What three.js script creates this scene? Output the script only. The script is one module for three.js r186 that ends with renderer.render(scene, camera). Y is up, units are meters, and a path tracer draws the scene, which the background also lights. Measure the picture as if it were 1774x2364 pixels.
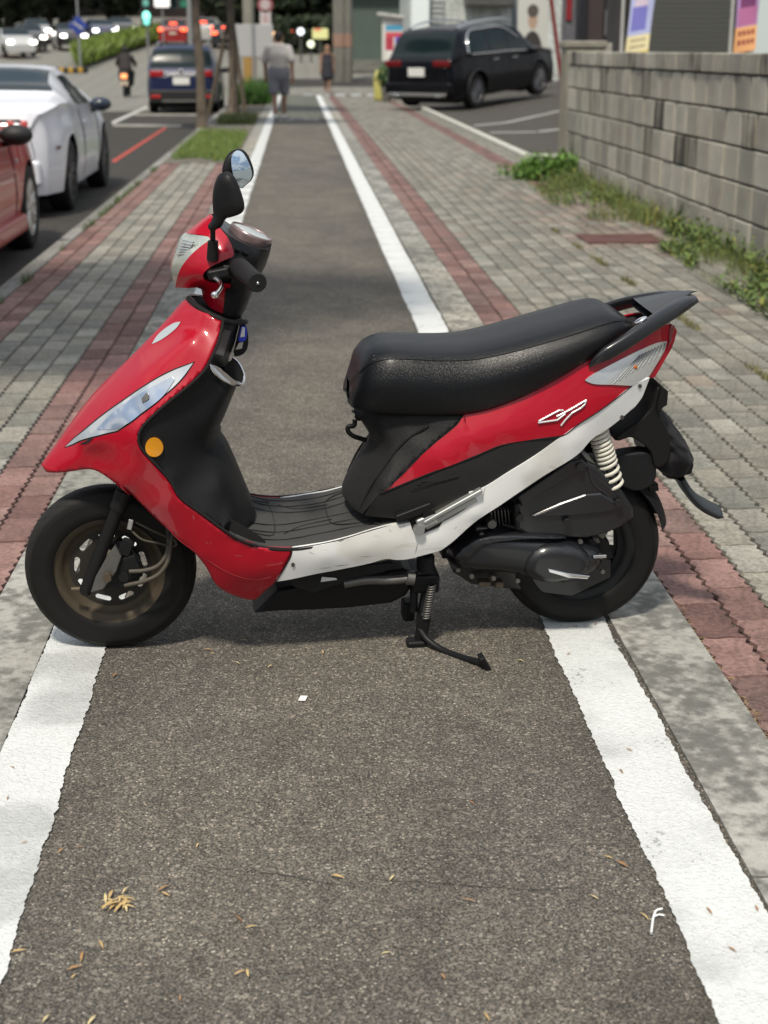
import * as THREE from 'three';
import { mergeGeometries, mergeVertices } from 'three/addons/utils/BufferGeometryUtils.js';
import { RoundedBoxGeometry } from 'three/addons/geometries/RoundedBoxGeometry.js';
import { MarchingCubes } from 'three/addons/objects/MarchingCubes.js';

// ------------------------------------------------------------------ camera, sky, sun, exposure
const V3 = (x, y, z) => new THREE.Vector3(x, y, z);
const rad = Math.PI / 180;
const scene = new THREE.Scene();
const EYE = 1.42, FOV = 36.82;
const camera = new THREE.PerspectiveCamera(FOV, 768 / 1024, 0.1, 900);
camera.position.set(0, EYE, 0);
camera.rotation.set(-16.73 * rad, -3.134 * rad, 0, 'YXZ');
camera.updateMatrixWorld(true);
camera.focus = 3.45;
camera.userData.fStop = 4.6;

function rng(seed) { let s = seed >>> 0; return () => { s = (s + 0x6D2B79F5) >>> 0; let t = s; t = Math.imul(t ^ (t >>> 15), t | 1); t ^= t + Math.imul(t ^ (t >>> 7), t | 61); return ((t ^ (t >>> 14)) >>> 0) / 4294967296; }; }
const hash2 = (x, y, s = 0) => { let h = Math.imul(x | 0, 374761393) ^ Math.imul(y | 0, 668265263) ^ Math.imul(s + 11, 1274126177); h = Math.imul(h ^ (h >>> 13), 1274126177); h ^= h >>> 16; return (h >>> 0) / 4294967296; };
const mod = (a, n) => ((a % n) + n) % n;
const sm = (t) => t * t * (3 - 2 * t);
const clamp = (x, a = 0, b = 1) => Math.min(b, Math.max(a, x));
const lerp = (a, b, t) => a + (b - a) * t;
const sstep = (a, b, x) => sm(clamp((x - a) / (b - a)));
function vnoise(x, y, per = 1e6, s = 0) { const i = Math.floor(x), j = Math.floor(y), u = sm(x - i), v = sm(y - j), h = (a, b) => hash2(mod(a, per), mod(b, per), s); return lerp(lerp(h(i, j), h(i + 1, j), u), lerp(h(i, j + 1), h(i + 1, j + 1), u), v); }
function fbm(x, y, oct, per = 1e6, s = 0) { let a = 0.5, r = 0, n = 0; for (let o = 0; o < oct; o++) { r += a * vnoise(x, y, per, s + o); n += a; a *= 0.5; x *= 2; y *= 2; per *= 2; } return r / n; }

// the sky: bright broken cloud with blue between, a little dimmer to the horizon
{
  const W = 1024, H = 512, d = new Float32Array(W * H * 4);
  for (let j = 0; j < H; j++) for (let i = 0; i < W; i++) {
    const el = (j / (H - 1) - 0.5) * 180, az = i / W * 360, k = 4 * (j * W + i);
    let c;
    if (el >= 0) {
      const up = el / 90, r = Math.cos(el * rad), px = Math.cos(az * rad) * r, py = Math.sin(az * rad) * r;
      const n = fbm(px * 3.2 / (0.35 + up) + 40, py * 3.2 / (0.35 + up) + 40, 5, 1e6, 5);
      const cl = sstep(0.36, 0.6, n);
      const blue = [0.42 + 0.25 * (1 - up), 0.62 + 0.2 * (1 - up), 0.98], white = [1.5, 1.47, 1.42].map((w) => w * (0.62 + 0.55 * n));
      c = [0, 1, 2].map((q) => lerp(blue[q], white[q], cl * 0.85) * (0.42 + 0.78 * Math.sin(el * rad)));
    } else c = [0.22, 0.21, 0.19];
    d[k] = c[0]; d[k + 1] = c[1]; d[k + 2] = c[2]; d[k + 3] = 1;
  }
  const t = new THREE.DataTexture(d, W, H, THREE.RGBAFormat, THREE.FloatType);
  t.mapping = THREE.EquirectangularReflectionMapping; t.magFilter = t.minFilter = THREE.LinearFilter; t.needsUpdate = true;
  scene.background = t; scene.environment = t;
  scene.backgroundIntensity = 0.66; scene.environmentIntensity = 0.66;
}
const sun = new THREE.DirectionalLight(0xfff6e6, 3.5);
sun.position.set(-4.5, 22, 8); sun.target.position.set(0, 0, -4);
sun.castShadow = true; sun.shadow.radius = 11; sun.shadow.mapSize.set(2048, 2048);
Object.assign(sun.shadow.camera, { left: -12, right: 12, top: 14, bottom: -14, near: 1, far: 60 });
scene.add(sun, sun.target);
const renderer = new THREE.WebGLRenderer({ antialias: true });
renderer.setSize(768, 1024); renderer.toneMapping = THREE.LinearToneMapping; renderer.toneMappingExposure = 1.08;
renderer.shadowMap.enabled = true; renderer.shadowMap.type = THREE.PCFSoftShadowMap;

// ------------------------------------------------------------------ naming
const used = new Map();
function numbered(n) { const k = used.get(n) || 0; used.set(n, k + 1); return k ? `${n}_${String(k).padStart(3, '0')}` : n; }
function shade(o) { o.traverse((m) => { if (m.isMesh) { m.castShadow = true; m.receiveShadow = true; } }); return o; }
function thing(name, label, category, pos = [0, 0, 0], turn = 0, group) {
  const o = new THREE.Group(); o.name = numbered(name); o.position.set(...pos); o.rotation.y = turn;
  o.userData = { label, category }; if (group) o.userData.group = group; scene.add(o); return o;
}
function part(parent, name, geo, m, label) {
  const g = Array.isArray(geo) ? mergeGeometries(geo.map(clean)) : geo;
  const o = new THREE.Mesh(g, m); o.name = name; if (label) o.userData.label = label; parent.add(o); return o;
}
function solo(name, geo, m, label, category, group, kind) {
  const o = new THREE.Mesh(Array.isArray(geo) ? mergeGeometries(geo.map(clean)) : geo, m); o.name = numbered(name);
  if (label) o.userData.label = label; if (category) o.userData.category = category; if (group) o.userData.group = group; if (kind) o.userData.kind = kind;
  scene.add(o); return o;
}
function struct(name, geo, m) { return solo(name, geo, m, null, null, null, 'structure'); }
function clean(g) { const n = g.index ? g.toNonIndexed() : g.clone(); for (const k of Object.keys(n.attributes)) if (!['position', 'normal', 'uv'].includes(k)) n.deleteAttribute(k); if (!n.attributes.uv) n.setAttribute('uv', new THREE.BufferAttribute(new Float32Array(n.attributes.position.count * 2), 2)); return n; }
const flipW = (g) => { if (g.index) { const a = g.index.array; for (let i = 0; i < a.length; i += 3) { const t = a[i]; a[i] = a[i + 1]; a[i + 1] = t; } } return g; };
const xf = (g, p = [0, 0, 0], r = [0, 0, 0], s = [1, 1, 1]) => (s[0] * s[1] * s[2] < 0 ? flipW(g) : g).applyMatrix4(new THREE.Matrix4().compose(V3(...p), new THREE.Quaternion().setFromEuler(new THREE.Euler(...r)), V3(...s)));
const box = (w, h, d, p = [0, 0, 0], r) => xf(new THREE.BoxGeometry(w, h, d), p, r);
const rbox = (w, h, d, rr, p = [0, 0, 0], r, seg = 2) => xf(new RoundedBoxGeometry(w, h, d, seg, Math.min(rr, w / 2.01, h / 2.01, d / 2.01)), p, r);
const cyl = (r0, r1, h, p = [0, 0, 0], r, n = 20) => xf(new THREE.CylinderGeometry(r0, r1, h, n), p, r);
function rod(a, b, r0, r1 = r0, n = 12) { a = V3(...a); b = V3(...b); const d = b.clone().sub(a), g = new THREE.CylinderGeometry(r1, r0, d.length(), n); g.applyQuaternion(new THREE.Quaternion().setFromUnitVectors(V3(0, 1, 0), d.normalize())); g.translate(...a.add(b).multiplyScalar(0.5).toArray()); return g; }
function tube(pts, r, n = 24, rs = 8) { return new THREE.TubeGeometry(new THREE.CatmullRomCurve3(pts.map((p) => V3(...p))), n, r, rs, false); }
function lathe(prof, n = 48) { return new THREE.LatheGeometry(prof.map((p) => new THREE.Vector2(p[0], p[1])), n); }

// ------------------------------------------------------------------ textures (tileable, sizes in metres through repeat)
const s8 = (v) => 255 * (v <= 0.0031308 ? 12.92 * v : 1.055 * Math.pow(v, 1 / 2.4) - 0.055);
function tex(n, metres, fn, color = true) {      // fn(x, y) -> linear rgb, or one value for a data map
  const d = new Uint8Array(n * n * 4);
  for (let j = 0; j < n; j++) for (let i = 0; i < n; i++) {
    const c = fn(i, j), k = 4 * (j * n + i);
    if (color) { d[k] = s8(clamp(c[0])); d[k + 1] = s8(clamp(c[1])); d[k + 2] = s8(clamp(c[2])); } else d[k] = d[k + 1] = d[k + 2] = 255 * clamp(c);
    d[k + 3] = 255;
  }
  const t = new THREE.DataTexture(d, n, n); t.wrapS = t.wrapT = THREE.RepeatWrapping; t.magFilter = THREE.LinearFilter; t.minFilter = THREE.LinearMipmapLinearFilter; t.generateMipmaps = true;
  if (color) t.colorSpace = THREE.SRGBColorSpace; t.repeat.set(1 / metres, 1 / metres); t.needsUpdate = true; return t;
}
// chips of stone in bitumen: nearest cell of a jittered grid
function stoneField(n, cell, seed) {
  const g = n / cell, out = new Float32Array(n * n), id = new Float32Array(n * n);
  const gx = new Float32Array(g * g), gy = new Float32Array(g * g), gr = new Float32Array(g * g);
  for (let j = 0; j < g; j++) for (let i = 0; i < g; i++) { gx[j * g + i] = hash2(i, j, seed); gy[j * g + i] = hash2(i, j, seed + 1); gr[j * g + i] = 0.3 + 0.55 * hash2(i, j, seed + 2); }
  for (let y = 0; y < n; y++) for (let x = 0; x < n; x++) {
    const ci = Math.floor(x / cell), cj = Math.floor(y / cell); let best = 9, bi = 0;
    for (let b = -1; b <= 1; b++) for (let a = -1; a <= 1; a++) {
      const ii = mod(ci + a, g), jj = mod(cj + b, g), q = jj * g + ii;
      const dx = x / cell - (ci + a + gx[q]), dy = y / cell - (cj + b + gy[q]), dd = Math.sqrt(dx * dx + dy * dy) / gr[q];
      if (dd < best) { best = dd; bi = q; }
    }
    out[y * n + x] = clamp(1.15 - best); id[y * n + x] = hash2(bi % g, Math.floor(bi / g), seed + 7);
  }
  return [out, id];
}
const AN = 2048;
const [st1, id1] = stoneField(AN, 4, 3), [st2, id2] = stoneField(AN, 8, 9);
const asphMap = tex(AN, 2, (x, y) => {
  const k = y * AN + x, big = fbm(x / AN * 8, y / AN * 8, 4, 8, 21), mid = fbm(x / AN * 64, y / AN * 64, 2, 64, 31);
  let v = 0.017 + 0.062 * Math.pow(st1[k], 0.85) * (0.4 + 1.1 * id1[k]) + (id1[k] > 0.965 ? 0.13 * st1[k] : 0);
  if (id2[k] > 0.74) v = lerp(v, 0.04 + 0.085 * ((id2[k] * 37) % 1), sstep(0.25, 0.5, st2[k]) * 0.75);
  v *= 0.62 + 0.5 * big + 0.35 * (mid - 0.3);
  const w = (id1[k] * 91) % 1;
  return [v * (1.05 + 0.1 * w), v * 0.985, v * (0.87 - 0.07 * w)];
});
const asphBump = tex(AN, 2, (x, y) => { const k = y * AN + x; return 0.15 + 0.5 * Math.sqrt(st1[k]) * (0.5 + 0.5 * id1[k]) + (id2[k] > 0.62 ? 0.35 * sstep(0.1, 0.6, st2[k]) : 0); }, false);
const concMap = tex(1024, 0.8, (x, y) => {
  const a = fbm(x / 1024 * 6, y / 1024 * 6, 5, 6, 41), sp = hash2(x >> 1, y >> 1, 4), f = fbm(x / 1024 * 90, y / 1024 * 90, 2, 90, 55);
  let v = 0.62 + 0.5 * (a - 0.5) + 0.5 * (f - 0.5) + 0.16 * (sp - 0.5); if (sp > 0.975) v *= 0.55; if (sp < 0.012) v *= 1.35;
  return [v, v, v * 0.98];
});
const concBump = tex(1024, 0.8, (x, y) => fbm(x / 1024 * 60, y / 1024 * 60, 4, 60, 77) * 0.7 + 0.3 * hash2(x >> 1, y >> 1, 8), false);
const stainMap = tex(1024, 1.6, (x, y) => {       // mottled, lichen-stained old concrete
  const a = fbm(x / 1024 * 13, y / 1024 * 13, 5, 13, 61), f = fbm(x / 1024 * 70, y / 1024 * 70, 3, 70, 65), sp = hash2(x, y, 14);
  let v = lerp(0.15, 0.31, sstep(0.34, 0.66, a * 0.55 + f * 0.45)) * (0.75 + 0.5 * f); if (sp > 0.985) v *= 0.4;
  v *= 0.8 + 0.4 * fbm(x / 1024 * 3, y / 1024 * 3, 3, 3, 69); return [v * 1.01, v * 0.99, v * 0.9];
});
const paintMap = tex(1024, 0.8, (x, y) => {
  const a = fbm(x / 1024 * 7, y / 1024 * 7, 4, 7, 81), f = fbm(x / 1024 * 110, y / 1024 * 110, 2, 110, 85), s = fbm(x / 1024 * 40, y / 1024 * 40, 2, 40, 88);
  const big = fbm(x / 1024 * 3, y / 1024 * 3, 4, 3, 92); let v = 0.74 + 0.14 * (a - 0.5) + 0.12 * (f - 0.5) - 0.22 * sstep(0.5, 0.75, big); if (hash2(x >> 1, y >> 1, 19) > 0.9975) v *= 0.25; if (a < 0.33 && f > 0.66) v *= 0.6;
  return [v * 0.985, v, v * 0.985];
});
const std = (o) => new THREE.MeshStandardMaterial(o), phys = (o) => new THREE.MeshPhysicalMaterial(o);
const lin = (r, g, b) => new THREE.Color().setRGB(r, g, b);

// photograph pixels (1774 x 2364) to metres: where a sight line meets a plane of known place
const FPX = 1182 / Math.tan(FOV / 2 * rad);
function sight(px, py) { return V3((px - 887) / FPX, (1182 - py) / FPX, -1).applyQuaternion(camera.quaternion); }
function ground(px, py, y = 0) { const d = sight(px, py), t = (y - EYE) / d.y; return [d.x * t, y, d.z * t]; }
// ------------------------------------------------------------------ shaped panels
// An outline in the side plane, each point with its own distance z from the middle plane, is filled by a smooth surface through those points.
function solveTPS(ctrl) {
  const n = ctrl.length, N = n + 3, A = [], U = (r2) => r2 > 1e-12 ? r2 * Math.log(r2) * 0.5 : 0;
  for (let i = 0; i < N; i++) A.push(new Float64Array(N + 1));
  for (let i = 0; i < n; i++) {
    for (let j = 0; j < n; j++) A[i][j] = U((ctrl[i][0] - ctrl[j][0]) ** 2 + (ctrl[i][1] - ctrl[j][1]) ** 2);
    A[i][i] += ctrl[i].soft ? 2.5e-4 : 2e-5; A[i][n] = A[n][i] = 1; A[i][n + 1] = A[n + 1][i] = ctrl[i][0]; A[i][n + 2] = A[n + 2][i] = ctrl[i][1]; A[i][N] = ctrl[i][2];
  }
  for (let c = 0; c < N; c++) {
    let p = c; for (let r = c + 1; r < N; r++) if (Math.abs(A[r][c]) > Math.abs(A[p][c])) p = r;
    [A[c], A[p]] = [A[p], A[c]]; const d = A[c][c] || 1e-12;
    for (let r = c + 1; r < N; r++) { const f = A[r][c] / d; if (f) for (let k = c; k <= N; k++) A[r][k] -= f * A[c][k]; }
  }
  const x = new Float64Array(N);
  for (let r = N - 1; r >= 0; r--) { let s = A[r][N]; for (let k = r + 1; k < N; k++) s -= A[r][k] * x[k]; x[r] = s / (A[r][r] || 1e-12); }
  return (X, Y) => { let s = x[n] + x[n + 1] * X + x[n + 2] * Y; for (let i = 0; i < n; i++) s += x[i] * U((ctrl[i][0] - X) ** 2 + (ctrl[i][1] - Y) ** 2); return s; };
}
function delaunay(P) {
  const n = P.length, big = 20, pts = P.concat([[-big, -big], [big, -big], [0, big * 2]]);
  const circ = (a, b, c) => { const [ax, ay] = pts[a], [bx, by] = pts[b], [cx, cy] = pts[c], d = 2 * (ax * (by - cy) + bx * (cy - ay) + cx * (ay - by)); const ux = ((ax * ax + ay * ay) * (by - cy) + (bx * bx + by * by) * (cy - ay) + (cx * cx + cy * cy) * (ay - by)) / d, uy = ((ax * ax + ay * ay) * (cx - bx) + (bx * bx + by * by) * (ax - cx) + (cx * cx + cy * cy) * (bx - ax)) / d; return [ux, uy, (ax - ux) ** 2 + (ay - uy) ** 2]; };
  const order = [...Array(n).keys()].sort((a, b) => P[a][0] - P[b][0]);
  let open = [[n, n + 1, n + 2, ...circ(n, n + 1, n + 2)]]; const done = [];
  for (const i of order) {
    const [x, y] = pts[i], edges = new Map(), keep = [];
    for (const t of open) {
      const dx = x - t[3];
      if (dx > 0 && dx * dx > t[5]) { done.push(t); continue; }
      if (dx * dx + (y - t[4]) ** 2 < t[5]) for (const [a, b] of [[t[0], t[1]], [t[1], t[2]], [t[2], t[0]]]) { const k = a < b ? a * 100000 + b : b * 100000 + a; edges.has(k) ? edges.set(k, null) : edges.set(k, [a, b]); }
      else keep.push(t);
    }
    open = keep;
    for (const e of edges.values()) if (e) { const area = (pts[e[1]][0] - pts[e[0]][0]) * (y - pts[e[0]][1]) - (pts[e[1]][1] - pts[e[0]][1]) * (x - pts[e[0]][0]); if (Math.abs(area) > 1e-13) open.push([e[0], e[1], i, ...circ(e[0], e[1], i)]); }
  }
  return done.concat(open).filter((t) => t[0] < n && t[1] < n && t[2] < n);
}
const inPoly = (x, y, q) => { let c = false; for (let i = 0, j = q.length - 1; i < q.length; j = i++) if ((q[i][1] > y) !== (q[j][1] > y) && x < (q[j][0] - q[i][0]) * (y - q[i][1]) / (q[j][1] - q[i][1]) + q[i][0]) c = !c; return c; };
const segD = (x, y, a, b) => { const dx = b[0] - a[0], dy = b[1] - a[1], l = dx * dx + dy * dy, t = l ? clamp(((x - a[0]) * dx + (y - a[1]) * dy) / l) : 0; return Math.hypot(x - a[0] - t * dx, y - a[1] - t * dy); };
// closed outline [X, Y, z, flags]: 'c' a corner, 'r' on an edge that rolls over to the middle plane
function smoothOutline(pts, step) {
  let s = pts.findIndex((p) => (p[3] || '').includes('c'));
  const out = []; const n = pts.length;
  const emit = (list, closed) => {
    const cv = new THREE.CatmullRomCurve3(list.map((p) => V3(p[0], p[1], p[2])), closed, 'centripetal'), segs = closed ? list.length : list.length - 1;
    for (let k = 0; k < segs; k++) {
      const a = list[k], b = list[(k + 1) % list.length], m = Math.max(1, Math.ceil(Math.hypot(a[0] - b[0], a[1] - b[1]) / step)), r = (a[3] || '').includes('r') && (b[3] || '').includes('r');
      for (let i = 0; i < m; i++) { const p = cv.getPoint((k + i / m) / segs); out.push([p.x, p.y, p.z, r]); }
    }
  };
  if (s < 0) { emit(pts, true); return out; }
  let run = [pts[s]];
  for (let i = 1; i <= n; i++) { const p = pts[(s + i) % n]; run.push(p); if ((p[3] || '').includes('c')) { if (run.length === 2) { const m = Math.max(1, Math.ceil(Math.hypot(run[0][0] - p[0], run[0][1] - p[1]) / step)), r = (run[0][3] || '').includes('r') && (p[3] || '').includes('r'); for (let q = 0; q < m; q++) out.push([lerp(run[0][0], p[0], q / m), lerp(run[0][1], p[1], q / m), lerp(run[0][2], p[2], q / m), r]); } else emit(run, false); run = [p]; } }
  return out;
}
function makeSurface(outline, inner = [], o = {}) {
  const rr = o.round || 0.04, step = o.step || 0.011;
  const edge = smoothOutline(outline, Math.min(0.008, step * 0.8));
  const zf0 = o.zf || solveTPS(outline.concat(inner.map((p) => Object.assign(p.slice(), { soft: true }))).filter((p, i, a) => a.findIndex((q) => Math.hypot(q[0] - p[0], q[1] - p[1]) < 0.002) === i));
  const zf = o.bump ? (X, Y) => zf0(X, Y) + o.bump(X, Y) : zf0;
  const rs = []; edge.forEach((p, i) => { if (p[3]) rs.push([p, edge[(i + 1) % edge.length]]); });
  const zAt = (X, Y) => { let z = zf(X, Y) + (o.lift || 0); if (rs.length) { let d = 9; for (const [a, b] of rs) d = Math.min(d, segD(X, Y, a, b)); const t = clamp(d / rr); const bs = o.base || 0; z = bs + (z - bs) * Math.sqrt(Math.max(0, 1 - (1 - t) ** (o.pow || 2))); } return z; };
  return { edge, zAt, step, rs };
}
function surfaceGeometry(s, o = {}) {
  const { edge, zAt, step } = s, P = edge.map((p) => [p[0], p[1]]), E = P.length;
  const far = (x, y, d) => { for (let i = 0; i < E; i++) if (segD(x, y, P[i], P[(i + 1) % E]) < d) return false; return true; };
  const ring = [];
  if (s.rs.length) for (const off of [0.0012, 0.0036, 0.0075]) for (let i = 0; i < E; i++) if (edge[i][3]) {
    const a = P[i], b = P[(i + 1) % E], l = Math.hypot(b[0] - a[0], b[1] - a[1]) || 1, mx = (a[0] + b[0]) / 2, my = (a[1] + b[1]) / 2;
    for (const sg of [1, -1]) { const x = mx - sg * (b[1] - a[1]) / l * off, y = my + sg * (b[0] - a[0]) / l * off; if (inPoly(x, y, P) && far(x, y, off * 0.8)) ring.push([x, y]); }
  }
  let x0 = 9, x1 = -9, y0 = 9, y1 = -9; for (const [x, y] of P) { x0 = Math.min(x0, x); x1 = Math.max(x1, x); y0 = Math.min(y0, y); y1 = Math.max(y1, y); }
  const Q = P.concat(ring);
  let row = 0;
  for (let y = y0 + step * 0.43; y < y1; y += step * 0.866, row++) for (let x = x0 + (row % 2) * step / 2; x < x1; x += step) if (inPoly(x, y, P) && far(x, y, step * 0.5) && !ring.some((q) => Math.hypot(q[0] - x, q[1] - y) < step * 0.4)) Q.push([x + 1e-5 * hash2(row, x * 1e5, 1), y + 1e-5 * hash2(row, x * 1e5, 2)]);
  const tri = delaunay(Q).filter((t) => inPoly((Q[t[0]][0] + Q[t[1]][0] + Q[t[2]][0]) / 3, (Q[t[0]][1] + Q[t[1]][1] + Q[t[2]][1]) / 3, P));
  const pos = [], uv = [], idx = [];
  Q.forEach(([x, y]) => { pos.push(x, y, zAt(x, y)); uv.push(x, y); });
  for (const t of tri) { const [a, b, c] = t, A = Q[a], B = Q[b], C = Q[c]; (B[0] - A[0]) * (C[1] - A[1]) - (B[1] - A[1]) * (C[0] - A[0]) > 0 ? idx.push(a, b, c) : idx.push(a, c, b); }
  const th = o.thick ?? 0.012;
  if (th > 0) {
    let area = 0; for (let i = 0; i < E; i++) area += P[i][0] * P[(i + 1) % E][1] - P[(i + 1) % E][0] * P[i][1];
    const base = pos.length / 3;
    for (let i = 0; i < E; i++) { const z = pos[3 * i + 2]; pos.push(P[i][0], P[i][1], z, P[i][0], P[i][1], Math.max(z - th, z > 0 ? 0 : z - th)); uv.push(...P[i], ...P[i]); }
    for (let i = 0; i < E; i++) { if (edge[i][3]) continue; const a = base + 2 * i, b = base + 2 * ((i + 1) % E); area > 0 ? idx.push(a, a + 1, b, b, a + 1, b + 1) : idx.push(a, b, a + 1, b, b + 1, a + 1); }
  }
  const g = new THREE.BufferGeometry();
  g.setAttribute('position', new THREE.Float32BufferAttribute(pos, 3)); g.setAttribute('uv', new THREE.Float32BufferAttribute(uv, 2)); g.setIndex(idx); g.computeVertexNormals();
  return g;
}
function mirrorZ(g) { const m = g.clone(), p = m.attributes.position; for (let i = 0; i < p.count; i++) p.setZ(i, -p.getZ(i)); const ix = m.index.array.slice(); for (let i = 0; i < ix.length; i += 3) { const t = ix[i]; ix[i] = ix[i + 1]; ix[i + 1] = t; } m.setIndex(Array.from(ix)); m.computeVertexNormals(); return m; }
function weld(list) { const g = mergeVertices(mergeGeometries(list.map((q) => { const c = q.clone(); c.deleteAttribute('normal'); return c; })), 2e-4); g.computeVertexNormals(); return g; }
// strip across the machine from a line on its left side to the same line on its right side
function across(line, nz = 8, crown = 0, dir = [0, 1]) {
  const pos = [], uv = [], idx = [];
  line.forEach(([x, y, z]) => { for (let k = 0; k <= nz; k++) { const t = k / nz * 2 - 1, c = crown * (1 - t * t); pos.push(x + dir[0] * c, y + dir[1] * c, -z * t); uv.push(x, -z * t); } });
  for (let i = 0; i < line.length - 1; i++) for (let k = 0; k < nz; k++) { const a = i * (nz + 1) + k, b = a + nz + 1; idx.push(a, a + 1, b, b, a + 1, b + 1); }
  const g = new THREE.BufferGeometry(); g.setAttribute('position', new THREE.Float32BufferAttribute(pos, 3)); g.setAttribute('uv', new THREE.Float32BufferAttribute(uv, 2)); g.setIndex(idx); g.computeVertexNormals(); return g;
}
function gridGeo(nu, nv, fn, closeU = false) {
  const pos = [], uv = [], idx = [];
  for (let j = 0; j <= nv; j++) for (let i = 0; i <= nu; i++) { const p = fn(i / nu, j / nv); pos.push(p[0], p[1], p[2]); uv.push(p[3] ?? i / nu, p[4] ?? j / nv); }
  for (let j = 0; j < nv; j++) for (let i = 0; i < nu; i++) { const a = j * (nu + 1) + i, b = a + nu + 1; idx.push(a, a + 1, b, b, a + 1, b + 1); }
  const g = new THREE.BufferGeometry(); g.setAttribute('position', new THREE.Float32BufferAttribute(pos, 3)); g.setAttribute('uv', new THREE.Float32BufferAttribute(uv, 2)); g.setIndex(idx);
  if (closeU) { const w = mergeVertices((() => { g.deleteAttribute('uv'); return g; })(), 1e-5); w.computeVertexNormals(); w.setAttribute('uv', new THREE.BufferAttribute(new Float32Array(w.attributes.position.count * 2), 2)); return w; }
  g.computeVertexNormals(); return g;
}

// ------------------------------------------------------------------ the scooter
const scuff = tex(512, 0.4, (x, y) => { const a = fbm(x / 512 * 5, y / 512 * 5, 4, 5, 101), f = fbm(x / 512 * 60, y / 512 * 60, 2, 60, 104); const v = 0.86 + 0.25 * (a - 0.5) + 0.12 * (f - 0.5); return [v, v, v]; });
const scuffR = tex(512, 0.4, (x, y) => 0.5 + 0.5 * fbm(x / 512 * 6, y / 512 * 6, 5, 6, 111), false);
const grain = tex(512, 0.05, (x, y) => { const [c] = [fbm(x / 512 * 22, y / 512 * 22, 2, 22, 121)]; return Math.abs(c - 0.5) * 3; }, false);
const leather = tex(512, 0.06, (x, y) => { const c = fbm(x / 512 * 30, y / 512 * 30, 2, 30, 127); return 1 - Math.exp(-((c - 0.5) ** 2) / 0.006); }, false);
const whiteWear = tex(1024, 0.9, (x, y) => { const a = fbm(x / 1024 * 6, y / 1024 * 6, 5, 6, 131), f = fbm(x / 1024 * 20, y / 1024 * 60, 3, 20, 135); const d = sstep(0.62, 0.8, a) * 0.13 + sstep(0.7, 0.76, f) * 0.1; return [0.8 * (1 - d), 0.81 * (1 - d * 1.12), 0.8 * (1 - d * 1.4)]; });
const M = {
  red: phys({ color: lin(0.4, 0.0025, 0.017), roughness: 0.36, clearcoat: 0.7, clearcoatRoughness: 0.05, specularIntensity: 0.4 }),
  redFlat: phys({ color: lin(0.3, 0.003, 0.01), roughness: 0.5, clearcoat: 0.6, clearcoatRoughness: 0.2 }),
  white: phys({ color: lin(1, 1, 1), map: whiteWear, roughness: 0.45, clearcoat: 0.5, clearcoatRoughness: 0.25 }),
  plastic: phys({ color: lin(0.011, 0.0115, 0.013), map: scuff, roughness: 0.5, specularIntensity: 0.55, bumpMap: grain, bumpScale: 0.0004 }),
  plasticGrey: phys({ color: lin(0.017, 0.0172, 0.0175), map: scuff, roughness: 0.62, specularIntensity: 0.6, bumpMap: grain, bumpScale: 0.0004 }),
  gloss: phys({ color: lin(0.011, 0.0118, 0.0145), roughness: 0.36, specularIntensity: 0.8, clearcoat: 0.45, clearcoatRoughness: 0.14 }),
  rubber: phys({ color: lin(0.011, 0.011, 0.012), roughness: 0.6, specularIntensity: 0.6 }),
  floor: phys({ color: lin(0.05, 0.049, 0.047), map: scuff, roughness: 0.8, bumpMap: grain, bumpScale: 0.0006 }),
  seat: phys({ color: lin(0.005, 0.0055, 0.0068), roughness: 0.3, bumpMap: leather, bumpScale: 0.00018, specularIntensity: 0.62 }),
  chrome: std({ color: lin(0.75, 0.75, 0.76), metalness: 1, roughness: 0.12 }),
  silver: std({ color: lin(0.5, 0.5, 0.5), metalness: 0.9, roughness: 0.35 }),
  steel: std({ color: lin(0.2, 0.195, 0.185), metalness: 0.8, roughness: 0.5, map: scuff }),
  rusty: std({ color: lin(0.12, 0.095, 0.065), metalness: 0.45, roughness: 0.6, map: scuff }),
  black: phys({ color: lin(0.008, 0.008, 0.0088), roughness: 0.5, specularIntensity: 0.55 }),
  matt: std({ color: lin(0.008, 0.008, 0.009), roughness: 0.9 }),
  lens: phys({ color: lin(0.74, 0.76, 0.77), roughness: 0.2, metalness: 0.75, clearcoat: 1, clearcoatRoughness: 0.03 }),
  mirrorGlass: std({ color: lin(0.72, 0.86, 1.0), metalness: 1, roughness: 0.02 }),
  amber: phys({ color: lin(0.75, 0.3, 0.005), roughness: 0.3, clearcoat: 1, clearcoatRoughness: 0.1 }),
  redLens: phys({ color: lin(0.22, 0.004, 0.012), roughness: 0.2, clearcoat: 1, clearcoatRoughness: 0.05 }),
  cream: std({ color: lin(0.62, 0.6, 0.52), roughness: 0.5 }),
  cloth: phys({ color: lin(0.006, 0.006, 0.008), roughness: 0.85, sheen: 0.6, sheenColor: lin(0.08, 0.08, 0.1), sheenRoughness: 0.6 }),
};
const SC_LEAN = 4.2 * rad, SC_YAW = 5.0 * rad, WR = 0.208;
const sc = thing('motor_scooter', 'red and white scooter with black seat standing across the bicycle path', 'motor scooter', [0.11, 0, -3.672], 0);
sc.rotation.set(SC_LEAN, SC_YAW, 0, 'YXZ'); sc.updateMatrixWorld(true);
function onPlane(Mx, px, py, z) { const inv = Mx.clone().invert(), o = camera.position.clone().applyMatrix4(inv), d = sight(px, py).transformDirection(inv), t = (z - o.z) / d.z; return [o.x + d.x * t, o.y + d.y * t, z]; }
const crop = (x0, y0, k) => (x, y) => [x0 + x / k, y0 + y / k];
const cA = crop(300, 300, 3.6867), cB = crop(50, 650, 2.5538), cC = crop(50, 1050, 2.7667), cD = crop(500, 800, 2.3714), cE = crop(780, 650, 1.8043), cF = crop(850, 950, 1.7965);
const SM = sc.matrixWorld.clone();
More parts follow.
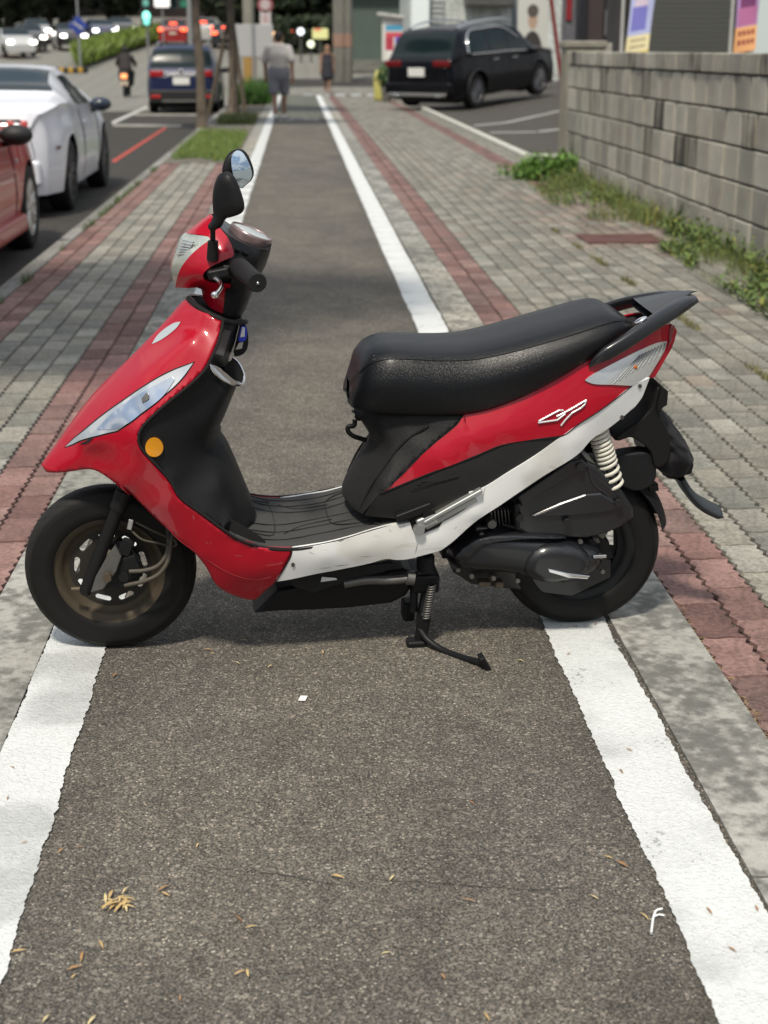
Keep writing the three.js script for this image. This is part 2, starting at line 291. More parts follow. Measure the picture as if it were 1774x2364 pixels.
const S = (c, x, y, z, f, Mx = SM) => { const p = onPlane(Mx, ...c(x, y), z); p.push(f || ''); return p; };
const T = (c, list, Mx = SM) => list.map(([x, y, z, f]) => S(c, x, y, z, f, Mx));
const pxId = (x, y) => [x, y];
// wheel centres and the steered front end
const fwc = [onPlane(SM, 256, 1311, 0.036)[0], WR, 0], rwc = [onPlane(SM, 1346, 1254, 0.04)[0], WR, 0];
const steerQ = new THREE.Quaternion().setFromAxisAngle(V3(Math.sin(25.5 * rad), Math.cos(25.5 * rad), 0), -5 * rad);
const headLocal = new THREE.Matrix4().compose(V3(...fwc), steerQ, V3(1, 1, 1)), HM = SM.clone().multiply(headLocal);
const onHead = (o) => { o.position.set(...fwc); o.quaternion.copy(steerQ); return o; };
console.log('scooter wheelbase', (rwc[0] - fwc[0]).toFixed(3), fwc[0].toFixed(3), rwc[0].toFixed(3));

const panel = (name, pts, inner, m, o = {}) => { const s = makeSurface(pts, inner, o), g = surfaceGeometry(s, o); let first;
  if (o.weld) first = part(sc, name, weld([g, mirrorZ(g)]), m); else { first = part(sc, name, g, m); if (o.mirror !== false) { const r = part(sc, name, mirrorZ(g), m); if (o.head) onHead(r); } }
  if (o.head) onHead(first); first.userData.surface = undefined; delete first.userData.surface; s.mesh = first; return s; };

// front cover: nose, winker surround, lower side of the leg shield
const redEdge = [[1180, 232, .105], [1172, 290, .118], [1150, 370, .135], [1112, 455, .152], [1085, 508, .16], [1030, 572, .168], [950, 642, .178], [850, 722, .187], [765, 798, .192], [705, 862, .195], [683, 920, .196], [690, 970, .196], [720, 1012, .196], [782, 1077, .195], [870, 1178, .193]];
const redEdgeLow = [[1000, 268, .192], [1150, 383, .19], [1300, 494, .188], [1400, 553, .186], [1500, 584, .185]];
const redEdgeFloor = [[110, 1054, .184], [200, 1090, .183], [300, 1106, .182], [414, 1109, .181, 'c']];
const coverPts = [
  ...T(cB, [[985, 100, .035, 'cr'], [930, 170, .05, 'r'], [860, 255, .055, 'r'], [775, 345, .055, 'r'], [700, 425, .06, 'r'], [625, 500, .06, 'r'], [540, 582, .06, 'r'], [450, 672, .06, 'r'], [360, 775, .055, 'r'], [270, 892, .05, 'r'], [200, 988, .045, 'r'], [128, 1080, .035, 'r'], [113, 1098, .028, 'cr'], [145, 1132, .04, 'c'], [220, 1128, .055], [300, 1118, .075], [400, 1106, .095], [450, 1120, .11], [500, 1150, .12], [560, 1196, .13], [640, 1262, .14]]),
  ...T(cC, [[640, 196, .145], [740, 288, .152], [850, 398, .158], [950, 490, .162], [1040, 568, .164], [1110, 630, .164], [1160, 690, .162], [1195, 745, .158], [1222, 800, .152], [1262, 848, .148], [1340, 892, .142], [1430, 922, .136], [1492, 928, .132, 'c']]),
  ...T(cD, [[218, 1384, .132], [270, 1335, .145], [325, 1288, .16], [375, 1208, .175], [408, 1142, .181], [414, 1109, .181, 'c']]),
  ...T(cD, redEdgeFloor.slice(0, 3).reverse()), ...T(cC, redEdgeLow.slice().reverse()), ...T(cB, redEdge.slice(1).reverse()),
  S(cB, 1180, 232, .105, 'c'), ...T(cB, [[1130, 205, .098], [1060, 160, .075], [1010, 115, .045]]),
];
const coverIn = T(cB, [[800, 440, .1], [940, 335, .1], [690, 530, .098], [590, 625, .095], [1070, 275, .104], [480, 720, .09],
  [1000, 490, .15], [900, 530, .146], [800, 580, .14], [700, 640, .135], [600, 710, .128], [500, 780, .118], [400, 860, .102], [320, 930, .08], [270, 975, .062], [560, 880, .15], [450, 905, .13], [370, 930, .108], [700, 780, .165], [620, 845, .165], [850, 660, .17],
  [480, 990, .128], [620, 960, .17], [560, 1010, .15], [660, 900, .182], [400, 1010, .1], [300, 1040, .08], [620, 1100, .168], [700, 1080, .185], [520, 1070, .13]])
  .concat(T(cC, [[780, 180, .176], [900, 330, .18], [1050, 450, .18], [1200, 600, .178], [1350, 700, .178], [1480, 780, .172], [1560, 720, .178], [1150, 640, .172], [1300, 760, .168], [1440, 830, .158]]));
const creaseLine = T(cB, [[400, 760, .1], [560, 612, .1], [700, 502, .1], [840, 402, .1], [960, 322, .1], [1080, 258, .1]]);
const creaseBump = (X, Y) => { let best = 9, sd = 0, tt = 0; for (let i = 0; i < creaseLine.length - 1; i++) { const a = creaseLine[i], b = creaseLine[i + 1], dx = b[0] - a[0], dy = b[1] - a[1], l2 = dx * dx + dy * dy, t = clamp(((X - a[0]) * dx + (Y - a[1]) * dy) / l2), d = Math.hypot(X - a[0] - t * dx, Y - a[1] - t * dy); if (d < best) { best = d; sd = Math.sign(dx * (Y - a[1]) - dy * (X - a[0])) * -d; tt = (i + t) / (creaseLine.length - 1); } } return .017 * Math.tanh(sd / .006) * Math.exp(-((sd / .04) ** 2)) * sstep(0, .3, tt) * sstep(0, .2, 1.02 - tt); };
const cover = panel('front_cover', coverPts, coverIn, M.red, { weld: true, round: 0.05, thick: 0.014, step: .0085, bump: creaseBump });
// crease along the bottom of the leg shield
const onCover = (c, list, lift) => list.map(([x, y]) => { let p = S(c, x, y, .15); for (let i = 0; i < 4; i++) p = S(c, x, y, cover.zAt(p[0], p[1]) + lift); return [p[0], p[1], p[2]]; });
function decal(name, c, pts, surf, m, lift = .003, thick = .004, parent = sc, both = true, z0 = .13, corners = true) {
  const list = pts.map(([x, y, f]) => { let p = S(c, x, y, z0); for (let i = 0; i < 4; i++) p = S(c, x, y, surf.zAt(p[0], p[1]) + lift); return [p[0], p[1], p[2], f ?? (corners ? 'c' : '')]; });
  const s = makeSurface(list, [], { zf: (X, Y) => surf.zAt(X, Y) + lift, step: .008 }), g = surfaceGeometry(s, { thick });
  const o = part(parent, name, g, m); if (both) part(parent, name, mirrorZ(g), m); s.mesh = o; return s;
}
const winker = decal('turn_signal', cB, [[258, 976, 'c'], [330, 910, ''], [420, 838, ''], [520, 760, ''], [620, 690, ''], [720, 622, ''], [820, 562, ''], [900, 523, ''], [1012, 480, 'c'], [962, 550, ''], [900, 618, ''], [800, 702, ''], [700, 782, ''], [620, 842, ''], [562, 880, 'c'], [450, 907, ''], [370, 928, ''], [300, 958, '']], cover, M.lens, .003, .006);
decal('lens_gap', cB, [[250, 982, 'c'], [326, 905, ''], [418, 830, ''], [518, 752, ''], [618, 682, ''], [718, 614, ''], [818, 554, ''], [900, 514, ''], [1024, 470, 'c'], [968, 556, ''], [905, 624, ''], [805, 710, ''], [704, 790, ''], [624, 850, ''], [564, 888, 'c'], [450, 915, ''], [370, 936, ''], [300, 966, '']], cover, M.matt, .0006, .002);
decal('reflector', cB, [[445, 872, 'c'], [520, 790, ''], [620, 712, ''], [720, 648, ''], [800, 605, ''], [890, 562, 'c'], [902, 580, 'c'], [840, 668, ''], [740, 752, ''], [640, 828, ''], [562, 868, 'c']], cover, std({ color: lin(.66, .72, .82), metalness: .9, roughness: .16 }), .0055, .004, winker.mesh, false);
decal('bulb_holder', cB, [[708, 690, 'c'], [742, 655, ''], [750, 690, ''], [712, 716, 'c']], cover, M.steel, .0085, .004, winker.mesh, false);
decal('air_scoop', cB, [[345, 958, 'c'], [400, 928, ''], [432, 905, 'c'], [408, 938, ''], [380, 955, '']], cover, M.matt, .002, .002);
{ const z = decal('front_trim', cB, [[768, 370, 'c'], [800, 320, ''], [850, 275, ''], [905, 243, ''], [938, 238, 'c'], [918, 268, ''], [860, 318, ''], [810, 350, '']], cover, std({ color: lin(.62, .66, .66), metalness: .5, roughness: .3 }), .003, .003, sc, true, .05); }
for (const sg of [1, -1]) part(sc, 'cover_crease', tube(onCover(cC, [[905, 430], [1000, 535], [1100, 610], [1200, 680], [1320, 752], [1430, 788], [1520, 795], [1590, 780]], -.0012).map(([x, y, z]) => [x, y, sg * z]), .0022, 40, 6), M.redFlat);

// inner leg shield, black, bulging round the steering column
const shieldPts = [
  ...T(cB, redEdge.map(([x, y, z], i) => [x + 3, y + 1, z - .004, i ? '' : 'c'])), ...T(cC, redEdgeLow.slice(0, 4).map(([x, y, z]) => [x + 2, y - 2, z - .004])),
  S(cD, 40, 1000, .176, 'c'), ...T(cD, [[70, 958, .165, 'c'], [120, 975, .14], [170, 990, .11], [210, 986, .08, 'c'], [224, 955, .065, 'cr'], [212, 915, .065, 'r'], [190, 850, .066, 'r'], [150, 755, .07, 'r'], [110, 662, .075, 'r'], [62, 565, .08, 'r'], [22, 512, .085, 'r']]),
  ...T(cB, [[1188, 930, .09, 'r'], [1180, 905, .09, 'r'], [1210, 840, .095, 'r'], [1262, 715, .098, 'r'], [1300, 622, .1, 'cr'], [1240, 596, .1, 'c'], [1180, 566, .11], [1130, 520, .125], [1105, 484, .14], [1150, 500, .11, ], [1215, 522, .07, 'c'], [1232, 480, .06, 'cr'], [1262, 400, .055, 'r'], [1290, 290, .055, 'r'], [1308, 240, .055, 'cr'], [1245, 240, .085]]),
];
const shieldIn = T(cB, [[1190, 330, .1], [1150, 430, .118], [1230, 330, .08], [1050, 600, .15], [950, 720, .165], [1150, 650, .13], [1080, 780, .145], [850, 830, .178], [900, 930, .172], [1040, 920, .14], [780, 900, .188], [1120, 880, .125], [830, 1010, .182], [960, 1060, .158], [1080, 1020, .12]]).concat(T(cD, [[20, 760, .14], [40, 880, .15], [100, 820, .115], [120, 900, .12]]), T(cC, [[900, 80, .182], [1000, 190, .176], [1150, 320, .172], [1060, 180, .16]]));
const shield = panel('leg_shield', shieldPts, shieldIn, M.plastic, { weld: true, round: 0.05, thick: 0.01, pow: 2.4 });
decal('side_reflector', cB, Array.from({ length: 16 }, (_, k) => [783 + 53 * Math.cos(k * Math.PI / 8), 979 + 55 * Math.sin(k * Math.PI / 8), '']), shield, M.amber, .006, .008);
decal('worn_label', cB, [[1195, 280], [1238, 292], [1190, 440], [1140, 425]], shield, std({ color: lin(.07, .065, .075), roughness: .35, map: scuff, metalness: .2 }), .0015, .001, sc, false);
for (const sg of [1, -1]) part(sc, 'shield_piping', tube([...T(cB, redEdge), ...T(cC, redEdgeLow)].map((p) => [p[0] + .003, p[1] + .001, sg * p[2]]), .0035, 90, 6), M.plasticGrey);
// pocket with its bright rim, ignition lock with a key tag
{
  const p = T(cB, [[1104, 484, .13], [1135, 530, .13], [1180, 572, .125], [1240, 602, .11], [1292, 608, .08], [1312, 580, .04], [1300, 525, .0], [1272, 478, -.02], [1246, 456, -.03]]);
  part(sc, 'pocket', surfaceGeometry(makeSurface(T(cB, [[1195, 520, .062], [1238, 462, .062], [1272, 482, .062], [1300, 530, .062], [1306, 580, .062], [1290, 600, .062], [1240, 585, .062]]), [], {}), { thick: 0 }), M.matt);
  part(sc, 'pocket_rim', new THREE.TubeGeometry(new THREE.CatmullRomCurve3(p.map((q) => V3(q[0], q[1], q[2]))), 60, .0045, 8), M.chrome);
  decal('pocket_trim', cB, [[1112, 490, 'c'], [1150, 498, ''], [1200, 535, ''], [1262, 585, ''], [1298, 598, 'c'], [1240, 610, ''], [1180, 580, ''], [1135, 535, '']], { zAt: () => .118 }, M.chrome, 0, .004, sc, false);
  const b = T(cB, [[1300, 235, .045], [1325, 270, .04], [1338, 330, .035], [1330, 400, .03], [1300, 432, .03], [1255, 440, .03], [1262, 400, .03], [1290, 300, .045]]);
  const s = makeSurface(b.map((q) => [...q.slice(0, 2), .03, '']), [], {}); const g = surfaceGeometry(s, { thick: .05 }); part(sc, 'ignition_lock', g, M.black);
  const tagg = T(cB, [[1300, 262], [1318, 262], [1330, 300], [1318, 350], [1282, 352], [1284, 320]].map(([x, y]) => [x, y, .036, ''])); part(sc, 'key_tag', surfaceGeometry(makeSurface(tagg, [], {}), { thick: .003 }), std({ color: lin(.02, .05, .62), roughness: .35 }));
  const tg2 = T(cB, [[1302, 268], [1318, 272], [1316, 325], [1290, 328]].map(([x, y]) => [x, y, .038, 'c'])); part(sc, 'key_tag', surfaceGeometry(makeSurface(tg2, [], {}), { thick: .002 }), std({ color: lin(.8, .8, .82), roughness: .4 }));
  part(sc, 'lock_plate', surfaceGeometry(makeSurface(T(cB, [[1282, 362], [1308, 356], [1300, 395], [1262, 402]].map(([x, y]) => [x, y, .037, 'c'])), [], {}), { thick: .004 }), M.silver);
}
// collar round the steering neck
part(sc, 'neck_collar', new THREE.TubeGeometry(new THREE.CatmullRomCurve3([...T(cB, [[985, 100, .02], [1030, 140, .055], [1090, 180, .08], [1175, 222, .1], [1250, 242, .08], [1308, 238, .05]]), ...T(cB, [[1308, 238, -.05], [1250, 242, -.08], [1175, 222, -.1], [1090, 180, -.08], [1030, 140, -.055]])].map((p) => V3(p[0], p[1], p[2])), true), 60, .006, 8, true), M.plasticGrey);
part(sc, 'neck_plate', across([...T(cB, [[990, 104, .02], [1030, 142, .055], [1090, 182, .08], [1175, 226, .1], [1250, 244, .08], [1304, 242, .05]])]), M.matt);

// steered head: cowl, headlight, dashboard, grips, levers, mirrors
const Hd = (list) => T(cA, list, HM);
const lampEdge = [[683, 935, .088, 'c'], [610, 985, .088], [540, 1045, .085], [480, 1110, .077], [430, 1185, .06], [402, 1265, .04], [386, 1340, .016, 'c']];
const cowl = panel('headlight_cowl', [
  ...Hd([[465, 905, .05, 'cr'], [520, 860, .05, 'r'], [600, 792, .045, 'r'], [672, 738, .04, 'cr'], [700, 745, .045, 'c'], [760, 825, .066], [830, 910, .086], [870, 985, .1], [885, 1040, .108], [887, 1082, .112, 'c'], [850, 1090, .116], [760, 1130, .12], [690, 1165, .12], [640, 1205, .118], [622, 1240, .113], [642, 1277, .106], [740, 1304, .092], [858, 1311, .082, 'c'], [856, 1344, .07], [818, 1350, .06], [802, 1480, .056], [790, 1565, .056, 'c'], [680, 1510, .045], [618, 1450, .03, 'cr'], [602, 1372, .03, 'cr'], [570, 1347, .04, 'c'], [500, 1346, .045]]),
  ...Hd(lampEdge.slice().reverse()), ...Hd([[676, 912, .084], [560, 897, .068]])],
  Hd([[640, 830, .06], [720, 880, .085], [800, 1000, .108], [720, 1080, .115], [620, 1080, .108], [560, 1180, .1], [500, 1260, .082], [580, 1290, .085], [700, 1340, .07], [700, 1420, .055]]), M.red, { head: true, weld: false, round: .035, thick: .012 });
panel('headlight', [...Hd([[465, 905, .06, 'cr'], [425, 935, .06, 'r'], [388, 1010, .055, 'r'], [358, 1095, .05, 'r'], [338, 1175, .04, 'r'], [340, 1235, .03, 'r'], [384, 1338, .02, 'cr']]), ...Hd(lampEdge.slice(1, 6).reverse()), ...Hd([[683, 935, .088, 'c'], [676, 914, .085], [560, 899, .07]])], Hd([[450, 1000, .07], [420, 1100, .062], [560, 960, .078]]), phys({ color: lin(.62, .65, .58), metalness: .55, roughness: .22, clearcoat: 1, clearcoatRoughness: .03 }), { head: true, round: .045, thick: .004 });
for (let k = 0; k < 6; k++) onHead(part(sc, 'headlight_flute', tube(Hd([[452 - k * 10, 940 + k * 24, .05 - k * .002], [490 - k * 8, 946 + k * 22, .068 - k * .002], [545 - k * 10, 958 + k * 20, .079 - k * .002]]), .0022, 10, 5), M.lens));
const dashTop = Hd([[706, 748, .045], [760, 824, .066], [830, 884, .078], [900, 932, .083], [1000, 984, .083], [1100, 1014, .075], [1180, 1022, .055], [1200, 1000, .04]]);
panel('handlebar_cover', [...dashTop.map((p, i) => [p[0], p[1], p[2], i === 0 || i === 7 ? 'c' : '']), ...Hd([[1196, 1055, .05, 'r'], [1152, 1195, .055, 'r'], [1128, 1240, .055, 'r'], [1060, 1370, .05, 'r'], [974, 1575, .045, 'r'], [945, 1620, .045, 'cr'], [870, 1598, .055], [792, 1566, .056, 'c'], [804, 1480, .056], [820, 1350, .06], [856, 1346, .072], [860, 1311, .084], [889, 1082, .113], [887, 1040, .109], [872, 985, .101], [832, 910, .087]])],
  Hd([[1000, 1060, .1], [1100, 1080, .085], [950, 1200, .095], [1050, 1200, .085], [930, 1350, .075], [880, 1480, .06], [980, 1450, .062]]), M.plastic, { head: true, round: .03, thick: .01 });
onHead(part(sc, 'dashboard', across(dashTop, 10, .004, [.5, .8]), M.gloss));
{ // instrument glass in a pale rim, set into the dashboard face
  const d = dashTop, a = V3(...d[2].slice(0, 2), 0), b = V3(...d[6].slice(0, 2), 0), u = b.clone().sub(a).normalize(), n = V3(-u.y, u.x, 0), dev = Math.max(...d.slice(2, 7).map((q) => V3(q[0], q[1], 0).sub(a).dot(n))), c = a.clone().lerp(b, .52).addScaledVector(n, dev + .009), L = a.distanceTo(b) * .5;
  const m4 = new THREE.Matrix4().makeBasis(V3(0, 0, -1), n, u).setPosition(c);
  const rim = lathe([[.98, -.012], [1.02, .002], [1, .008], [.94, .009], [.92, .004]].map(([r, y]) => [r, y]), 40), gl = lathe([[0, .0105], [.4, .01], [.7, .0085], [.93, .0055]], 40);
  for (const [nm, g, mt] of [['gauge_rim', rim, std({ color: lin(.3, .22, .22), metalness: .6, roughness: .3 })], ['gauge_glass', gl, phys({ color: lin(.55, .6, .58), roughness: .12, clearcoat: 1, clearcoatRoughness: .02 })]]) { g.scale(.062, 1, L); g.applyMatrix4(m4); onHead(part(sc, nm, g, mt)); }
}
for (const sg of [1, -1]) {
  const flip = (p) => [p[0], p[1], p[2] * sg];
  const g0 = flip(S(cA, 905, 1150, .1, '', HM)), g1 = flip(S(cA, 1083, 1298, .27, '', HM));
  onHead(part(sc, 'grip', [rod(g0, g1, .0245, .0195, 20), xf(new THREE.SphereGeometry(.0247, 16, 12), g0), (() => { const a = V3(...g0), d = V3(...g1).sub(a).normalize(), e = V3(...g1); return rod(e.clone().addScaledVector(d, -.004).toArray(), e.clone().addScaledVector(d, .006).toArray(), .0225, .02, 20); })()], M.rubber));
  onHead(part(sc, 'grip_end', xf(new THREE.SphereGeometry(.004, 8, 6), V3(...g1).addScaledVector(V3(...g1).sub(V3(...g0)).normalize(), .0062).toArray()), M.chrome));
  onHead(part(sc, 'lever_holder', [rbox(.05, .022, .04, .006, flip(S(cA, 760, 1215, .125, '', HM)), [0, 0, .2]), rbox(.02, .03, .03, .005, flip(S(cA, 830, 1200, .12, '', HM)))], M.black));
  onHead(part(sc, 'brake_lever', [tube([[690, 1250, .13], [735, 1262, .15], [770, 1295, .175], [778, 1330, .2], [755, 1375, .23], [728, 1400, .245]].map(([x, y, z]) => flip(S(cA, x, y, z, '', HM))), .0055, 24, 8), xf(new THREE.SphereGeometry(.0085, 12, 10), flip(S(cA, 724, 1405, .248, '', HM)))], M.chrome));
  onHead(part(sc, 'switch', [rbox(.016, .008, .012, .003, flip(S(cA, 985, 1050, .1, '', HM)), [0, 0, -.5]), rbox(.012, .008, .012, .003, flip(S(cA, 920, 1025, .105, '', HM)), [0, 0, -.5])], M.black));
  onHead(part(sc, 'lever_recess', surfaceGeometry(makeSurface(Hd([[850, 1094, .1], [760, 1133, .1], [690, 1168, .1], [640, 1207, .1], [624, 1240, .1], [642, 1275, .096], [740, 1302, .085], [860, 1311, .075], [890, 1200, .09], [888, 1086, .1]]).map((p) => [p[0], p[1], p[2] * .9, '']), [], {}), { thick: 0 }).scale(1, 1, sg), M.matt));
}
// mirrors: traced black shells on stems, glass turned to the rider
{
  const shell = (name, pts, z0, hz, tilt, stem) => {
    const q = T(cA, pts.map(([x, y]) => [x, y, z0, 'r']), HM), s = makeSurface(q.map((p) => [p[0], p[1], hz, 'r']), [], { round: .026, step: .007, pow: 2 }), g = surfaceGeometry(s, { thick: 0 });
    const w = weld([g, mirrorZ(g)]); let cx = 0; for (const p of q) cx += p[0] / q.length; const ps = w.attributes.position; for (let i = 0; i < ps.count; i++) ps.setZ(i, ps.getZ(i) + z0 + tilt * (ps.getX(i) - cx)); w.computeVertexNormals();
    return { mesh: onHead(part(sc, name, w, M.black)), cx };
  };
  const L = (x, y, z) => S(cA, x, y, z, '', HM).slice(0, 3), zb = .118;
  const stem = (b, m, t, r = .0058) => { const o = onHead(part(sc, 'mirror_stem', [rod(b, m, .0135, .0115, 16), xf(new THREE.CylinderGeometry(.0115, .0115, .004, 16), m), rod(m, t, r, r, 12), xf(new THREE.SphereGeometry(.0105, 12, 10), t)], M.rubber)); };
  const lp = [[762, 378], [800, 358], [835, 354], [872, 372], [905, 415], [935, 480], [962, 560], [977, 620], [976, 665], [955, 700], [915, 722], [860, 742], [818, 756], [800, 790], [775, 830], [735, 850], [700, 842], [684, 812], [692, 775], [708, 740], [704, 660], [702, 580], [712, 500], [732, 430]];
  const zl = .17, a = shell('mirror', lp, zl, .021, .35);
  const gl = T(cA, [[800, 395], [850, 390], [890, 450], [930, 560], [940, 650], [880, 700], [800, 700], [740, 640], [735, 520]].map(([x, y]) => [x, y, zl, '']), HM);
  { const g = surfaceGeometry(makeSurface(gl.map((p) => [p[0], p[1], 0, '']), [], { step: .01 }), { thick: 0 }), m = mirrorZ(g), ps = m.attributes.position; for (let i = 0; i < ps.count; i++) ps.setZ(i, zl - .0216 + .35 * (ps.getX(i) - a.cx)); m.computeVertexNormals(); part(a.mesh, 'mirror_glass', m, M.mirrorGlass); }
  stem(L(705, 1100, zb), L(708, 950, zb + .01), L(706, 822, .155));
  const zr = -.2, rp = [[788, 345], [795, 295], [815, 240], [845, 195], [885, 168], [930, 160], [972, 176], [1008, 220], [1036, 285], [1054, 350], [1054, 395], [1030, 440], [990, 472], [953, 500], [925, 480], [880, 430], [830, 400], [796, 380]];
  const b = shell('mirror', rp, zr, .018, -.5);
  const rg = T(cA, [[868, 235], [882, 192], [915, 170], [955, 184], [998, 245], [1030, 320], [1042, 385], [1022, 430], [985, 460], [952, 486], [925, 455], [893, 395], [872, 310]].map(([x, y]) => [x, y, zr, '']), HM);
  { const g = surfaceGeometry(makeSurface(rg.map((p) => [p[0], p[1], 0, '']), [], { step: .01 }), { thick: 0 }), ps = g.attributes.position; let cy = 0; for (const p of rg) cy += p[1] / rg.length; for (let i = 0; i < ps.count; i++) ps.setZ(i, zr + .0205 - .5 * (ps.getX(i) - b.cx) - .1 * (ps.getY(i) - cy) + .004 - 4.5 * ((ps.getX(i) - b.cx) ** 2 + (ps.getY(i) - cy) ** 2)); g.computeVertexNormals(); part(b.mesh, 'mirror_glass', g, M.mirrorGlass); }
  const m2 = (p) => [p[0], p[1], -p[2]]; stem(m2(L(705, 1100, zb)), m2(L(708, 950, zb + .01)), L(868, 470, -.2));
}
// floorboard
{
  const near = [...T(cC, [[1330, 505, .178], [1420, 556, .177]]), ...T(cD, [[110, 1044, .177], [200, 1080, .177], [300, 1096, .176], [414, 1100, .176], [520, 1087, .175], [680, 1055, .172], [820, 1012, .168], [950, 978, .165], [1060, 960, .163], [1150, 925, .16]])];
  const cv = new THREE.CatmullRomCurve3(near.map((p) => V3(p[0], p[1], p[2]))), pts = cv.getPoints(60);
  const fl = gridGeo(24, 60, (u, v) => { const p = pts[Math.round(v * 60)], t = u * 2 - 1; return [p.x, p.y + .006 * (1 - t * t) - .008 * Math.max(0, Math.abs(t) - .93) / .07, -p.z * t, p.x, p.z * t]; });
  const f = part(sc, 'floorboard', fl, M.floor);
  const line = (list, r = .0016) => tube(T(cD, list).map((p) => [p[0], p[1] - .0003, p[2]]), r, 30, 5);
  const yAt = (X) => { let b = pts[0]; for (const p of pts) if (Math.abs(p.x - X) < Math.abs(b.x - X)) b = p; return b.y; };
  const flat = (list, r = .0013) => { const q = list.map(([X, z]) => [X, yAt(X) + .006 * (1 - (z / .175) ** 2) + .0002, z]); return tube(q, r, 30, 5); };
  const x0 = pts[8].x, x1 = pts[52].x, at = (t) => lerp(x0, x1, t), lines = [];
  for (const sg of [1, -1]) { for (const k of [.03, .075, .12]) lines.push(flat([[at(.05), sg * (k + .03)], [at(.25), sg * (k + .015)], [at(.5), sg * k], [at(.7), sg * (k + .005)], [at(.9), sg * (k + .03)]])); lines.push(flat([[at(.28), sg * .1], [at(.4), sg * .06], [at(.6), sg * .05]])); }
  lines.push(flat([[at(.04), .11], [at(.2), .115], [at(.225), .09], [at(.225), -.09], [at(.2), -.115], [at(.04), -.11]]));
  lines.push(flat([[at(.98), .115], [at(.72), .11], [at(.6), .08], [at(.58), 0], [at(.6), -.08], [at(.72), -.11], [at(.98), -.115]]));
  part(f, 'floor_groove', lines, M.black);
  part(sc, 'floor_trim', [1, -1].map((sg) => tube(pts.filter((p, i) => i % 4 === 0).map((p) => [p.x, p.y - .004, sg * (p.z + .002)]), .005, 50, 6)), M.plasticGrey);
  for (const [x, y] of [[870, 958], [205, 1042], [300, 845]]) part(f, 'floor_plug', xf(new THREE.SphereGeometry(.011, 12, 8), S(cD, x, y, .1).slice(0, 3).map((v, i) => i === 1 ? yAt(S(cD, x, y, .1)[0]) + .003 : i === 2 ? (y < 900 ? -.12 : .14) : v), [0, 0, 0], [1, .25, 1]), M.matt);
}
part(sc, 'floor_front', surfaceGeometry(makeSurface(T(cC, [[1040, 250, .16], [1180, 330, .16], [1330, 400, .16], [1560, 560, .16], [1450, 575, .16], [1300, 500, .16], [1150, 390, .16]]), [], {}), { thick: 0 }), M.matt);
// body under the seat
const redLow = [[525, 553, .135], [500, 592, .142], [430, 652, .15], [330, 742, .158], [250, 822, .162], [180, 880, .165, 'c']];
const baseS = panel('seat_base', [...T(cE, [[112, 540, .07, 'cr'], [200, 550, .1], [320, 553, .122], [420, 554, .13], [525, 553, .134, 'c']]), ...T(cE, redLow.slice(1).map((p) => [p[0], p[1], p[2] - .001, p[3]])), ...T(cE, [[140, 930, .163], [105, 974, .155, 'c'], [46, 966, .13, 'cr'], [56, 910, .11, 'r'], [85, 840, .095, 'r'], [118, 770, .085, 'r'], [146, 710, .08, 'r'], [150, 680, .08, 'r'], [128, 640, .08, 'r'], [98, 598, .075, 'r'], [72, 576, .07, 'cr'], [100, 568, .07, 'r']])],
  T(cE, [[250, 640, .118], [350, 620, .128], [200, 720, .115], [260, 700, .13], [420, 600, .138], [120, 880, .135], [160, 800, .132], [220, 780, .148], [170, 850, .155], [330, 680, .148], [180, 620, .1]]), M.plasticGrey, { weld: true, round: .045, thick: .01 });
for (const sg of [1, -1]) part(sc, 'base_fin_edge', tube([[380, 602], [300, 650], [235, 715], [190, 780], [140, 850], [95, 940]].map(([x, y]) => { let p = S(cE, x, y, .13); for (let i = 0; i < 4; i++) p = S(cE, x, y, baseS.zAt(p[0], p[1]) + .0003); return [p[0], p[1], sg * p[2]]; }), .0028, 40, 6), M.plastic);
part(sc, 'bag_hook', [tube(T(cE, [[72, 575, 0], [68, 600, .004], [45, 604, .006], [42, 620, .006], [60, 640, .004], [100, 655, 0], [120, 660, 0]]), .006, 30, 8), xf(new THREE.SphereGeometry(.012, 12, 8), S(cE, 90, 560, .01).slice(0, 3))], M.black);
const sideRed = panel('side_panel', [...T(cE, [[525, 553, .136, 'c'], [620, 531, .138], [760, 481, .14], [900, 411, .138], [1000, 352, .134], [1050, 320, .13], [1120, 285, .118], [1250, 232, .1], [1340, 188, .075], [1382, 176, .05, 'c'], [1402, 186, .04], [1414, 206, .035, 'c'], [1398, 262, .05], [1360, 332, .075], [1322, 398, .09, 'c'], [1300, 402, .1], [1225, 436, .125], [1100, 532, .15], [1000, 596, .158], [940, 640, .16, 'c'], [830, 655, .162], [680, 681, .164], [560, 731, .165], [400, 791, .166]]), ...T(cE, redLow.slice().reverse().map((p) => [p[0], p[1], p[2] + .001, p[3]]))],
  T(cE, [[700, 610, .164], [850, 560, .16], [1000, 470, .15], [1100, 440, .145], [560, 650, .165], [1200, 330, .122], [420, 735, .168]]), M.red, { thick: .012 });
const lowS = panel('lower_side_panel', [...T(cE, [[181, 882, .163, 'c'], [400, 793, .164], [560, 733, .163], [680, 683, .162], [830, 657, .16], [940, 642, .158, 'c'], [860, 700, .16], [720, 790, .163], [600, 862, .166], [548, 884, .168, 'c'], [530, 900, .166], [420, 940, .166], [345, 985, .166]]), ...T(cD, [[1160, 905, .164], [1060, 955, .163, 'c'], [960, 940, .158], [830, 928, .152], [815, 925, .15, 'c']]), ...T(cE, [[140, 935, .162]])],
  T(cE, [[420, 830, .168], [600, 780, .167], [300, 900, .166], [760, 700, .164]]), M.plasticGrey, { thick: .01 });
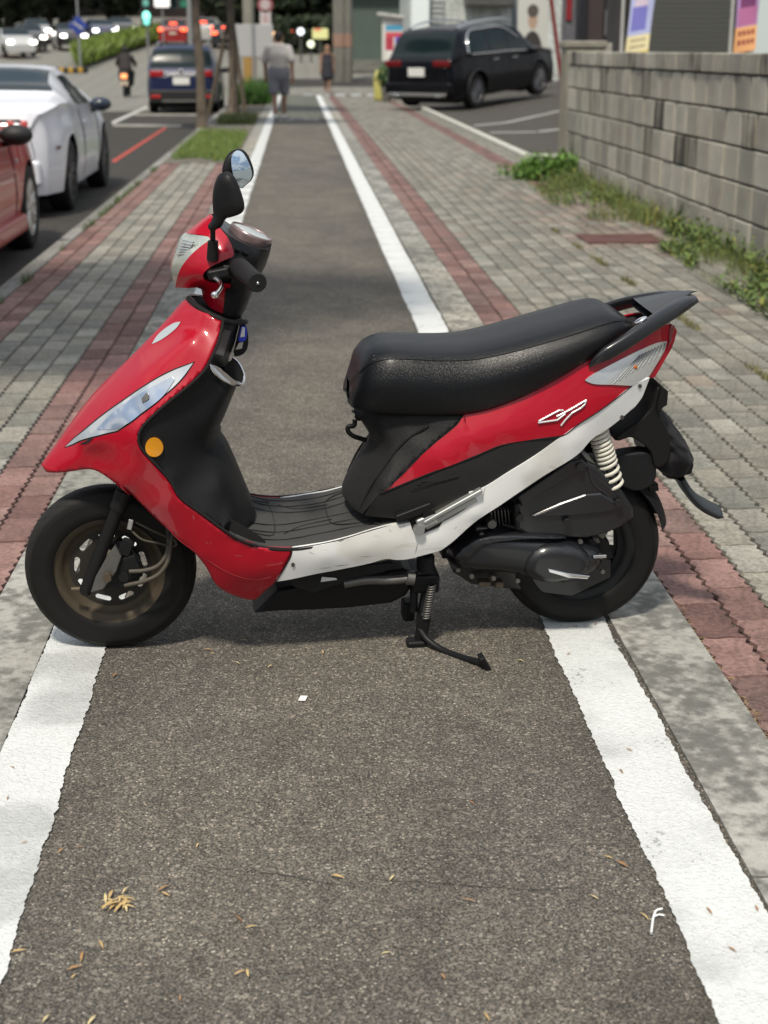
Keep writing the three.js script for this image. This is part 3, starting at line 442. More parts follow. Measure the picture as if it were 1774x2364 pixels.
for (let k = 0; k < 4; k++) decal('vent_slot', cE, [[305 + k * 14, 876 - k * 14, 'c'], [360 + k * 20, 846 - k * 9, ''], [440 + k * 17, 818 - k * 4, ''], [505, 812, 'c'], [440 + k * 14, 828 - k * 3, ''], [370 + k * 16, 858 - k * 8, '']].map(([x, y, f]) => [x, y, f]), lowS, M.matt, .0012 + k * .0008, .002);
const strip = panel('side_strip', [...T(cD, [[416, 1110, .182, 'c'], [520, 1094, .181], [680, 1062, .178], [820, 1020, .175], [950, 984, .172], [1060, 964, .172, 'c'], [1078, 1012, .172], [1100, 1032, .172], [1180, 1008, .172], [1222, 990, .172, 'c'], [1238, 962, .172, 'c'], [1330, 912, .172], [1375, 878, .172, ], [1392, 838, .172], [1382, 798, .172, 'c']]),
  ...T(cE, [[600, 862, .17], [720, 790, .168], [860, 700, .164], [940, 640, .161], [1000, 596, .159], [1100, 532, .152], [1225, 436, .128], [1300, 401, .112, 'c'], [1285, 440, .11], [1268, 482, .11], [1240, 520, .115, 'c'], [1130, 610, .135], [1060, 656, .145], [1000, 720, .15], [840, 821, .16], [680, 930, .165], [583, 993, .167]]), ...T(cD, [[1290, 1072, .168], [1230, 1116, .168, 'c'], [1120, 1146, .168], [1050, 1164, .168], [985, 1168, .168], [930, 1163, .168], [850, 1184, .168], [700, 1216, .168], [560, 1242, .168], [400, 1276, .167], [326, 1288, .166, 'c'], [376, 1208, .176], [410, 1142, .182]])],
  [...T(cD, [[600, 1150, .184], [800, 1105, .181], [1000, 1070, .177], [1200, 1060, .174], [1420, 930, .175]]), ...T(cE, [[800, 790, .169], [1000, 660, .159]])], M.white, { thick: .016 });
for (const [c, x, y] of [[cD, 420, 1196], [cE, 1260, 436], [cE, 1185, 566]]) decal('screw', c, Array.from({ length: 10 }, (_, k) => [x + (c === cD ? 11 : 8) * Math.cos(k * Math.PI / 5), y + (c === cD ? 12 : 9) * Math.sin(k * Math.PI / 5), '']), strip, M.steel, .002, .004, sc, true, .15);
for (const sg of [1, -1]) { const seam = (list, r = .0016) => part(sc, 'panel_seam', tube(list.map((p) => [p[0], p[1], sg * (p[2] + .0004)]), r, 60, 5), M.matt);
  seam(T(cD, [[415, 1109, .1815], [409, 1142, .1815], [375, 1208, .1755], [326, 1288, .1655]])); seam(T(cE, redLow.map(([x, y, z]) => [x, y, z]))); seam(T(cE, [[181, 881, .165], [400, 792, .166], [560, 732, .165], [680, 682, .163], [830, 656, .161], [940, 641, .16], [1000, 597, .16], [1100, 532, .152], [1224, 436, .127]])); }
const scratch = (c, x0, y0, x1, y1, w, sf, m) => { const dx = x1 - x0, dy = y1 - y0, l = Math.hypot(dx, dy), nx = -dy / l * w, ny = dx / l * w; decal('scratch', c, [[x0, y0, 'c'], [(x0 + x1) / 2 + nx, (y0 + y1) / 2 + ny, ''], [x1, y1, 'c'], [(x0 + x1) / 2 - nx * .5, (y0 + y1) / 2 - ny * .5, '']], sf, m, .0006, 0, sc, false, .165); };
const grime = std({ color: lin(.16, .14, .11), roughness: .8 }), pale = std({ color: lin(.4, .2, .2), roughness: .7 });
for (const [x0, y0, x1, y1, w] of [[1104, 1072, 1088, 1140, 2.2], [1473, 760, 1455, 850, 1.6], [946, 1000, 958, 1016, 2], [1020, 985, 1034, 978, 2], [640, 1205, 730, 1192, 2], [500, 1120, 540, 1140, 1.2], [780, 1150, 860, 1148, 1.3], [1300, 1000, 1320, 985, 1.6], [560, 1215, 640, 1210, 1.6], [880, 1178, 960, 1160, 2]]) scratch(cD, x0, y0, x1, y1, w, strip, grime);
for (const [x0, y0, x1, y1, w] of [[1094, 380, 1104, 418, 2], [1176, 556, 1192, 572, 1.6], [1205, 552, 1212, 570, 1.6], [1350, 640, 1420, 648, 1]]) scratch(cC, x0, y0, x1, y1, w, cover, pale);
// passenger footpeg folded into its notch
part(sc, 'footpeg', [rbox(.16, .012, .03, .005, S(cD, 1290, 870, .17).slice(0, 3), [0, 0, 29 * rad]), rbox(.05, .03, .03, .006, S(cD, 1150, 950, .168).slice(0, 3), [0, 0, .4]), cyl(.013, .013, .035, S(cD, 1105, 992, .168).slice(0, 3), [Math.PI / 2, 0, 0]), rbox(.14, .014, .026, .004, S(cD, 1280, 905, .164).slice(0, 3), [0, 0, 29 * rad])], std({ color: lin(.42, .43, .42), metalness: .7, roughness: .4 }));
part(sc, 'footpeg_well', surfaceGeometry(makeSurface(T(cD, [[1058, 962, .1668, 'c'], [1076, 1010, .1668], [1098, 1032, .1668, 'c'], [1180, 1010, .1668], [1222, 992, .1668, 'c'], [1238, 964, .1668, 'c'], [1330, 914, .1668], [1375, 880, .1668], [1392, 838, .1668], [1382, 798, .1668, 'c'], [1290, 838, .1668], [1180, 888, .1668]]), [], {}), { thick: 0 }), std({ color: lin(.025, .023, .017), roughness: .8 }));
part(sc, 'peg_bracket', [rbox(.09, .02, .02, .004, S(cD, 1080, 905, .172).slice(0, 3), [0, 0, .35]), rbox(.03, .03, .02, .004, S(cD, 1160, 915, .172).slice(0, 3))], M.black);
// emblem: two joined strokes standing on the side panel
{
  const cG = crop(1220, 900, 10.375), ribbon = (list, wd) => { const q = list.map(([x, y]) => { let p = S(cG, x, y, .15); for (let i = 0; i < 4; i++) p = S(cG, x, y, sideRed.zAt(p[0], p[1]) + .003); return V3(p[0], p[1], p[2]); }); const gs = [xf(new THREE.SphereGeometry(wd, 8, 6), q[0].toArray())]; for (let i = 0; i < q.length - 1; i++) { gs.push(rod(q[i].toArray(), q[i + 1].toArray(), wd, wd, 8)); gs.push(xf(new THREE.SphereGeometry(wd, 8, 6), q[i + 1].toArray())); } return gs; };
  const em = std({ color: lin(.82, .82, .83), metalness: .55, roughness: .3 });
  part(sc, 'emblem', ribbon([[830, 490], [745, 490], [265, 745], [252, 788], [700, 722], [790, 650], [880, 580]], .0023), em); part(sc, 'emblem', ribbon([[690, 635], [1000, 478], [1385, 250], [1355, 350], [1250, 445], [1050, 555], [890, 720], [790, 850]], .0023), em);
}
const lamp = decal('rear_turn_signal', cE, [[1030, 412, 'c'], [1062, 388, ''], [1140, 345, ''], [1250, 290, ''], [1330, 256, ''], [1372, 248, 'c'], [1364, 282, ''], [1330, 342, ''], [1292, 400, ''], [1226, 434, 'c'], [1150, 430, ''], [1060, 425, '']], sideRed, M.lens, .004, .008);
for (let k = 0; k < 9; k++) part(lamp.mesh, 'lens_rib', tube([[1150 + k * 24, 425 - k * 14], [1200 + k * 20, 370 - k * 12], [1260 + k * 13, 305 - k * 6]].map(([x, y]) => { let p = S(cE, x, y, .12); for (let i = 0; i < 4; i++) p = S(cE, x, y, sideRed.zAt(p[0], p[1]) + .0045); return p.slice(0, 3); }), .0014, 10, 5), std({ color: lin(.2, .21, .22), metalness: .3, roughness: .4 }));
part(lamp.mesh, 'bulb', xf(new THREE.SphereGeometry(.0075, 10, 8), S(cE, 1236, 355, .118).slice(0, 3)), std({ color: lin(.5, .13, .02), roughness: .4 }));
panel('tail_light', [...T(cE, [[1384, 178, .05, 'c'], [1404, 184, .05], [1420, 202, .05, 'cr'], [1408, 262, .06, 'r'], [1368, 332, .07, 'r'], [1326, 408, .07, 'cr'], [1312, 400, .085, 'c'], [1350, 330, .08], [1380, 262, .065]])], [], M.redLens, { weld: true, round: .02, thick: .01 });
// seat
{
  const seam = T(cE, [[70, 395, .05], [95, 365, .075], [130, 335, .09], [200, 315, .105], [300, 314, .112], [420, 320, .115], [560, 316, .118], [700, 290, .122], [850, 250, .125], [1000, 205, .122], [1100, 172, .115], [1165, 155, .1], [1205, 160, .075]]);
  const bot = T(cE, [[42, 500, .05], [62, 522, .075], [110, 536, .1], [170, 545, .12], [280, 553, .132], [400, 555, .138], [520, 550, .14], [620, 532, .142], [760, 482, .144], [900, 412, .142], [1000, 352, .136], [1060, 316, .13], [1140, 262, .115], [1215, 205, .08]]);
  const cs = new THREE.CatmullRomCurve3(seam.map((p) => V3(p[0], p[1], p[2]))), cb = new THREE.CatmullRomCurve3(bot.map((p) => V3(p[0], p[1], p[2])));
  const nose = S(cE, 36, 470, .0).slice(0, 3), tail = S(cE, 1232, 190, 0).slice(0, 3), N = 72, prof = 30;
  const sect = (v) => { const s = cs.getPointAt(v), b = cb.getPointAt(v); return { s, b }; };
  const g = gridGeo(2 * prof, N + 2, (u, v) => {
    const vi = Math.round(v * (N + 2)), vv = clamp((vi - 1) / N), { s, b } = sect(vv), t = u * 2 - 1, a = Math.abs(t), sgn = Math.sign(t) || 1;
    // half profile: crown -> shoulder -> widest -> bottom edge -> underside
    const rise = .016 * sstep(0, .12, vv) * sstep(0, .1, 1 - vv);
    const c = new THREE.CatmullRomCurve3([V3(s.x, s.y + rise, 0), V3(s.x, s.y + rise * .9, s.z * .5), V3(s.x, s.y + rise * .25, s.z * .92), V3(s.x, s.y - .007, s.z + .006), V3(lerp(s.x, b.x, .4), lerp(s.y, b.y, .42), Math.max(s.z, b.z) + .012), V3(lerp(s.x, b.x, .8), lerp(s.y, b.y, .8), b.z + .012), V3(b.x, b.y - .002, b.z + .001), V3(b.x, b.y + .006, b.z * .85), V3(b.x, b.y + .01, 0)], false, 'centripetal');
    let p = c.getPoint(a); let x = p.x, y = p.y, z = p.z * sgn;
    if (vi === 0) { x = nose[0] + .004; z *= .4; y = lerp(y, nose[1], .35); } if (vi === N + 2) { x = lerp(x, tail[0], .6); z *= .5; y = lerp(y, tail[1], .4); }
    return [x, y, z, x, u * .55];
  });
  const st = part(sc, 'seat', g, M.seat);
  for (const sg of [1, -1]) part(st, 'seat_seam', tube(Array.from({ length: 30 }, (_, k) => { const s = cs.getPointAt(.04 + .92 * k / 29); return [s.x, s.y - .004, sg * (s.z + .0045)]; }), .0014, 80, 5), M.black);
}
// grab rail: a flat loop behind the seat
{
  const cR = crop(1320, 660, 5.5333), key = T(cR, [[228, 1020, .14], [320, 945, .146], [450, 862, .145], [640, 745, .14], [860, 600, .126], [1060, 465, .104], [1260, 335, .074], [1400, 240, .046], [1490, 180, .022], [1518, 160, 0]]);
  const half = key.map((p) => V3(p[0], p[1], p[2])), all = half.concat(half.slice(0, -1).reverse().map((p) => V3(p.x, p.y, -p.z))), cv = new THREE.CatmullRomCurve3(all);
  const rail = gridGeo(16, 110, (u, v) => {
    const p = cv.getPointAt(v), tg = cv.getTangentAt(v), a = u * 2 * Math.PI, e = Math.min(v, 1 - v) * 2, taper = Math.min(1, .3 + e * 5), out = V3(tg.z, 0, -tg.x).normalize(), up = V3(-.55, .84, 0);
    const w = (.012 + .006 * sstep(.4, .9, e)) * taper, h = (.017 - .004 * sstep(.7, 1, e)) * taper, pw = (q) => Math.sign(q) * Math.pow(Math.abs(q), .7);
    const q = p.clone().addScaledVector(out, pw(Math.cos(a)) * w).addScaledVector(up, pw(Math.sin(a)) * h); return [q.x, q.y, q.z];
  }, true);
  const h0 = S(cR, 1090, 300, 0), plate = gridGeo(20, 16, (u, v) => { const t = u * 2 - 1, k = lerp(5.1, 9, v), i = Math.min(8, Math.floor(k)), p = half[i].clone().lerp(half[i + 1], k - i); return [p.x + .028 * (1 - t * t) * (v - .35), p.y + .012 + .006 * (1 - t * t), p.z * t]; });
  part(sc, 'grab_rail', [rail, plate, plate.clone().translate(0, -.02, 0)], M.gloss);
  part(sc, 'rail_bolt', xf(new THREE.SphereGeometry(.011, 14, 10), S(cR, 880, 440, .105).slice(0, 3), [0, 0, .5], [1.6, .5, 1]), M.chrome);
  part(sc, 'tail_deck', across(T(cE, [[1040, 322, .13], [1120, 290, .118], [1250, 236, .1], [1340, 192, .075], [1382, 178, .05]]).map((p) => [p[0], p[1] - .004, p[2]]), 6, .004), M.matt);
}
// rear end: inner mudguard, number plate holder, black cloth bag tied round it, rubber flap
{
  const ext = (c, pts, z0, z1, bev = .004, smooth = false) => { let q = T(c, pts.map(([x, y, f]) => [x, y, (z0 + z1) / 2, f])); if (smooth) q = smoothOutline(q, .006); const sh = new THREE.Shape(q.map((p) => new THREE.Vector2(p[0], p[1]))); const g = new THREE.ExtrudeGeometry(sh, { depth: z1 - z0 - 2 * bev, bevelEnabled: true, bevelSize: bev, bevelThickness: bev, bevelSegments: 3, curveSegments: 12 }); g.translate(0, 0, z0 + bev); return g; };
  part(sc, 'rear_mudguard', [ext(cE, [[1130, 612], [1225, 540], [1270, 490], [1300, 408], [1322, 425], [1318, 465], [1292, 500], [1300, 530], [1330, 600], [1325, 700], [1290, 720], [1270, 660], [1220, 615], [1180, 598]], -.085, .085, .006, true), ext(cE, [[1305, 400], [1326, 420], [1322, 470], [1290, 490]], -.08, .095)], M.black);
  const sec = T(cE, [[1302, 505, 0], [1312, 545, 0], [1330, 600, 0], [1358, 660, 0], [1375, 720, 0], [1378, 770, 0], [1385, 812, 0]]), wid = [.02, .046, .06, .068, .07, .058, .018];
  const cv = new THREE.CatmullRomCurve3(sec.map((p) => V3(p[0], p[1], p[2])));
  const bag = gridGeo(48, 40, (u, v) => { const p = cv.getPointAt(v), a = u * 2 * Math.PI, k = v * 6, i = Math.min(5, Math.floor(k)), w = lerp(wid[i], wid[i + 1], sm(k - i)); const f = 1 + .2 * (fbm(Math.cos(a) * 2.2 + 9, Math.sin(a) * 2.2 + v * 5, 3, 1e6, 7) - .5) * 2 + .06 * Math.sin(a * 9 + v * 5) * sstep(.5, 1, v) + .05 * Math.sin(a * 5 + v * 3); const rx = w * f * .95, rz = w * f * 1.15; return [p.x + Math.cos(a) * rx, p.y + .25 * Math.cos(a) * -rx, p.z + Math.sin(a) * rz]; }, true);
  part(sc, 'cloth_wrap', bag, M.cloth);
  const fp = T(cF, [[1285, 262, 0], [1318, 318, 0], [1360, 365, 0], [1405, 395, 0], [1452, 416, 0]]), fc = new THREE.CatmullRomCurve3(fp.map((p) => V3(p[0], p[1], p[2])));
  part(sc, 'mud_flap', gridGeo(20, 24, (u, v) => { const p = fc.getPointAt(v), tg = fc.getTangentAt(v), n = V3(-tg.y, tg.x, 0), a = u * 2 * Math.PI, w = (.011 + .005 * sstep(.3, .8, v)) * (v > .96 ? Math.sqrt(Math.max(.02, 1 - ((v - .96) / .04) ** 2)) : 1); return [p.x + n.x * Math.cos(a) * w, p.y + n.y * Math.cos(a) * w, Math.sin(a) * .045]; }, true), std({ color: lin(.03, .036, .042), roughness: .6 }));
  // inner fender over the wheel
  const fen = gridGeo(14, 24, (u, v) => { const a = lerp(105, 12, v) * rad, r = WR + .022, t = u * 2 - 1, rr = r - .03 * t * t; return [rwc[0] + Math.cos(a) * rr, rwc[1] + Math.sin(a) * rr + .015, t * .066]; });
  part(sc, 'inner_fender', [fen, ext(cF, [[1005, 195], [1090, 168], [1160, 172], [1172, 262], [1150, 290], [1110, 306], [1060, 296], [1020, 262]], .02, .075, .006, true), ext(cF, [[1160, 296], [1192, 300], [1194, 318], [1165, 318]], .02, .05, .004)], M.plastic);
  // air box and belt cover
  const pillow = (c, pts, zb, zt, o = {}) => { const q = T(c, pts.map(([x, y, f]) => [x, y, zt, (f || '') + 'r'])); const inn = T(c, (o.inner || [])); const sf = makeSurface(q, inn, { base: zb, round: o.round || .03, pow: o.pow || 2.4, step: o.step || .009 }); return { g: surfaceGeometry(sf, { thick: 0 }), sf }; };
  const ab = part(sc, 'air_box', [ext(cF, [[606, 356], [640, 330], [828, 202], [880, 192], [908, 206], [1010, 305], [1052, 368], [1054, 396], [1010, 428], [960, 450], [880, 470], [835, 470], [640, 462], [606, 442]], -.01, .122, .012), ext(cF, [[690, 426], [800, 385], [900, 350], [960, 345], [1010, 376], [1040, 390], [980, 405], [850, 418]], .112, .13, .007), ext(cF, [[628, 352], [720, 290], [836, 212], [880, 204], [900, 222], [820, 268], [700, 340], [640, 378]], .112, .129, .006), ext(cF, [[910, 235], [1000, 318], [1030, 362], [1012, 362], [930, 290]], .112, .126, .004)], M.gloss);
  for (const [x, y] of [[630, 442], [828, 460], [1040, 380], [880, 228]]) part(ab, 'bolt', cyl(.0095, .0095, .008, S(cF, x, y, .134).slice(0, 3), [Math.PI / 2, 0, 0], 14), M.matt);
  const cv1 = pillow(cF, [[338, 640], [346, 602], [375, 568], [420, 522], [470, 500], [560, 496], [700, 502], [800, 510], [880, 528], [940, 550], [985, 580], [1000, 618], [998, 655], [960, 692], [900, 722], [830, 744], [760, 741], [690, 730], [600, 706], [520, 698], [420, 692], [360, 676]], .03, .13, { round: .045, inner: [[700, 620, .14], [500, 600, .135], [850, 640, .142]] });
  const cv2 = pillow(cF, [[650, 680], [662, 610], [720, 566], [810, 556], [890, 572], [932, 612], [926, 668], [880, 706], [800, 726], [710, 720]], .11, .155, { round: .03 });
  const cv3 = pillow(cF, [[352, 612], [420, 540], [480, 516], [600, 510], [820, 524], [840, 536], [600, 548], [480, 576], [400, 634]], .1, .14, { round: .014 });
  const cvt = part(sc, 'belt_cover', [cv1.g, cv2.g, cv3.g, ext(cF, [[350, 640], [420, 530], [600, 502], [880, 535], [985, 600], [985, 660], [830, 735], [420, 685]], -.03, .05, .004)], M.gloss);
  part(cvt, 'cover_strip', ext(cF, [[748, 652], [830, 672], [915, 682], [908, 690], [830, 684], [752, 662]], .148, .156, .002), M.chrome);
  part(cvt, 'cover_strip', ext(cF, [[936, 598], [985, 596], [985, 603], [938, 605]], .132, .139, .002), M.chrome);
  part(cvt, 'cast_ring', [new THREE.TorusGeometry(.018, .0016, 6, 24), new THREE.TorusGeometry(.012, .0012, 6, 20)].map((g) => xf(g, S(cF, 870, 640, .153).slice(0, 3))), M.black);
  part(sc, 'engine', [ext(cF, [[300, 440], [480, 420], [600, 400], [620, 470], [900, 475], [960, 500], [980, 560], [600, 600], [420, 560], [300, 560]], -.08, .06, .006), rbox(.3, .1, .16, .02, [rwc[0] - .2, .3, -.02]), cyl(.05, .05, .12, [rwc[0] - .3, .24, 0], [Math.PI / 2, 0, 0])], M.black);
  part(sc, 'engine_bracket', [rbox(.03, .02, .02, .004, S(cF, 470, 490, .09).slice(0, 3)), cyl(.011, .011, .03, S(cF, 510, 460, .1).slice(0, 3), [Math.PI / 2, 0, 0]), rbox(.1, .006, .02, .003, S(cF, 660, 488, .07).slice(0, 3), [0, 0, -.02]), rbox(.03, .025, .02, .006, S(cF, 965, 500, .06).slice(0, 3), [0, 0, -.6]), rbox(.015, .035, .02, .004, S(cF, 940, 520, .06).slice(0, 3), [0, 0, .4])], M.steel);
  const fins = []; for (let k = 0; k < 7; k++) fins.push(rbox(.004, .07, .1, .0015, S(cF, 500 + k * 14, 432, .03).slice(0, 3), [0, 0, .15])); part(sc, 'cooling_fin', fins, M.steel).userData.kind = 'stuff';
  part(sc, 'drain_hose', [tube([S(cF, 560, 470, .1), S(cF, 620, 482, .11), S(cF, 760, 484, .11), S(cF, 880, 488, .1), S(cF, 950, 520, .09)].map((p) => p.slice(0, 3)), .005, 30, 8)], M.rubber);
  for (const [x, y] of [[372, 655], [430, 682], [520, 690], [620, 700], [965, 600], [972, 662], [470, 508], [880, 538]]) part(cvt, 'bolt', [cyl(.006, .006, .012, S(cF, x, y, .118).slice(0, 3), [Math.PI / 2, 0, 0], 6)], M.steel);
  part(cvt, 'drain_lug', [rbox(.03, .012, .03, .003, S(cF, 480, 708, .09).slice(0, 3)), rbox(.022, .016, .03, .003, S(cF, 540, 712, .09).slice(0, 3))], M.rusty);
  const boot = []; for (let k = 0; k < 6; k++) boot.push(xf(new THREE.TorusGeometry(.018, .005, 6, 16), S(cD, 1145, 1150 + k * 13, .1).slice(0, 3), [Math.PI / 2, 0, 0]));
  part(sc, 'intake_boot', boot, M.rubber);
  // under-floor covers
  part(sc, 'belly_cover', [ext(cD, [[225, 1384], [330, 1290], [600, 1240], [1000, 1180], [1060, 1200], [1000, 1290], [930, 1325], [700, 1352], [500, 1362], [330, 1366]], -.06, .085, .01)], M.black);
  part(sc, 'belly_flap', ext(cD, [[400, 1276], [560, 1242], [760, 1205], [960, 1184], [985, 1196], [900, 1232], [790, 1256], [740, 1276], [640, 1300], [530, 1340], [470, 1322], [430, 1308]], .112, .122, .003), M.plasticGrey);
  part(sc, 'belly_mark', ext(cD, [[578, 1262], [655, 1268], [660, 1276], [572, 1288]], .124, .126, .0005), M.white);
  part(sc, 'frame_tube', [tube(T(cD, [[700, 1300, .12], [820, 1280, .125], [940, 1280, .13], [1060, 1270, .135]]), .0105, 20, 10), cyl(.017, .017, .018, S(cD, 1062, 1268, .138).slice(0, 3), [0, 0, 1.4])], M.steel);
  // shock absorber
  const a = V3(...S(cF, 948, 60, .1).slice(0, 3)), b = V3(...S(cF, 1024, 318, .1).slice(0, 3)), ax = b.clone().sub(a), u1 = V3(0, 0, 1), u2 = ax.clone().normalize().cross(u1);
  const coil = []; const turns = 12.5; for (let i = 0; i <= 400; i++) { const t = i / 400, an = t * turns * 2 * Math.PI, tt = t < .7 ? t * .82 : .574 + (t - .7) * 1.42; coil.push(a.clone().addScaledVector(ax, tt).addScaledVector(u1, Math.cos(an) * .0215).addScaledVector(u2, Math.sin(an) * .0215)); }
  const sh = part(sc, 'shock_absorber', [rod(a.toArray(), b.toArray(), .012, .009)], M.steel); part(sh, 'spring', new THREE.TubeGeometry(new THREE.CatmullRomCurve3(coil), 600, .0048, 7), M.cream);
  const a2 = a.clone(); a2.z *= -1; const b2 = b.clone(); b2.z *= -1; part(sc, 'shock_absorber', rod(a2.toArray(), b2.toArray(), .02, .02), M.black);
  part(sc, 'exhaust', [rod([rwc[0] - .32, .2, -.12], [rwc[0] + .12, .27, -.14], .045, .052, 20), tube([[rwc[0] - .5, .2, -.03], [rwc[0] - .42, .17, -.09], [rwc[0] - .3, .2, -.12]], .014, 14, 10)], M.steel);
  // stands
  const g0 = (x, y, h) => { const w = ground(...cF(x, y), h); return V3(...w).applyMatrix4(SM.clone().invert()).toArray(); };
  const piv = S(cF, 250, 690, .09).slice(0, 3), k1 = S(cF, 218, 860, .11).slice(0, 3), k2 = S(cF, 205, 950, .13).slice(0, 3), foot = g0(485, 1046, .012), mid = S(cF, 300, 985, .17).slice(0, 3);
  const ss = part(sc, 'side_stand', [tube([S(cF, 212, 900, .12).slice(0, 3), S(cF, 245, 945, .14).slice(0, 3), mid, S(cF, 380, 1018, .22).slice(0, 3), foot], .009, 30, 10), rbox(.014, .05, .034, .004, foot, [0, 0, .5])], M.black);
  part(ss, 'stand_bracket', [rbox(.03, .1, .03, .008, S(cF, 225, 905, .115).slice(0, 3), [0, 0, -.15]), rbox(.05, .03, .04, .008, S(cF, 200, 965, .12).slice(0, 3)), rod(S(cF, 258, 690, .08).slice(0, 3), S(cF, 215, 880, .11).slice(0, 3), .016, .012), rod(S(cF, 190, 660, .08).slice(0, 3), S(cF, 190, 830, .1).slice(0, 3), .01, .01), rbox(.07, .05, .12, .01, S(cF, 225, 680, .05).slice(0, 3)), rbox(.03, .05, .05, .008, S(cF, 165, 820, .05).slice(0, 3))], M.black);
  const sp = []; const sa = V3(...S(cF, 265, 720, .115).slice(0, 3)), sb = V3(...S(cF, 240, 860, .125).slice(0, 3)), sx = sb.clone().sub(sa); for (let i = 0; i <= 160; i++) { const t = i / 160, an = t * 14 * 2 * Math.PI; sp.push(sa.clone().addScaledVector(sx, t).add(V3(Math.cos(an) * .009, 0, Math.sin(an) * .009))); }
  part(ss, 'stand_spring', new THREE.TubeGeometry(new THREE.CatmullRomCurve3(sp), 240, .0026, 5), M.steel);
}
// wheels
function makeWheel(front) {
  const w = new THREE.Group(); w.name = front ? 'front_wheel' : 'rear_wheel'; sc.add(w);
  const hw = front ? .046 : .052, prof = [];
  for (let i = 0; i <= 36; i++) { const t = i / 36, a = lerp(-2.15, 2.15, t); const s = Math.sin(a), c = Math.cos(a); const z = hw * Math.sign(s) * Math.pow(Math.abs(s), .85), r = WR - .039 + .039 * Math.sign(c) * Math.pow(Math.abs(c), .9) - (Math.abs(a) > 1.5 ? .012 : 0); prof.push([r, z]); }
  const tyre = part(w, 'tyre', xf(lathe(prof, 96), [0, 0, 0], [Math.PI / 2, 0, 0]), phys({ color: lin(.02, .0197, .0195), roughness: .6, specularIntensity: .45, map: (() => { const d = tex(256, 1, (x, y) => { const v = y / 256, k = .8 + .4 * fbm(x / 256 * 6, y / 256 * 8, 3, 6, 141) + (Math.abs(Math.abs(v - .5) - .33) < .05 ? .3 : 0) + 1.5 * (1 - sstep(.2, .27, Math.abs(v - .5))); return [k * .38, k * .375, k * .36]; }); d.repeat.set(3, 1); return d; })() }));
  const surf = (a, ph, lift) => { const sn = Math.sin(a), cs = Math.cos(a), z = (hw + lift) * Math.sign(sn) * Math.pow(Math.abs(sn), .85), r = WR - .039 + (.039 + lift) * Math.pow(Math.abs(cs), .9); return [Math.cos(ph) * r, Math.sin(ph) * r, z]; };
  const gr = []; const NG = front ? 30 : 26; for (const sg of [1, -1]) for (let k = 0; k < NG; k++) for (const [a0, a1, sk, wd] of [[.12, 1.18, .34, .022], [.5, 1.3, .3, .016]]) { const p0 = (k + (sg > 0 ? 0 : .5) + (a0 > .3 ? .5 : 0)) / NG * 2 * Math.PI; gr.push(gridGeo(1, 10, (u, v) => { const a = lerp(a0, a1, v); const w = wd * Math.sin(Math.PI * clamp(v, .08, .94)) ** .5; return surf(a * sg, p0 - (front ? 1 : -1) * sk * Math.pow(v, 1.5) + (u - .5) * w, .0003); })); }
  part(w, 'tread_groove', gr, M.matt).userData.kind = 'stuff';
  const dirty = std({ color: front ? lin(.085, .066, .042) : lin(.02, .02, .021), metalness: front ? .35 : .3, roughness: .55, map: scuff });
  part(w, 'rim', [xf(lathe([[.1, -.012], [.112, -.018], [.117, -.026], [.13, -.033], [.139, -.036], [.141, -.033]].reverse(), 64), [0, 0, 0], [Math.PI / 2, 0, 0]), xf(lathe([[.1, .012], [.108, .016], [.115, .022], [.12, .03], [.131, .033], [.135, .0345], [.1405, .0375], [.142, .034], [.135, .028]], 64), [0, 0, 0], [Math.PI / 2, 0, 0])], dirty);
  // disc with slots
  const sh = new THREE.Shape(); sh.absarc(0, 0, .102, 0, Math.PI * 2); const n = front ? 9 : 5;
  if (front) for (let k = 0; k < n; k++) { const a0 = k / n * 2 * Math.PI + .25, h = new THREE.Path(), r = .082; const L = .016, W = .0085, q = []; for (let i = 0; i < 20; i++) { const th = i / 20 * 2 * Math.PI, cx = Math.cos(th) * W + 0, cy = Math.sin(th) * W + Math.sign(Math.sin(th)) * L * .8; q.push(new THREE.Vector2((r + cx) * Math.cos(a0) - cy * Math.sin(a0), (r + cx) * Math.sin(a0) + cy * Math.cos(a0))); } h.setFromPoints(q.reverse()); sh.holes.push(h); }
  else for (let k = 0; k < n; k++) { const a0 = k / n * 2 * Math.PI + .35, h = new THREE.Path(), q = []; for (const [r, da] of [[.052, -.32], [.095, -.42], [.098, 0], [.095, .42], [.052, .32]]) q.push(new THREE.Vector2(r * Math.cos(a0 + da), r * Math.sin(a0 + da))); h.setFromPoints(q.reverse()); sh.holes.push(h); }
  part(w, 'wheel_disc', xf(new THREE.ExtrudeGeometry(sh, { depth: .006, bevelEnabled: true, bevelSize: .0015, bevelThickness: .0015, bevelSegments: 2, curveSegments: 24 }), [0, 0, front ? .004 : -.003]), front ? std({ color: lin(.03, .026, .02), roughness: .6, metalness: .3, map: scuff }) : M.black);
  part(w, 'hub', [xf(lathe([[0, .03], [.03, .03], [.045, .024], [.052, .012], [.055, -.03], [0, -.03]], 32), [0, 0, 0], [Math.PI / 2, 0, 0])], M.rusty);
  return w;
}
const fw = onHead(makeWheel(true)), rw = makeWheel(false); rw.position.set(...rwc);
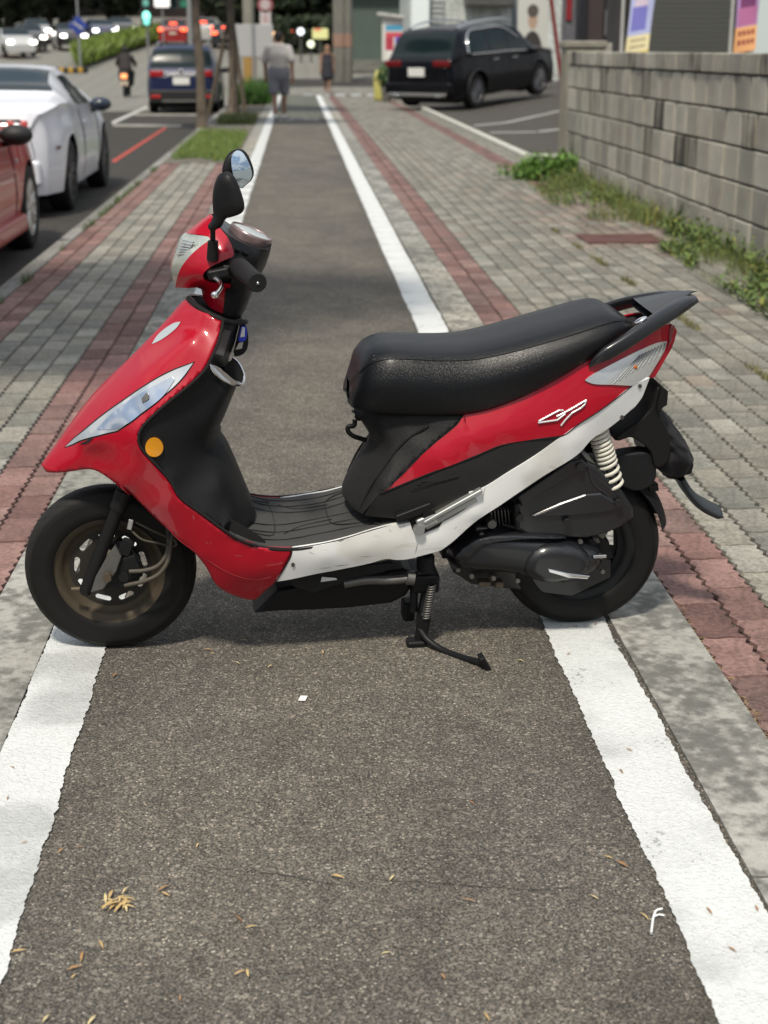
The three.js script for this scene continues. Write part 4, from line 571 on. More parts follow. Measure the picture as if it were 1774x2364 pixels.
// fork, brake plate, hoses on the steered front end
{
  const H = (x, y, z) => S(cC, x, y, z, '', HM).slice(0, 3);
  const top = H(660, 230, .075), bot = H(412, 862, .075), dir = V3(...bot).sub(V3(...top));
  const mk = (sg) => { const f = (p) => [p[0], p[1], sg * p[2]]; return [rod(f(top), f(bot), .0165, .0155, 18), rod(f(top), f(V3(...top).addScaledVector(dir, .18).toArray()), .021, .0205, 18), xf(new THREE.SphereGeometry(.0158, 12, 8), f(bot))]; };
  onHead(part(sc, 'fork_leg', mk(1), M.black)); onHead(part(sc, 'fork_leg', mk(-1), M.black));
  const up = V3(...top).addScaledVector(dir, -.35).toArray();
  onHead(part(sc, 'fork_crown', [rod([top[0], top[1], .075], [up[0], up[1], .06], .02), rod([top[0], top[1], -.075], [up[0], up[1], -.06], .02), rod([up[0], up[1], -.07], [up[0], up[1], .07], .022), rod([up[0], up[1], 0], [up[0] + .09, up[1] + .19, 0], .026)], M.black));
  const caliper = new THREE.Shape([[560, 600], [620, 560], [700, 600], [745, 680], [740, 800], [700, 830], [600, 850], [500, 850], [520, 760], [620, 700], [630, 640]].map(([x, y]) => { const p = H(x, y, .07); return new THREE.Vector2(p[0], p[1]); }));
  onHead(part(sc, 'brake_caliper', [xf(new THREE.ExtrudeGeometry(caliper, { depth: .022, bevelEnabled: true, bevelSize: .004, bevelThickness: .004, bevelSegments: 2 }), [0, 0, .042]), rbox(.05, .06, .02, .006, H(690, 720, .07), [0, 0, .3]), rbox(.03, .045, .016, .006, H(670, 590, .07), [0, 0, -.4]), cyl(.012, .012, .02, H(655, 775, .08), [Math.PI / 2, 0, 0])], M.plastic));
  const plate = new THREE.Shape([[560, 640], [600, 585], [632, 650], [600, 740], [520, 850], [450, 870], [480, 780]].map(([x, y]) => { const p = H(x, y, .085); return new THREE.Vector2(p[0], p[1]); }));
  onHead(part(sc, 'fork_bracket', xf(new THREE.ExtrudeGeometry(plate, { depth: .008, bevelEnabled: true, bevelSize: .003, bevelThickness: .003, bevelSegments: 2 }), [0, 0, .078]), M.steel));
  onHead(part(sc, 'axle_bolt', cyl(.0115, .0115, .016, H(548, 782, .094), [Math.PI / 2, 0, 0], 6), M.rusty)); onHead(part(sc, 'axle_nut', rod(H(320, 858, .06), H(375, 858, .06), .005, .007), M.rusty));
  onHead(part(sc, 'brake_hose', [[[690, 745, .085], [790, 738, .09], [870, 710, .09], [925, 640, .085], [940, 520, .07], [930, 440, .05]], [[660, 835, .085], [790, 805, .095], [880, 760, .095], [935, 680, .09], [955, 560, .08], [975, 470, .06]], [[730, 430, .085], [820, 475, .09], [930, 525, .08]], [[700, 482, .09], [770, 540, .095], [880, 565, .09], [975, 585, .08], [990, 565, .08], [975, 540, .08]]].map((l, k) => tube(l.map(([x, y, z]) => H(x, y, z)), k < 2 ? .0055 : .0028, 30, 8)), std({ color: lin(.07, .06, .045), roughness: .6 })));
  onHead(part(sc, 'cable_clip', [rbox(.012, .026, .006, .002, H(695, 445, .095), [0, 0, -.25])], M.silver));
}
shade(sc);
// ------------------------------------------------------------------ ground, path, pavements
const rise = (D) => D < 58 ? 0 : 0.046 * (D - 58);
const flatGrid = (x0, x1, d0, d1, nx, nd, y = 0, uvk = 1) => gridGeo(nx, nd, (u, v) => { const x = lerp(x0, x1, u), D = lerp(d0, d1, v); return [x, y + rise(D), -D, x * uvk, D * uvk]; });
const flatPoly = (list, y) => { const sh = new THREE.Shape(list.map(([x, z]) => new THREE.Vector2(x, -z))); const g = new THREE.ShapeGeometry(sh); g.rotateX(-Math.PI / 2); g.translate(0, y, 0); return g; };
const onRoad = (list, y) => list.map(([x, yy]) => { const p = ground(x, yy, y); return [p[0], p[2]]; });
const asphalt = (k, o = {}) => std({ color: lin(k, k, k), map: asphMap, bumpMap: asphBump, bumpScale: 0.004, roughness: 0.9, ...o });
struct('ground', flatGrid(-300, 300, -120, 700, 20, 140, -0.106), std({ color: lin(.3, .29, .26), map: concMap, roughness: .95 }));
struct('road', flatGrid(-16, -1.86, -10, 41, 6, 20, -0.1), asphalt(.72));
struct('cross_road', flatGrid(-1.95, 14, 52, 66, 6, 10, -0.1), asphalt(.6));
{ const g = gridGeo(24, 420, (u, v) => { const D = v < .85 ? lerp(-.5, 12, v / .85) : lerp(12, 52, (v - .85) / .15), x = lerp(-.7, .83, u); return [x, 0, -D, x, D]; }), p = g.attributes.position, c = [];
  for (let i = 0; i < p.count; i++) { const x = p.getX(i), D = -p.getZ(i), n = fbm(x * 2.2 + 3, D * 1.1, 4, 1e6, 181), s = fbm(x * 7, D * 7, 3, 1e6, 185), e = Math.min(x + .5, .62 - x), k = .74 + .5 * n + .22 * (s - .5) - .16 * (1 - sstep(0, .22, e)); c.push(k * (1 + .05 * (n - .5)), k, k * (1 - .12 * (n - .4))); }
  g.setAttribute('color', new THREE.Float32BufferAttribute(c, 3)); struct('bike_path', g, asphalt(2.2, { vertexColors: true })); }
// painted edge lines with ragged edges
{
  const r = rng(5);
  const line = (xa, xb, d0, d1) => { const n = Math.round((Math.min(d1, 9) - d0) / .012), pos = [], uv = [], idx = []; let ja = 0, jb = 0, k = 0;
    for (let D = d0; D <= d1; D += D < 9 ? .006 : .2) { ja = ja * .72 + (r() - .5) * .0042; jb = jb * .72 + (r() - .5) * .0048; const w = .016 * (fbm(D * 1.7, xa * 9, 4) - .5) * 2, q = D > 9 ? .4 : 1; pos.push(xa + (ja + w) * q, .0045, -D, xb + (jb + w) * q, .0045, -D); uv.push(xa, D, xb, D); if (k) { const a = 2 * k - 2; idx.push(a, a + 1, a + 2, a + 2, a + 1, a + 3); } k++; }
    const g = new THREE.BufferGeometry(); g.setAttribute('position', new THREE.Float32BufferAttribute(pos, 3)); g.setAttribute('uv', new THREE.Float32BufferAttribute(uv, 2)); g.setIndex(idx); g.computeVertexNormals(); return g; };
  const wp = std({ color: lin(.82, .83, .83), map: paintMap, bumpMap: asphBump, bumpScale: .0025, roughness: .75 });
  struct('lane_line', line(-.64, -.488, -1, 52), wp); struct('lane_line', line(.614, .776, -1, 52), wp);
}
const concM = (k, o = {}) => std({ color: lin(k[0], k[1], k[2]), map: concMap, bumpMap: concBump, bumpScale: .0015, roughness: .92, ...o });
{ // concrete edge strips in cast lengths
  const mats = [std({ color: lin(1, 1, 1), map: stainMap, bumpMap: concBump, bumpScale: .0025, roughness: .95 }), std({ color: lin(.85, .85, .83), map: stainMap, bumpMap: concBump, bumpScale: .0025, roughness: .95 }), std({ color: lin(1.15, 1.12, 1.05), map: stainMap, bumpMap: concBump, bumpScale: .0025, roughness: .95 })];
  const r = rng(8);
  for (const [xa, xb, nm] of [[-.822, -.645, 'edge_strip'], [.79, .985, 'edge_strip']]) {
    const g = new THREE.Group(); g.name = numbered(nm); g.userData.kind = 'structure'; scene.add(g);
    let D = .4; while (D < 52) { const L = D < 14 ? 2 : 6; const b = box(xb - xa, .05, L - .006, [0, 0, 0]); const uv = b.attributes.uv, p = b.attributes.position; for (let i = 0; i < p.count; i++) uv.setXY(i, p.getX(i) + D * .37 + xa, p.getZ(i) + D); const o = part(g, 'edge_slab', b, mats[Math.floor(r() * 3)]); o.position.set((xa + xb) / 2, -.019 + (r() - .5) * .003, -D - L / 2); D += L; }
  }
  struct('soil', flatGrid(.8, 3.4, -1, 52, 4, 20, -.017), concM([.12, .105, .085]));
  struct('soil', flatGrid(-1.86, -.66, -1, 52, 4, 20, -.017), concM([.11, .1, .085]));
}
// interlocking pavers: zigzag long sides, waved ends
function paverGeo(w, L, seed) {
  const r = rng(seed), gap = .0045, am = .0062, top = [], hw = w / 2 - gap, hl = L / 2 - .003;
  const zig = (t) => am * (Math.abs(((t * 4) % 1) - .5) * 4 - 1);
  for (let i = 0; i <= 8; i++) { const t = i / 8; top.push([hw + zig(t), lerp(hl, -hl, t)]); }
  top.push([hw * .35, -hl - .0035], [-hw * .35, -hl + .0035]);
  for (let i = 8; i >= 0; i--) { const t = i / 8; top.push([-hw + zig(t), lerp(hl, -hl, t)]); }
  top.push([-hw * .35, hl + .0035], [hw * .35, hl - .0035]);
  const sh = THREE.ShapeUtils.triangulateShape(top.map((p) => new THREE.Vector2(p[0], p[1])), []), pos = [], uv = [], idx = [], ou = r() * 3, ov = r() * 3, n = top.length;
  const dz = (x, z) => (r() - .5) * .0006;
  const inn = top.map(([x, z]) => [x - Math.sign(x) * .0022, z - Math.sign(z) * .0022]);
  inn.forEach(([x, z]) => { pos.push(x, dz(x, z), z); uv.push(x + ou, z + ov); });
  for (const [a, b, c] of sh) idx.push(a, c, b);
  inn.forEach(([x, z]) => { pos.push(x, 0, z); uv.push(x + ou, z + ov); }); top.forEach(([x, z]) => { pos.push(x, -.014, z); uv.push(x + ou, z + ov); });
  for (let i = 0; i < n; i++) { const j = (i + 1) % n; idx.push(n + i, n + j, 2 * n + i, n + j, 2 * n + j, 2 * n + i); }
  const g = new THREE.BufferGeometry(); g.setAttribute('position', new THREE.Float32BufferAttribute(pos, 3)); g.setAttribute('uv', new THREE.Float32BufferAttribute(uv, 2)); g.setIndex(idx); g.computeVertexNormals();
  const nn = g.attributes.normal; if (nn.getY(0) < 0) { for (let i = 0; i < idx.length; i += 3) { const t = idx[i]; idx[i] = idx[i + 1]; idx[i + 1] = t; } g.setIndex(idx); g.computeVertexNormals(); }
  return g;
}
camera.updateProjectionMatrix();
const proj = (x, y, z) => V3(x, y, z).project(camera);
function sidewalk(x0, pitch, ncol, d0, d1, colour, seed) {
  const g = new THREE.Group(); g.name = numbered('sidewalk'); g.userData.kind = 'structure'; scene.add(g);
  const L = .249, geos = [1, 2, 3, 4, 5].map((k) => paverGeo(Math.abs(pitch), L, seed + k)), r = rng(seed), list = [];
  for (let c = 0; c < ncol; c++) for (let k = 0; ; k++) {
    const D = d0 + (k + (c % 2 ? .5 : 0)) * L; if (D > d1) break;
    const x = x0 + pitch * (c + .5), p = proj(x, 0, -D), q = proj(x, 0, -D - L), kind = colour(c, D, r);
    list.push({ x, D, kind, t: Math.floor(r() * 8), a: r(), g: Math.floor(r() * 5), y: (r() - .5) * .003, rx: (r() - .5) * .012, rz: (r() - .5) * .016, ry: (r() - .5) * .012, size: Math.abs(p.x) < 1.03 && p.y > -1.05 && p.y < 1 ? 1 / D : 0 });
  }
  list.sort((a, b) => b.size - a.size);
  const tone = (kind, t) => { const v = .74 + .066 * t, w = ((t * 5) % 8) / 8; return kind === 1 ? [.22 * v, (.12 + .025 * w) * v, (.108 + .022 * w) * v] : kind === 2 ? [.27 * v, (.215 + .02 * w) * v, .19 * v] : [.255 * v, (.25 - .012 * w) * v, (.222 - .022 * w) * v]; };
  const mats = new Map(); const mat = (kind, t) => { const k = kind * 10 + t; if (!mats.has(k)) mats.set(k, concM(tone(kind, t).map((v) => v * 1.45))); return mats.get(k); };
  const near = list.slice(0, 300), rest = list.slice(300);
  for (const p of near) { const o = part(g, 'paver', geos[p.g], mat(p.kind, p.t)); o.position.set(p.x, p.y, -p.D); o.rotation.set(p.rx, p.ry, p.rz); }
  const im = new THREE.InstancedMesh(geos[0], concM([1.45, 1.45, 1.45]), rest.length), m4 = new THREE.Matrix4(), q4 = new THREE.Quaternion();
  rest.forEach((p, i) => { m4.compose(V3(p.x, p.y, -p.D), q4.setFromEuler(new THREE.Euler(p.rx, p.ry, p.rz)), V3(1, 1, 1)); im.setMatrixAt(i, m4); im.setColorAt(i, lin(...tone(p.kind, p.t))); });
  im.name = 'paver'; im.userData.kind = 'stuff'; g.add(im); return g;
}
sidewalk(.988, .1225, 18, 2.2, 51.5, (c, D, r) => c < 2 ? 1 : (c > 12 && c < 15 && D > 16) ? 1 : (c > 8 && D > 11.5 && D < 16.5 && r() < .75 * sstep(7, 11, c)) ? 2 : r() < .03 ? 2 : 0, 31);
sidewalk(-.826, -.1158, 8, 2.6, 20.6, (c) => (c < 2 || c > 5) ? 1 : 0, 57);
{ // kerb stones along the parking side
  const g = new THREE.Group(); g.name = 'kerb'; g.userData.kind = 'structure'; scene.add(g); const r = rng(77), ms = [.3, .36, .42].map((v) => concM([v, v * .98, v * .92]));
  for (let D = 2; D < 51; D += 1) { const o = part(g, 'kerb_stone', D < 3 ? rbox(.11, .16, .985, .015) : g.children[0].geometry, ms[Math.floor(r() * 3)]); o.position.set(-1.815 + (r() - .5) * .006, -.074, -D - .5); }
}
// planting strip, painted road marks
struct('planting_strip', flatGrid(-1.76, -.83, 20.7, 51.8, 6, 30, -.004), concM([.2, .18, .145]));
const tanM = std({ color: lin(.42, .4, .36), roughness: .9, map: concMap }), markW = std({ color: lin(.75, .75, .72), roughness: .85, map: concMap });
struct('road_mark', flatPoly(onRoad([[258, 370], [272, 362], [386, 290], [384, 297], [264, 376]], -.095), -.095), std({ color: lin(.55, .085, .06), roughness: .8, map: paintMap }));
struct('road_mark', flatPoly(onRoad([[258, 281], [338, 245], [342, 249], [260, 287]], -.094), -.094), markW);
struct('road_mark', flatPoly(onRoad([[262, 286], [420, 288], [420, 293], [262, 292]], -.0935), -.0935), tanM);
struct('road_mark', flatPoly(onRoad([[312, 262], [470, 263], [470, 267], [310, 267]], -.0935), -.0935), tanM);
for (const [a, b] of [[180, 225], [250, 292], [300, 330]]) struct('road_mark', flatPoly(onRoad([[a, 197], [b, 195], [b - 3, 203], [a - 6, 206]], -.095), -.095), markW);
struct('road_mark', flatPoly(onRoad([[185, 212], [335, 211], [335, 217], [175, 219]], -.094), -.094), markW);
for (let k = 0; k < 5; k++) struct('crossing_stripe', flatPoly([[.2 + k * .55, -54], [.55 + k * .55, -54], [.75 + k * .55, -64], [.4 + k * .55, -64]].map(([x, z]) => [x, z]), -.09 + k * 0), std({ color: lin(.42, .44, .46), roughness: .9 }));
{ // worn paint at the start of the path: a faded field with a bicycle sign
  struct('path_paint', flatGrid(-.47, .59, 34.5, 51.5, 3, 10, .004), std({ color: lin(.4, .43, .38), map: stainMap, roughness: .9 }));
  const ring = (x, D, r) => { const g = new THREE.RingGeometry(r * .72, r, 28); g.scale(1, 4.2, 1); g.rotateX(-Math.PI / 2); g.translate(x, .0085, -D); return g; };
  const seg = (x0, D0, x1, D1, w) => { const dx = x1 - x0, dz = (D1 - D0) / 4.2, l = Math.hypot(dx, dz), nx = -dz / l * w, nd = dx / l * w * 4.2; return flatPoly([[x0 + nx, -(D0 + nd)], [x1 + nx, -(D1 + nd)], [x1 - nx, -(D1 - nd)], [x0 - nx, -(D0 - nd)]], .0085); };
  const bs = struct('bicycle_sign', [ring(-.22, 33.6, .15), ring(.3, 33.6, .15), seg(-.22, 33.6, -.05, 34.4, .025), seg(-.05, 34.4, .2, 34.4, .025), seg(.2, 34.4, .3, 33.6, .025), seg(-.1, 34.4, .04, 33.6, .025), seg(.04, 33.6, .2, 34.5, .025)], markW);
}
{ const r = rng(333), cr = (x, D, a, L) => { const pos = [], idx = []; let k = 0; for (let s = 0; s < L; s += .012, k++) { a += (r() - .5) * .5; a *= .97; x += Math.cos(a) * .012; D += Math.sin(a) * .006; const w = .0004 + .0007 * r() * Math.sin(Math.PI * s / L); pos.push(x, .0022, -(D - w), x, .0022, -(D + w)); if (k) { const q = 2 * k - 2; idx.push(q, q + 2, q + 1, q + 1, q + 2, q + 3); } } const g = new THREE.BufferGeometry(); g.setAttribute('position', new THREE.Float32BufferAttribute(pos, 3)); g.setAttribute('uv', new THREE.Float32BufferAttribute(new Float32Array(pos.length / 3 * 2), 2)); g.setIndex(idx); g.computeVertexNormals(); return g; };
  for (const q of [[-.2, 2.5, .05, .34], [.1, 2.44, -.1, .4]]) struct('path_crack', cr(...q), std({ color: lin(.02, .018, .016), roughness: 1 })); }
// parking yard on the right with its kerb
const yardY = (x) => .012 + .1 * Math.max(0, x - 4.2);
struct('parking_yard', gridGeo(20, 20, (u, v) => { const x = lerp(3.12, 13, u), D = lerp(20.72 + Math.min(3.4, (x - 3.12) * .29), 52, v); return [x, yardY(x), -D, x, D]; }), asphalt(1.15));
{ const k = concM([.78, .78, .7]); const g = new THREE.Group(); g.name = 'yard_kerb'; g.userData.kind = 'structure'; scene.add(g);
  for (let D = 20.7; D < 38; D += 1.2) { const o = part(g, 'kerb_stone', D === 20.7 ? rbox(.12, .14, 1.19, .02) : g.children[0].geometry, k); o.position.set(3.06, .02, -D - .6); }
  for (let i = 0; i < 6; i++) { const o = part(g, 'kerb_stone', g.children[0].geometry, k); o.position.set(3.16 + i * 1.17 + .5, .02, -20.75 - (i + .5) * .34); o.rotation.y = Math.PI / 2 + .285; } }
const yardMark = (x0, d0, x1, d1, w) => struct('road_mark', gridGeo(1, 20, (u, v) => { const x = lerp(x0, x1, v); return [x, yardY(x) + .006, -lerp(d0, d1, v) - (u - .5) * w, u, v]; }), markW);
yardMark(3.4, 30.4, 8.0, 37.5, .28); yardMark(3.4, 27.8, 9, 28.6, .24);
solo('access_cover', [rbox(.6, .02, .55, .004, [2.5, .003, -12])], concM([.17, .075, .068]), 'flat dark red access cover set in the pavers near the wall', 'access cover');
// the block wall
{
  const w = thing('block_wall', 'long grey concrete block wall with stained blocks beside the paved walk', 'wall', [3.17, 0, -18.6]);
  const r = rng(91), geo = {}, mats = [];
  const blockTex = tex(512, 1, (x, y) => { const a = fbm(x / 512 * 5, y / 512 * 5, 4, 5, 151), st = fbm(x / 512 * 10, y / 512 * 7, 4, 10, 155), sp = hash2(x >> 1, y >> 1, 33); const v = .72 + .4 * (a - .5) + .22 * (st - .5) + .14 * (sp - .5); return [v, v * .975, v * .9]; });
  const darkTex = tex(512, 1, (x, y) => { const a = fbm(x / 512 * 4, y / 512 * 4, 5, 4, 161), st = fbm(x / 512 * 18, y / 512 * 2, 3, 18, 165); const v = lerp(.12, .6, sstep(.35, .68, .5 * a + .5 * st)); return [v, v * .98, v * .9]; });
  for (let k = 0; k < 7; k++) { const v = .37 + .038 * k, q = (k * 3) % 7 / 7; mats.push(std({ color: lin(v * 1.0, v * (.985 - .02 * q), v * (.92 - .05 * q)), map: blockTex, bumpMap: concBump, bumpScale: .003, roughness: .95 })); }
  const dk = [.5, .66].map((v) => std({ color: lin(v, v * .96, v * .86), map: darkTex, bumpMap: concBump, bumpScale: .003, roughness: .95 }));
  part(w, 'mortar', box(.11, 1.37, 15, [.085, .685, 7.5]), concM([.08, .072, .06]));
  for (let row = 0; row < 6; row++) {
    const y0 = row < 5 ? row * .25 : 1.25, h = row < 5 ? .238 : .144; let z = row % 2 ? -.2 : 0;
    while (z < 15) { const L = row === 5 ? .4 : r() < .05 ? .2 : .4, key = row === 5 ? 'c' : L; const za = Math.max(0, z), l = z + L - za; if (l > .05) {
      const kk = key + '_' + Math.round(l * 100) + Math.floor(r() * 3); if (!geo[kk]) { geo[kk] = rbox(.15 + (row === 5 ? .02 : 0), h, l - .034, .012, [0, 0, 0], undefined, 1); const uv = geo[kk].attributes.uv, p = geo[kk].attributes.position, o1 = r() * 5, o2 = r() * 5; for (let i = 0; i < p.count; i++) uv.setXY(i, p.getZ(i) + p.getX(i) + o1, p.getY(i) + o2); }
      const o = part(w, 'block', geo[kk], r() < .13 ? dk[Math.floor(r() * 2)] : mats[Math.floor(r() * 7)]); o.position.set(.075 + (r() - .5) * .008, y0 + h / 2 + .003, za + l / 2); o.rotation.y = (r() - .5) * .012; } z += L; }
  }
  const p = thing('gate_pillar', 'square weathered concrete pillar at the far end of the block wall', 'pillar', [3.4, 0, -18.9]); part(p, 'shaft', rbox(.46, 1.44, .4, .015, [0, .72, 0]), std({ color: lin(.34, .33, .28), map: blockTex, bumpMap: concBump, bumpScale: .004, roughness: .95 })); part(p, 'capstone', rbox(.5, .08, .44, .02, [0, 1.48, 0]), concM([.42, .4, .34]));
  const p2 = thing('concrete_post', 'short pale concrete post standing behind the wall beside the pillar', 'post', [3.93, 0, -20.2]); part(p2, 'shaft', rbox(.13, 1.5, .13, .01, [0, .75, 0]), concM([.5, .48, .42])); part(p2, 'band', rbox(.15, .05, .15, .008, [0, 1.35, 0]), concM([.36, .35, .32]));
}
// grass and weeds: bent blades and small leaves
function bladeGeo(h, w, bend) { return gridGeo(1, 3, (u, v) => [(u - .5) * w * (1 - v * .92), h * v * (1 - .15 * v), bend * v * v, u, v]); }
function leafGeo(l, w) { return gridGeo(2, 3, (u, v) => [(u - .5) * w * Math.sin(Math.PI * clamp(v, .04, .97)), .12 * l * Math.abs(u - .5) + l * .25 * v * (1 - v), l * v, u, v]); }
const leafM = (c, o = {}) => phys({ color: lin(...c), roughness: .7, transmission: .25, thickness: 0, side: THREE.DoubleSide, ...o });
function scatter(name, geo, m, places, seed, label, category, parent, kind = 'stuff') {
  const r = rng(seed), im = new THREE.InstancedMesh(geo, m, places.length), m4 = new THREE.Matrix4(), q = new THREE.Quaternion();
  places.forEach((p, i) => { const s = p.s ?? 1; m4.compose(V3(p.x, p.y ?? 0, p.z), q.setFromEuler(new THREE.Euler(p.rx ?? (r() - .5) * .5, r() * 6.28, p.rz ?? (r() - .5) * .5, 'YXZ')), V3(s, s * (p.h ?? 1), s)); im.setMatrixAt(i, m4); const v = p.v ?? .6 + .8 * r(); im.setColorAt(i, lin(v * (p.c ? p.c[0] : 1), v * (p.c ? p.c[1] : 1), v * (p.c ? p.c[2] : 1))); });
  if (parent) { im.name = name; im.userData.kind = kind; parent.add(im); } else { im.name = numbered(name); im.userData.kind = kind; if (label) im.userData.label = label; if (category) im.userData.category = category; scene.add(im); }
  return im;
}
{
  const r = rng(201), P = (n, fn) => Array.from({ length: n }, fn).filter(Boolean);
  const gm = leafM([.12, .17, .04]), dry = [1.9, 1.25, .9];
  const band = (D) => D < 11.6 ? lerp(.62, .5, (D - 8.5) / 3) : D < 12.6 ? .3 : lerp(.85, .6, clamp((D - 12.6) / 5));
  scatter('grass', bladeGeo(.2, .009, .09), gm, P(9000, () => { const D = 8 + 10.2 * r(), w = band(D), t = Math.pow(r(), 1.25); const dens = fbm(D * 1.7, t * 2, 3); if (dens < .36 + .25 * t) return null; return { x: 3.13 - t * w, y: -.01, z: -D, s: (.45 + .75 * r()) * (1 - .45 * t) * (D < 12.3 ? .8 : 1.15), rx: (r() - .5) * 1.1, c: r() < .25 ? dry : [1, 1, 1] }; }), 1, 'long mixed grass growing along the foot of the block wall', 'grass');
  scatter('weeds', leafGeo(.04, .021), leafM([.1, .16, .03]), P(9000, () => { const D = 8 + 9.6 * r(), w = band(D) * .9, t = Math.pow(r(), 1.2); if (fbm(D * 2.3 + 7, t * 2, 3) < .4 + .2 * t || (D > 12.6 && r() < .6)) return null; return { x: 3.12 - t * w, y: r() * r() * .22 * (1 - .6 * t), z: -D, s: .6 + .8 * r(), rx: -.3 - r() * .6, c: r() < .12 ? dry : [1, 1, 1] }; }), 2, 'low leafy weeds spreading over the pavers under the wall', 'weeds');
  scatter('joint_grass', bladeGeo(.05, .006, .03), leafM([.16, .15, .035]), P(2600, () => { const D = 6.5 + 7 * r(); if (fbm(D * 3.1, 4, 3) < .5) return null; return { x: 2.09 + (r() - .5) * .05, y: -.006, z: -D, s: .4 + .7 * r() }; }), 3, 'yellowish tufts of grass in a joint between the pavers', 'grass');
  // leafy bush by the end of the wall
  const b = thing('bush', 'bright green leafy bush at the end of the block wall by the yard kerb', 'bush', [2.88, 0, -17.9]);
  part(b, 'stem', [[.1, .3, .1], [-.15, .28, .05], [0, .34, -.1], [.16, .26, -.05]].map((p) => rod([0, 0, 0], p, .012, .005, 6)), M.rusty);
  scatter('foliage', leafGeo(.08, .03), leafM([.13, .26, .035]), P(1500, () => { const a = r() * 6.28, e = Math.acos(r()), R = .46 * Math.cbrt(.1 + .9 * r()) * (.3 + 1.1 * fbm(a * 1.8, e * 2.5, 3)); return { x: Math.cos(a) * Math.sin(e) * R * 1.3, y: .02 + Math.cos(e) * R * .62, z: Math.sin(a) * Math.sin(e) * R, s: .7 + .7 * r(), rx: r() * 2 - 1 }; }), 4, null, null, b);
  // grass round the street trees
  scatter('grass', bladeGeo(.13, .01, .06), leafM([.14, .22, .04]), P(9000, () => { const D = 20.9 + 7.6 * r(), x = -1.72 + .85 * r(), e = Math.min(D - 20.8, 28.6 - D) / 2; if (fbm(x * 2 + 3, D * .9, 3) > .42 + .4 * clamp(e)) return null; return { x, y: -.01, z: -D, s: .45 + .8 * r(), rx: (r() - .5) * 1, c: r() < .15 ? dry : [1, 1, 1] }; }), 5, 'thick patch of green grass around the nearest street tree', 'grass');
  scatter('grass', bladeGeo(.16, .011, .08), leafM([.11, .14, .03]), P(3000, () => ({ x: -1.6 + .75 * r(), y: -.01, z: -31.5 - 3 * r(), s: .5 + .8 * r() })), 6, 'thin yellow-green grass between the two street trees', 'grass');
  scatter('grass', bladeGeo(.07, .008, .04), leafM([.09, .13, .03]), P(1800, () => { const D = 5 + 16 * r(); if (fbm(D * 1.6, 9, 3) < .52) return null; return { x: -1.755 + (r() - .5) * .05, y: -.01, z: -D, s: .5 + .8 * r() }; }), 7, 'short weeds sprouting in the joint beside the kerb stones', 'weeds');
  const sh = thing('shrub', 'dense low green shrub at the foot of the far utility pole', 'shrub', [-1.15, 0, -43.5]);
  part(sh, 'stem', [rod([0, 0, 0], [.15, .5, 0], .015, .006, 6), rod([0, 0, 0], [-.2, .45, .1], .015, .006, 6)], M.rusty);
  scatter('foliage', bladeGeo(.5, .03, .25), leafM([.06, .16, .02]), P(1500, () => ({ x: (r() - .5) * .9, y: .25 * r(), z: (r() - .5) * 1.6, s: .6 + .7 * r(), rx: (r() - .5) * 1.6, rz: (r() - .5) * 1.4 })), 8, null, null, sh);
}
// ------------------------------------------------------------------ vehicles
const curve = (k) => (x) => { if (x <= k[0][0]) return k[0][1]; for (let i = 1; i < k.length; i++) if (x <= k[i][0]) { const t = (x - k[i - 1][0]) / (k[i][0] - k[i - 1][0]); return lerp(k[i - 1][1], k[i][1], sm(t) * .5 + t * .5); } return k[k.length - 1][1]; };
const paint = (r, g, b, o = {}) => phys({ color: lin(r, g, b), roughness: .35, clearcoat: 1, clearcoatRoughness: .05, ...o });
const carGlass = phys({ color: lin(.008, .016, .018), roughness: .12, specularIntensity: .55 });
const tyreM = std({ color: lin(.014, .014, .014), roughness: .85 }), trimM = std({ color: lin(.012, .012, .013), roughness: .6 }), alloyM = std({ color: lin(.5, .5, .5), metalness: .8, roughness: .35 }), alloyD = std({ color: lin(.08, .08, .085), metalness: .7, roughness: .4 }), plateM = std({ color: lin(.78, .78, .76), roughness: .5 });
const lampRed = std({ color: lin(.25, .01, .01), roughness: .25, emissive: lin(.5, .012, .008), emissiveIntensity: .35 });
function glow(r, g, b, k) { return std({ color: lin(.02, .02, .02), emissive: lin(r, g, b), emissiveIntensity: k, roughness: .6 }); }
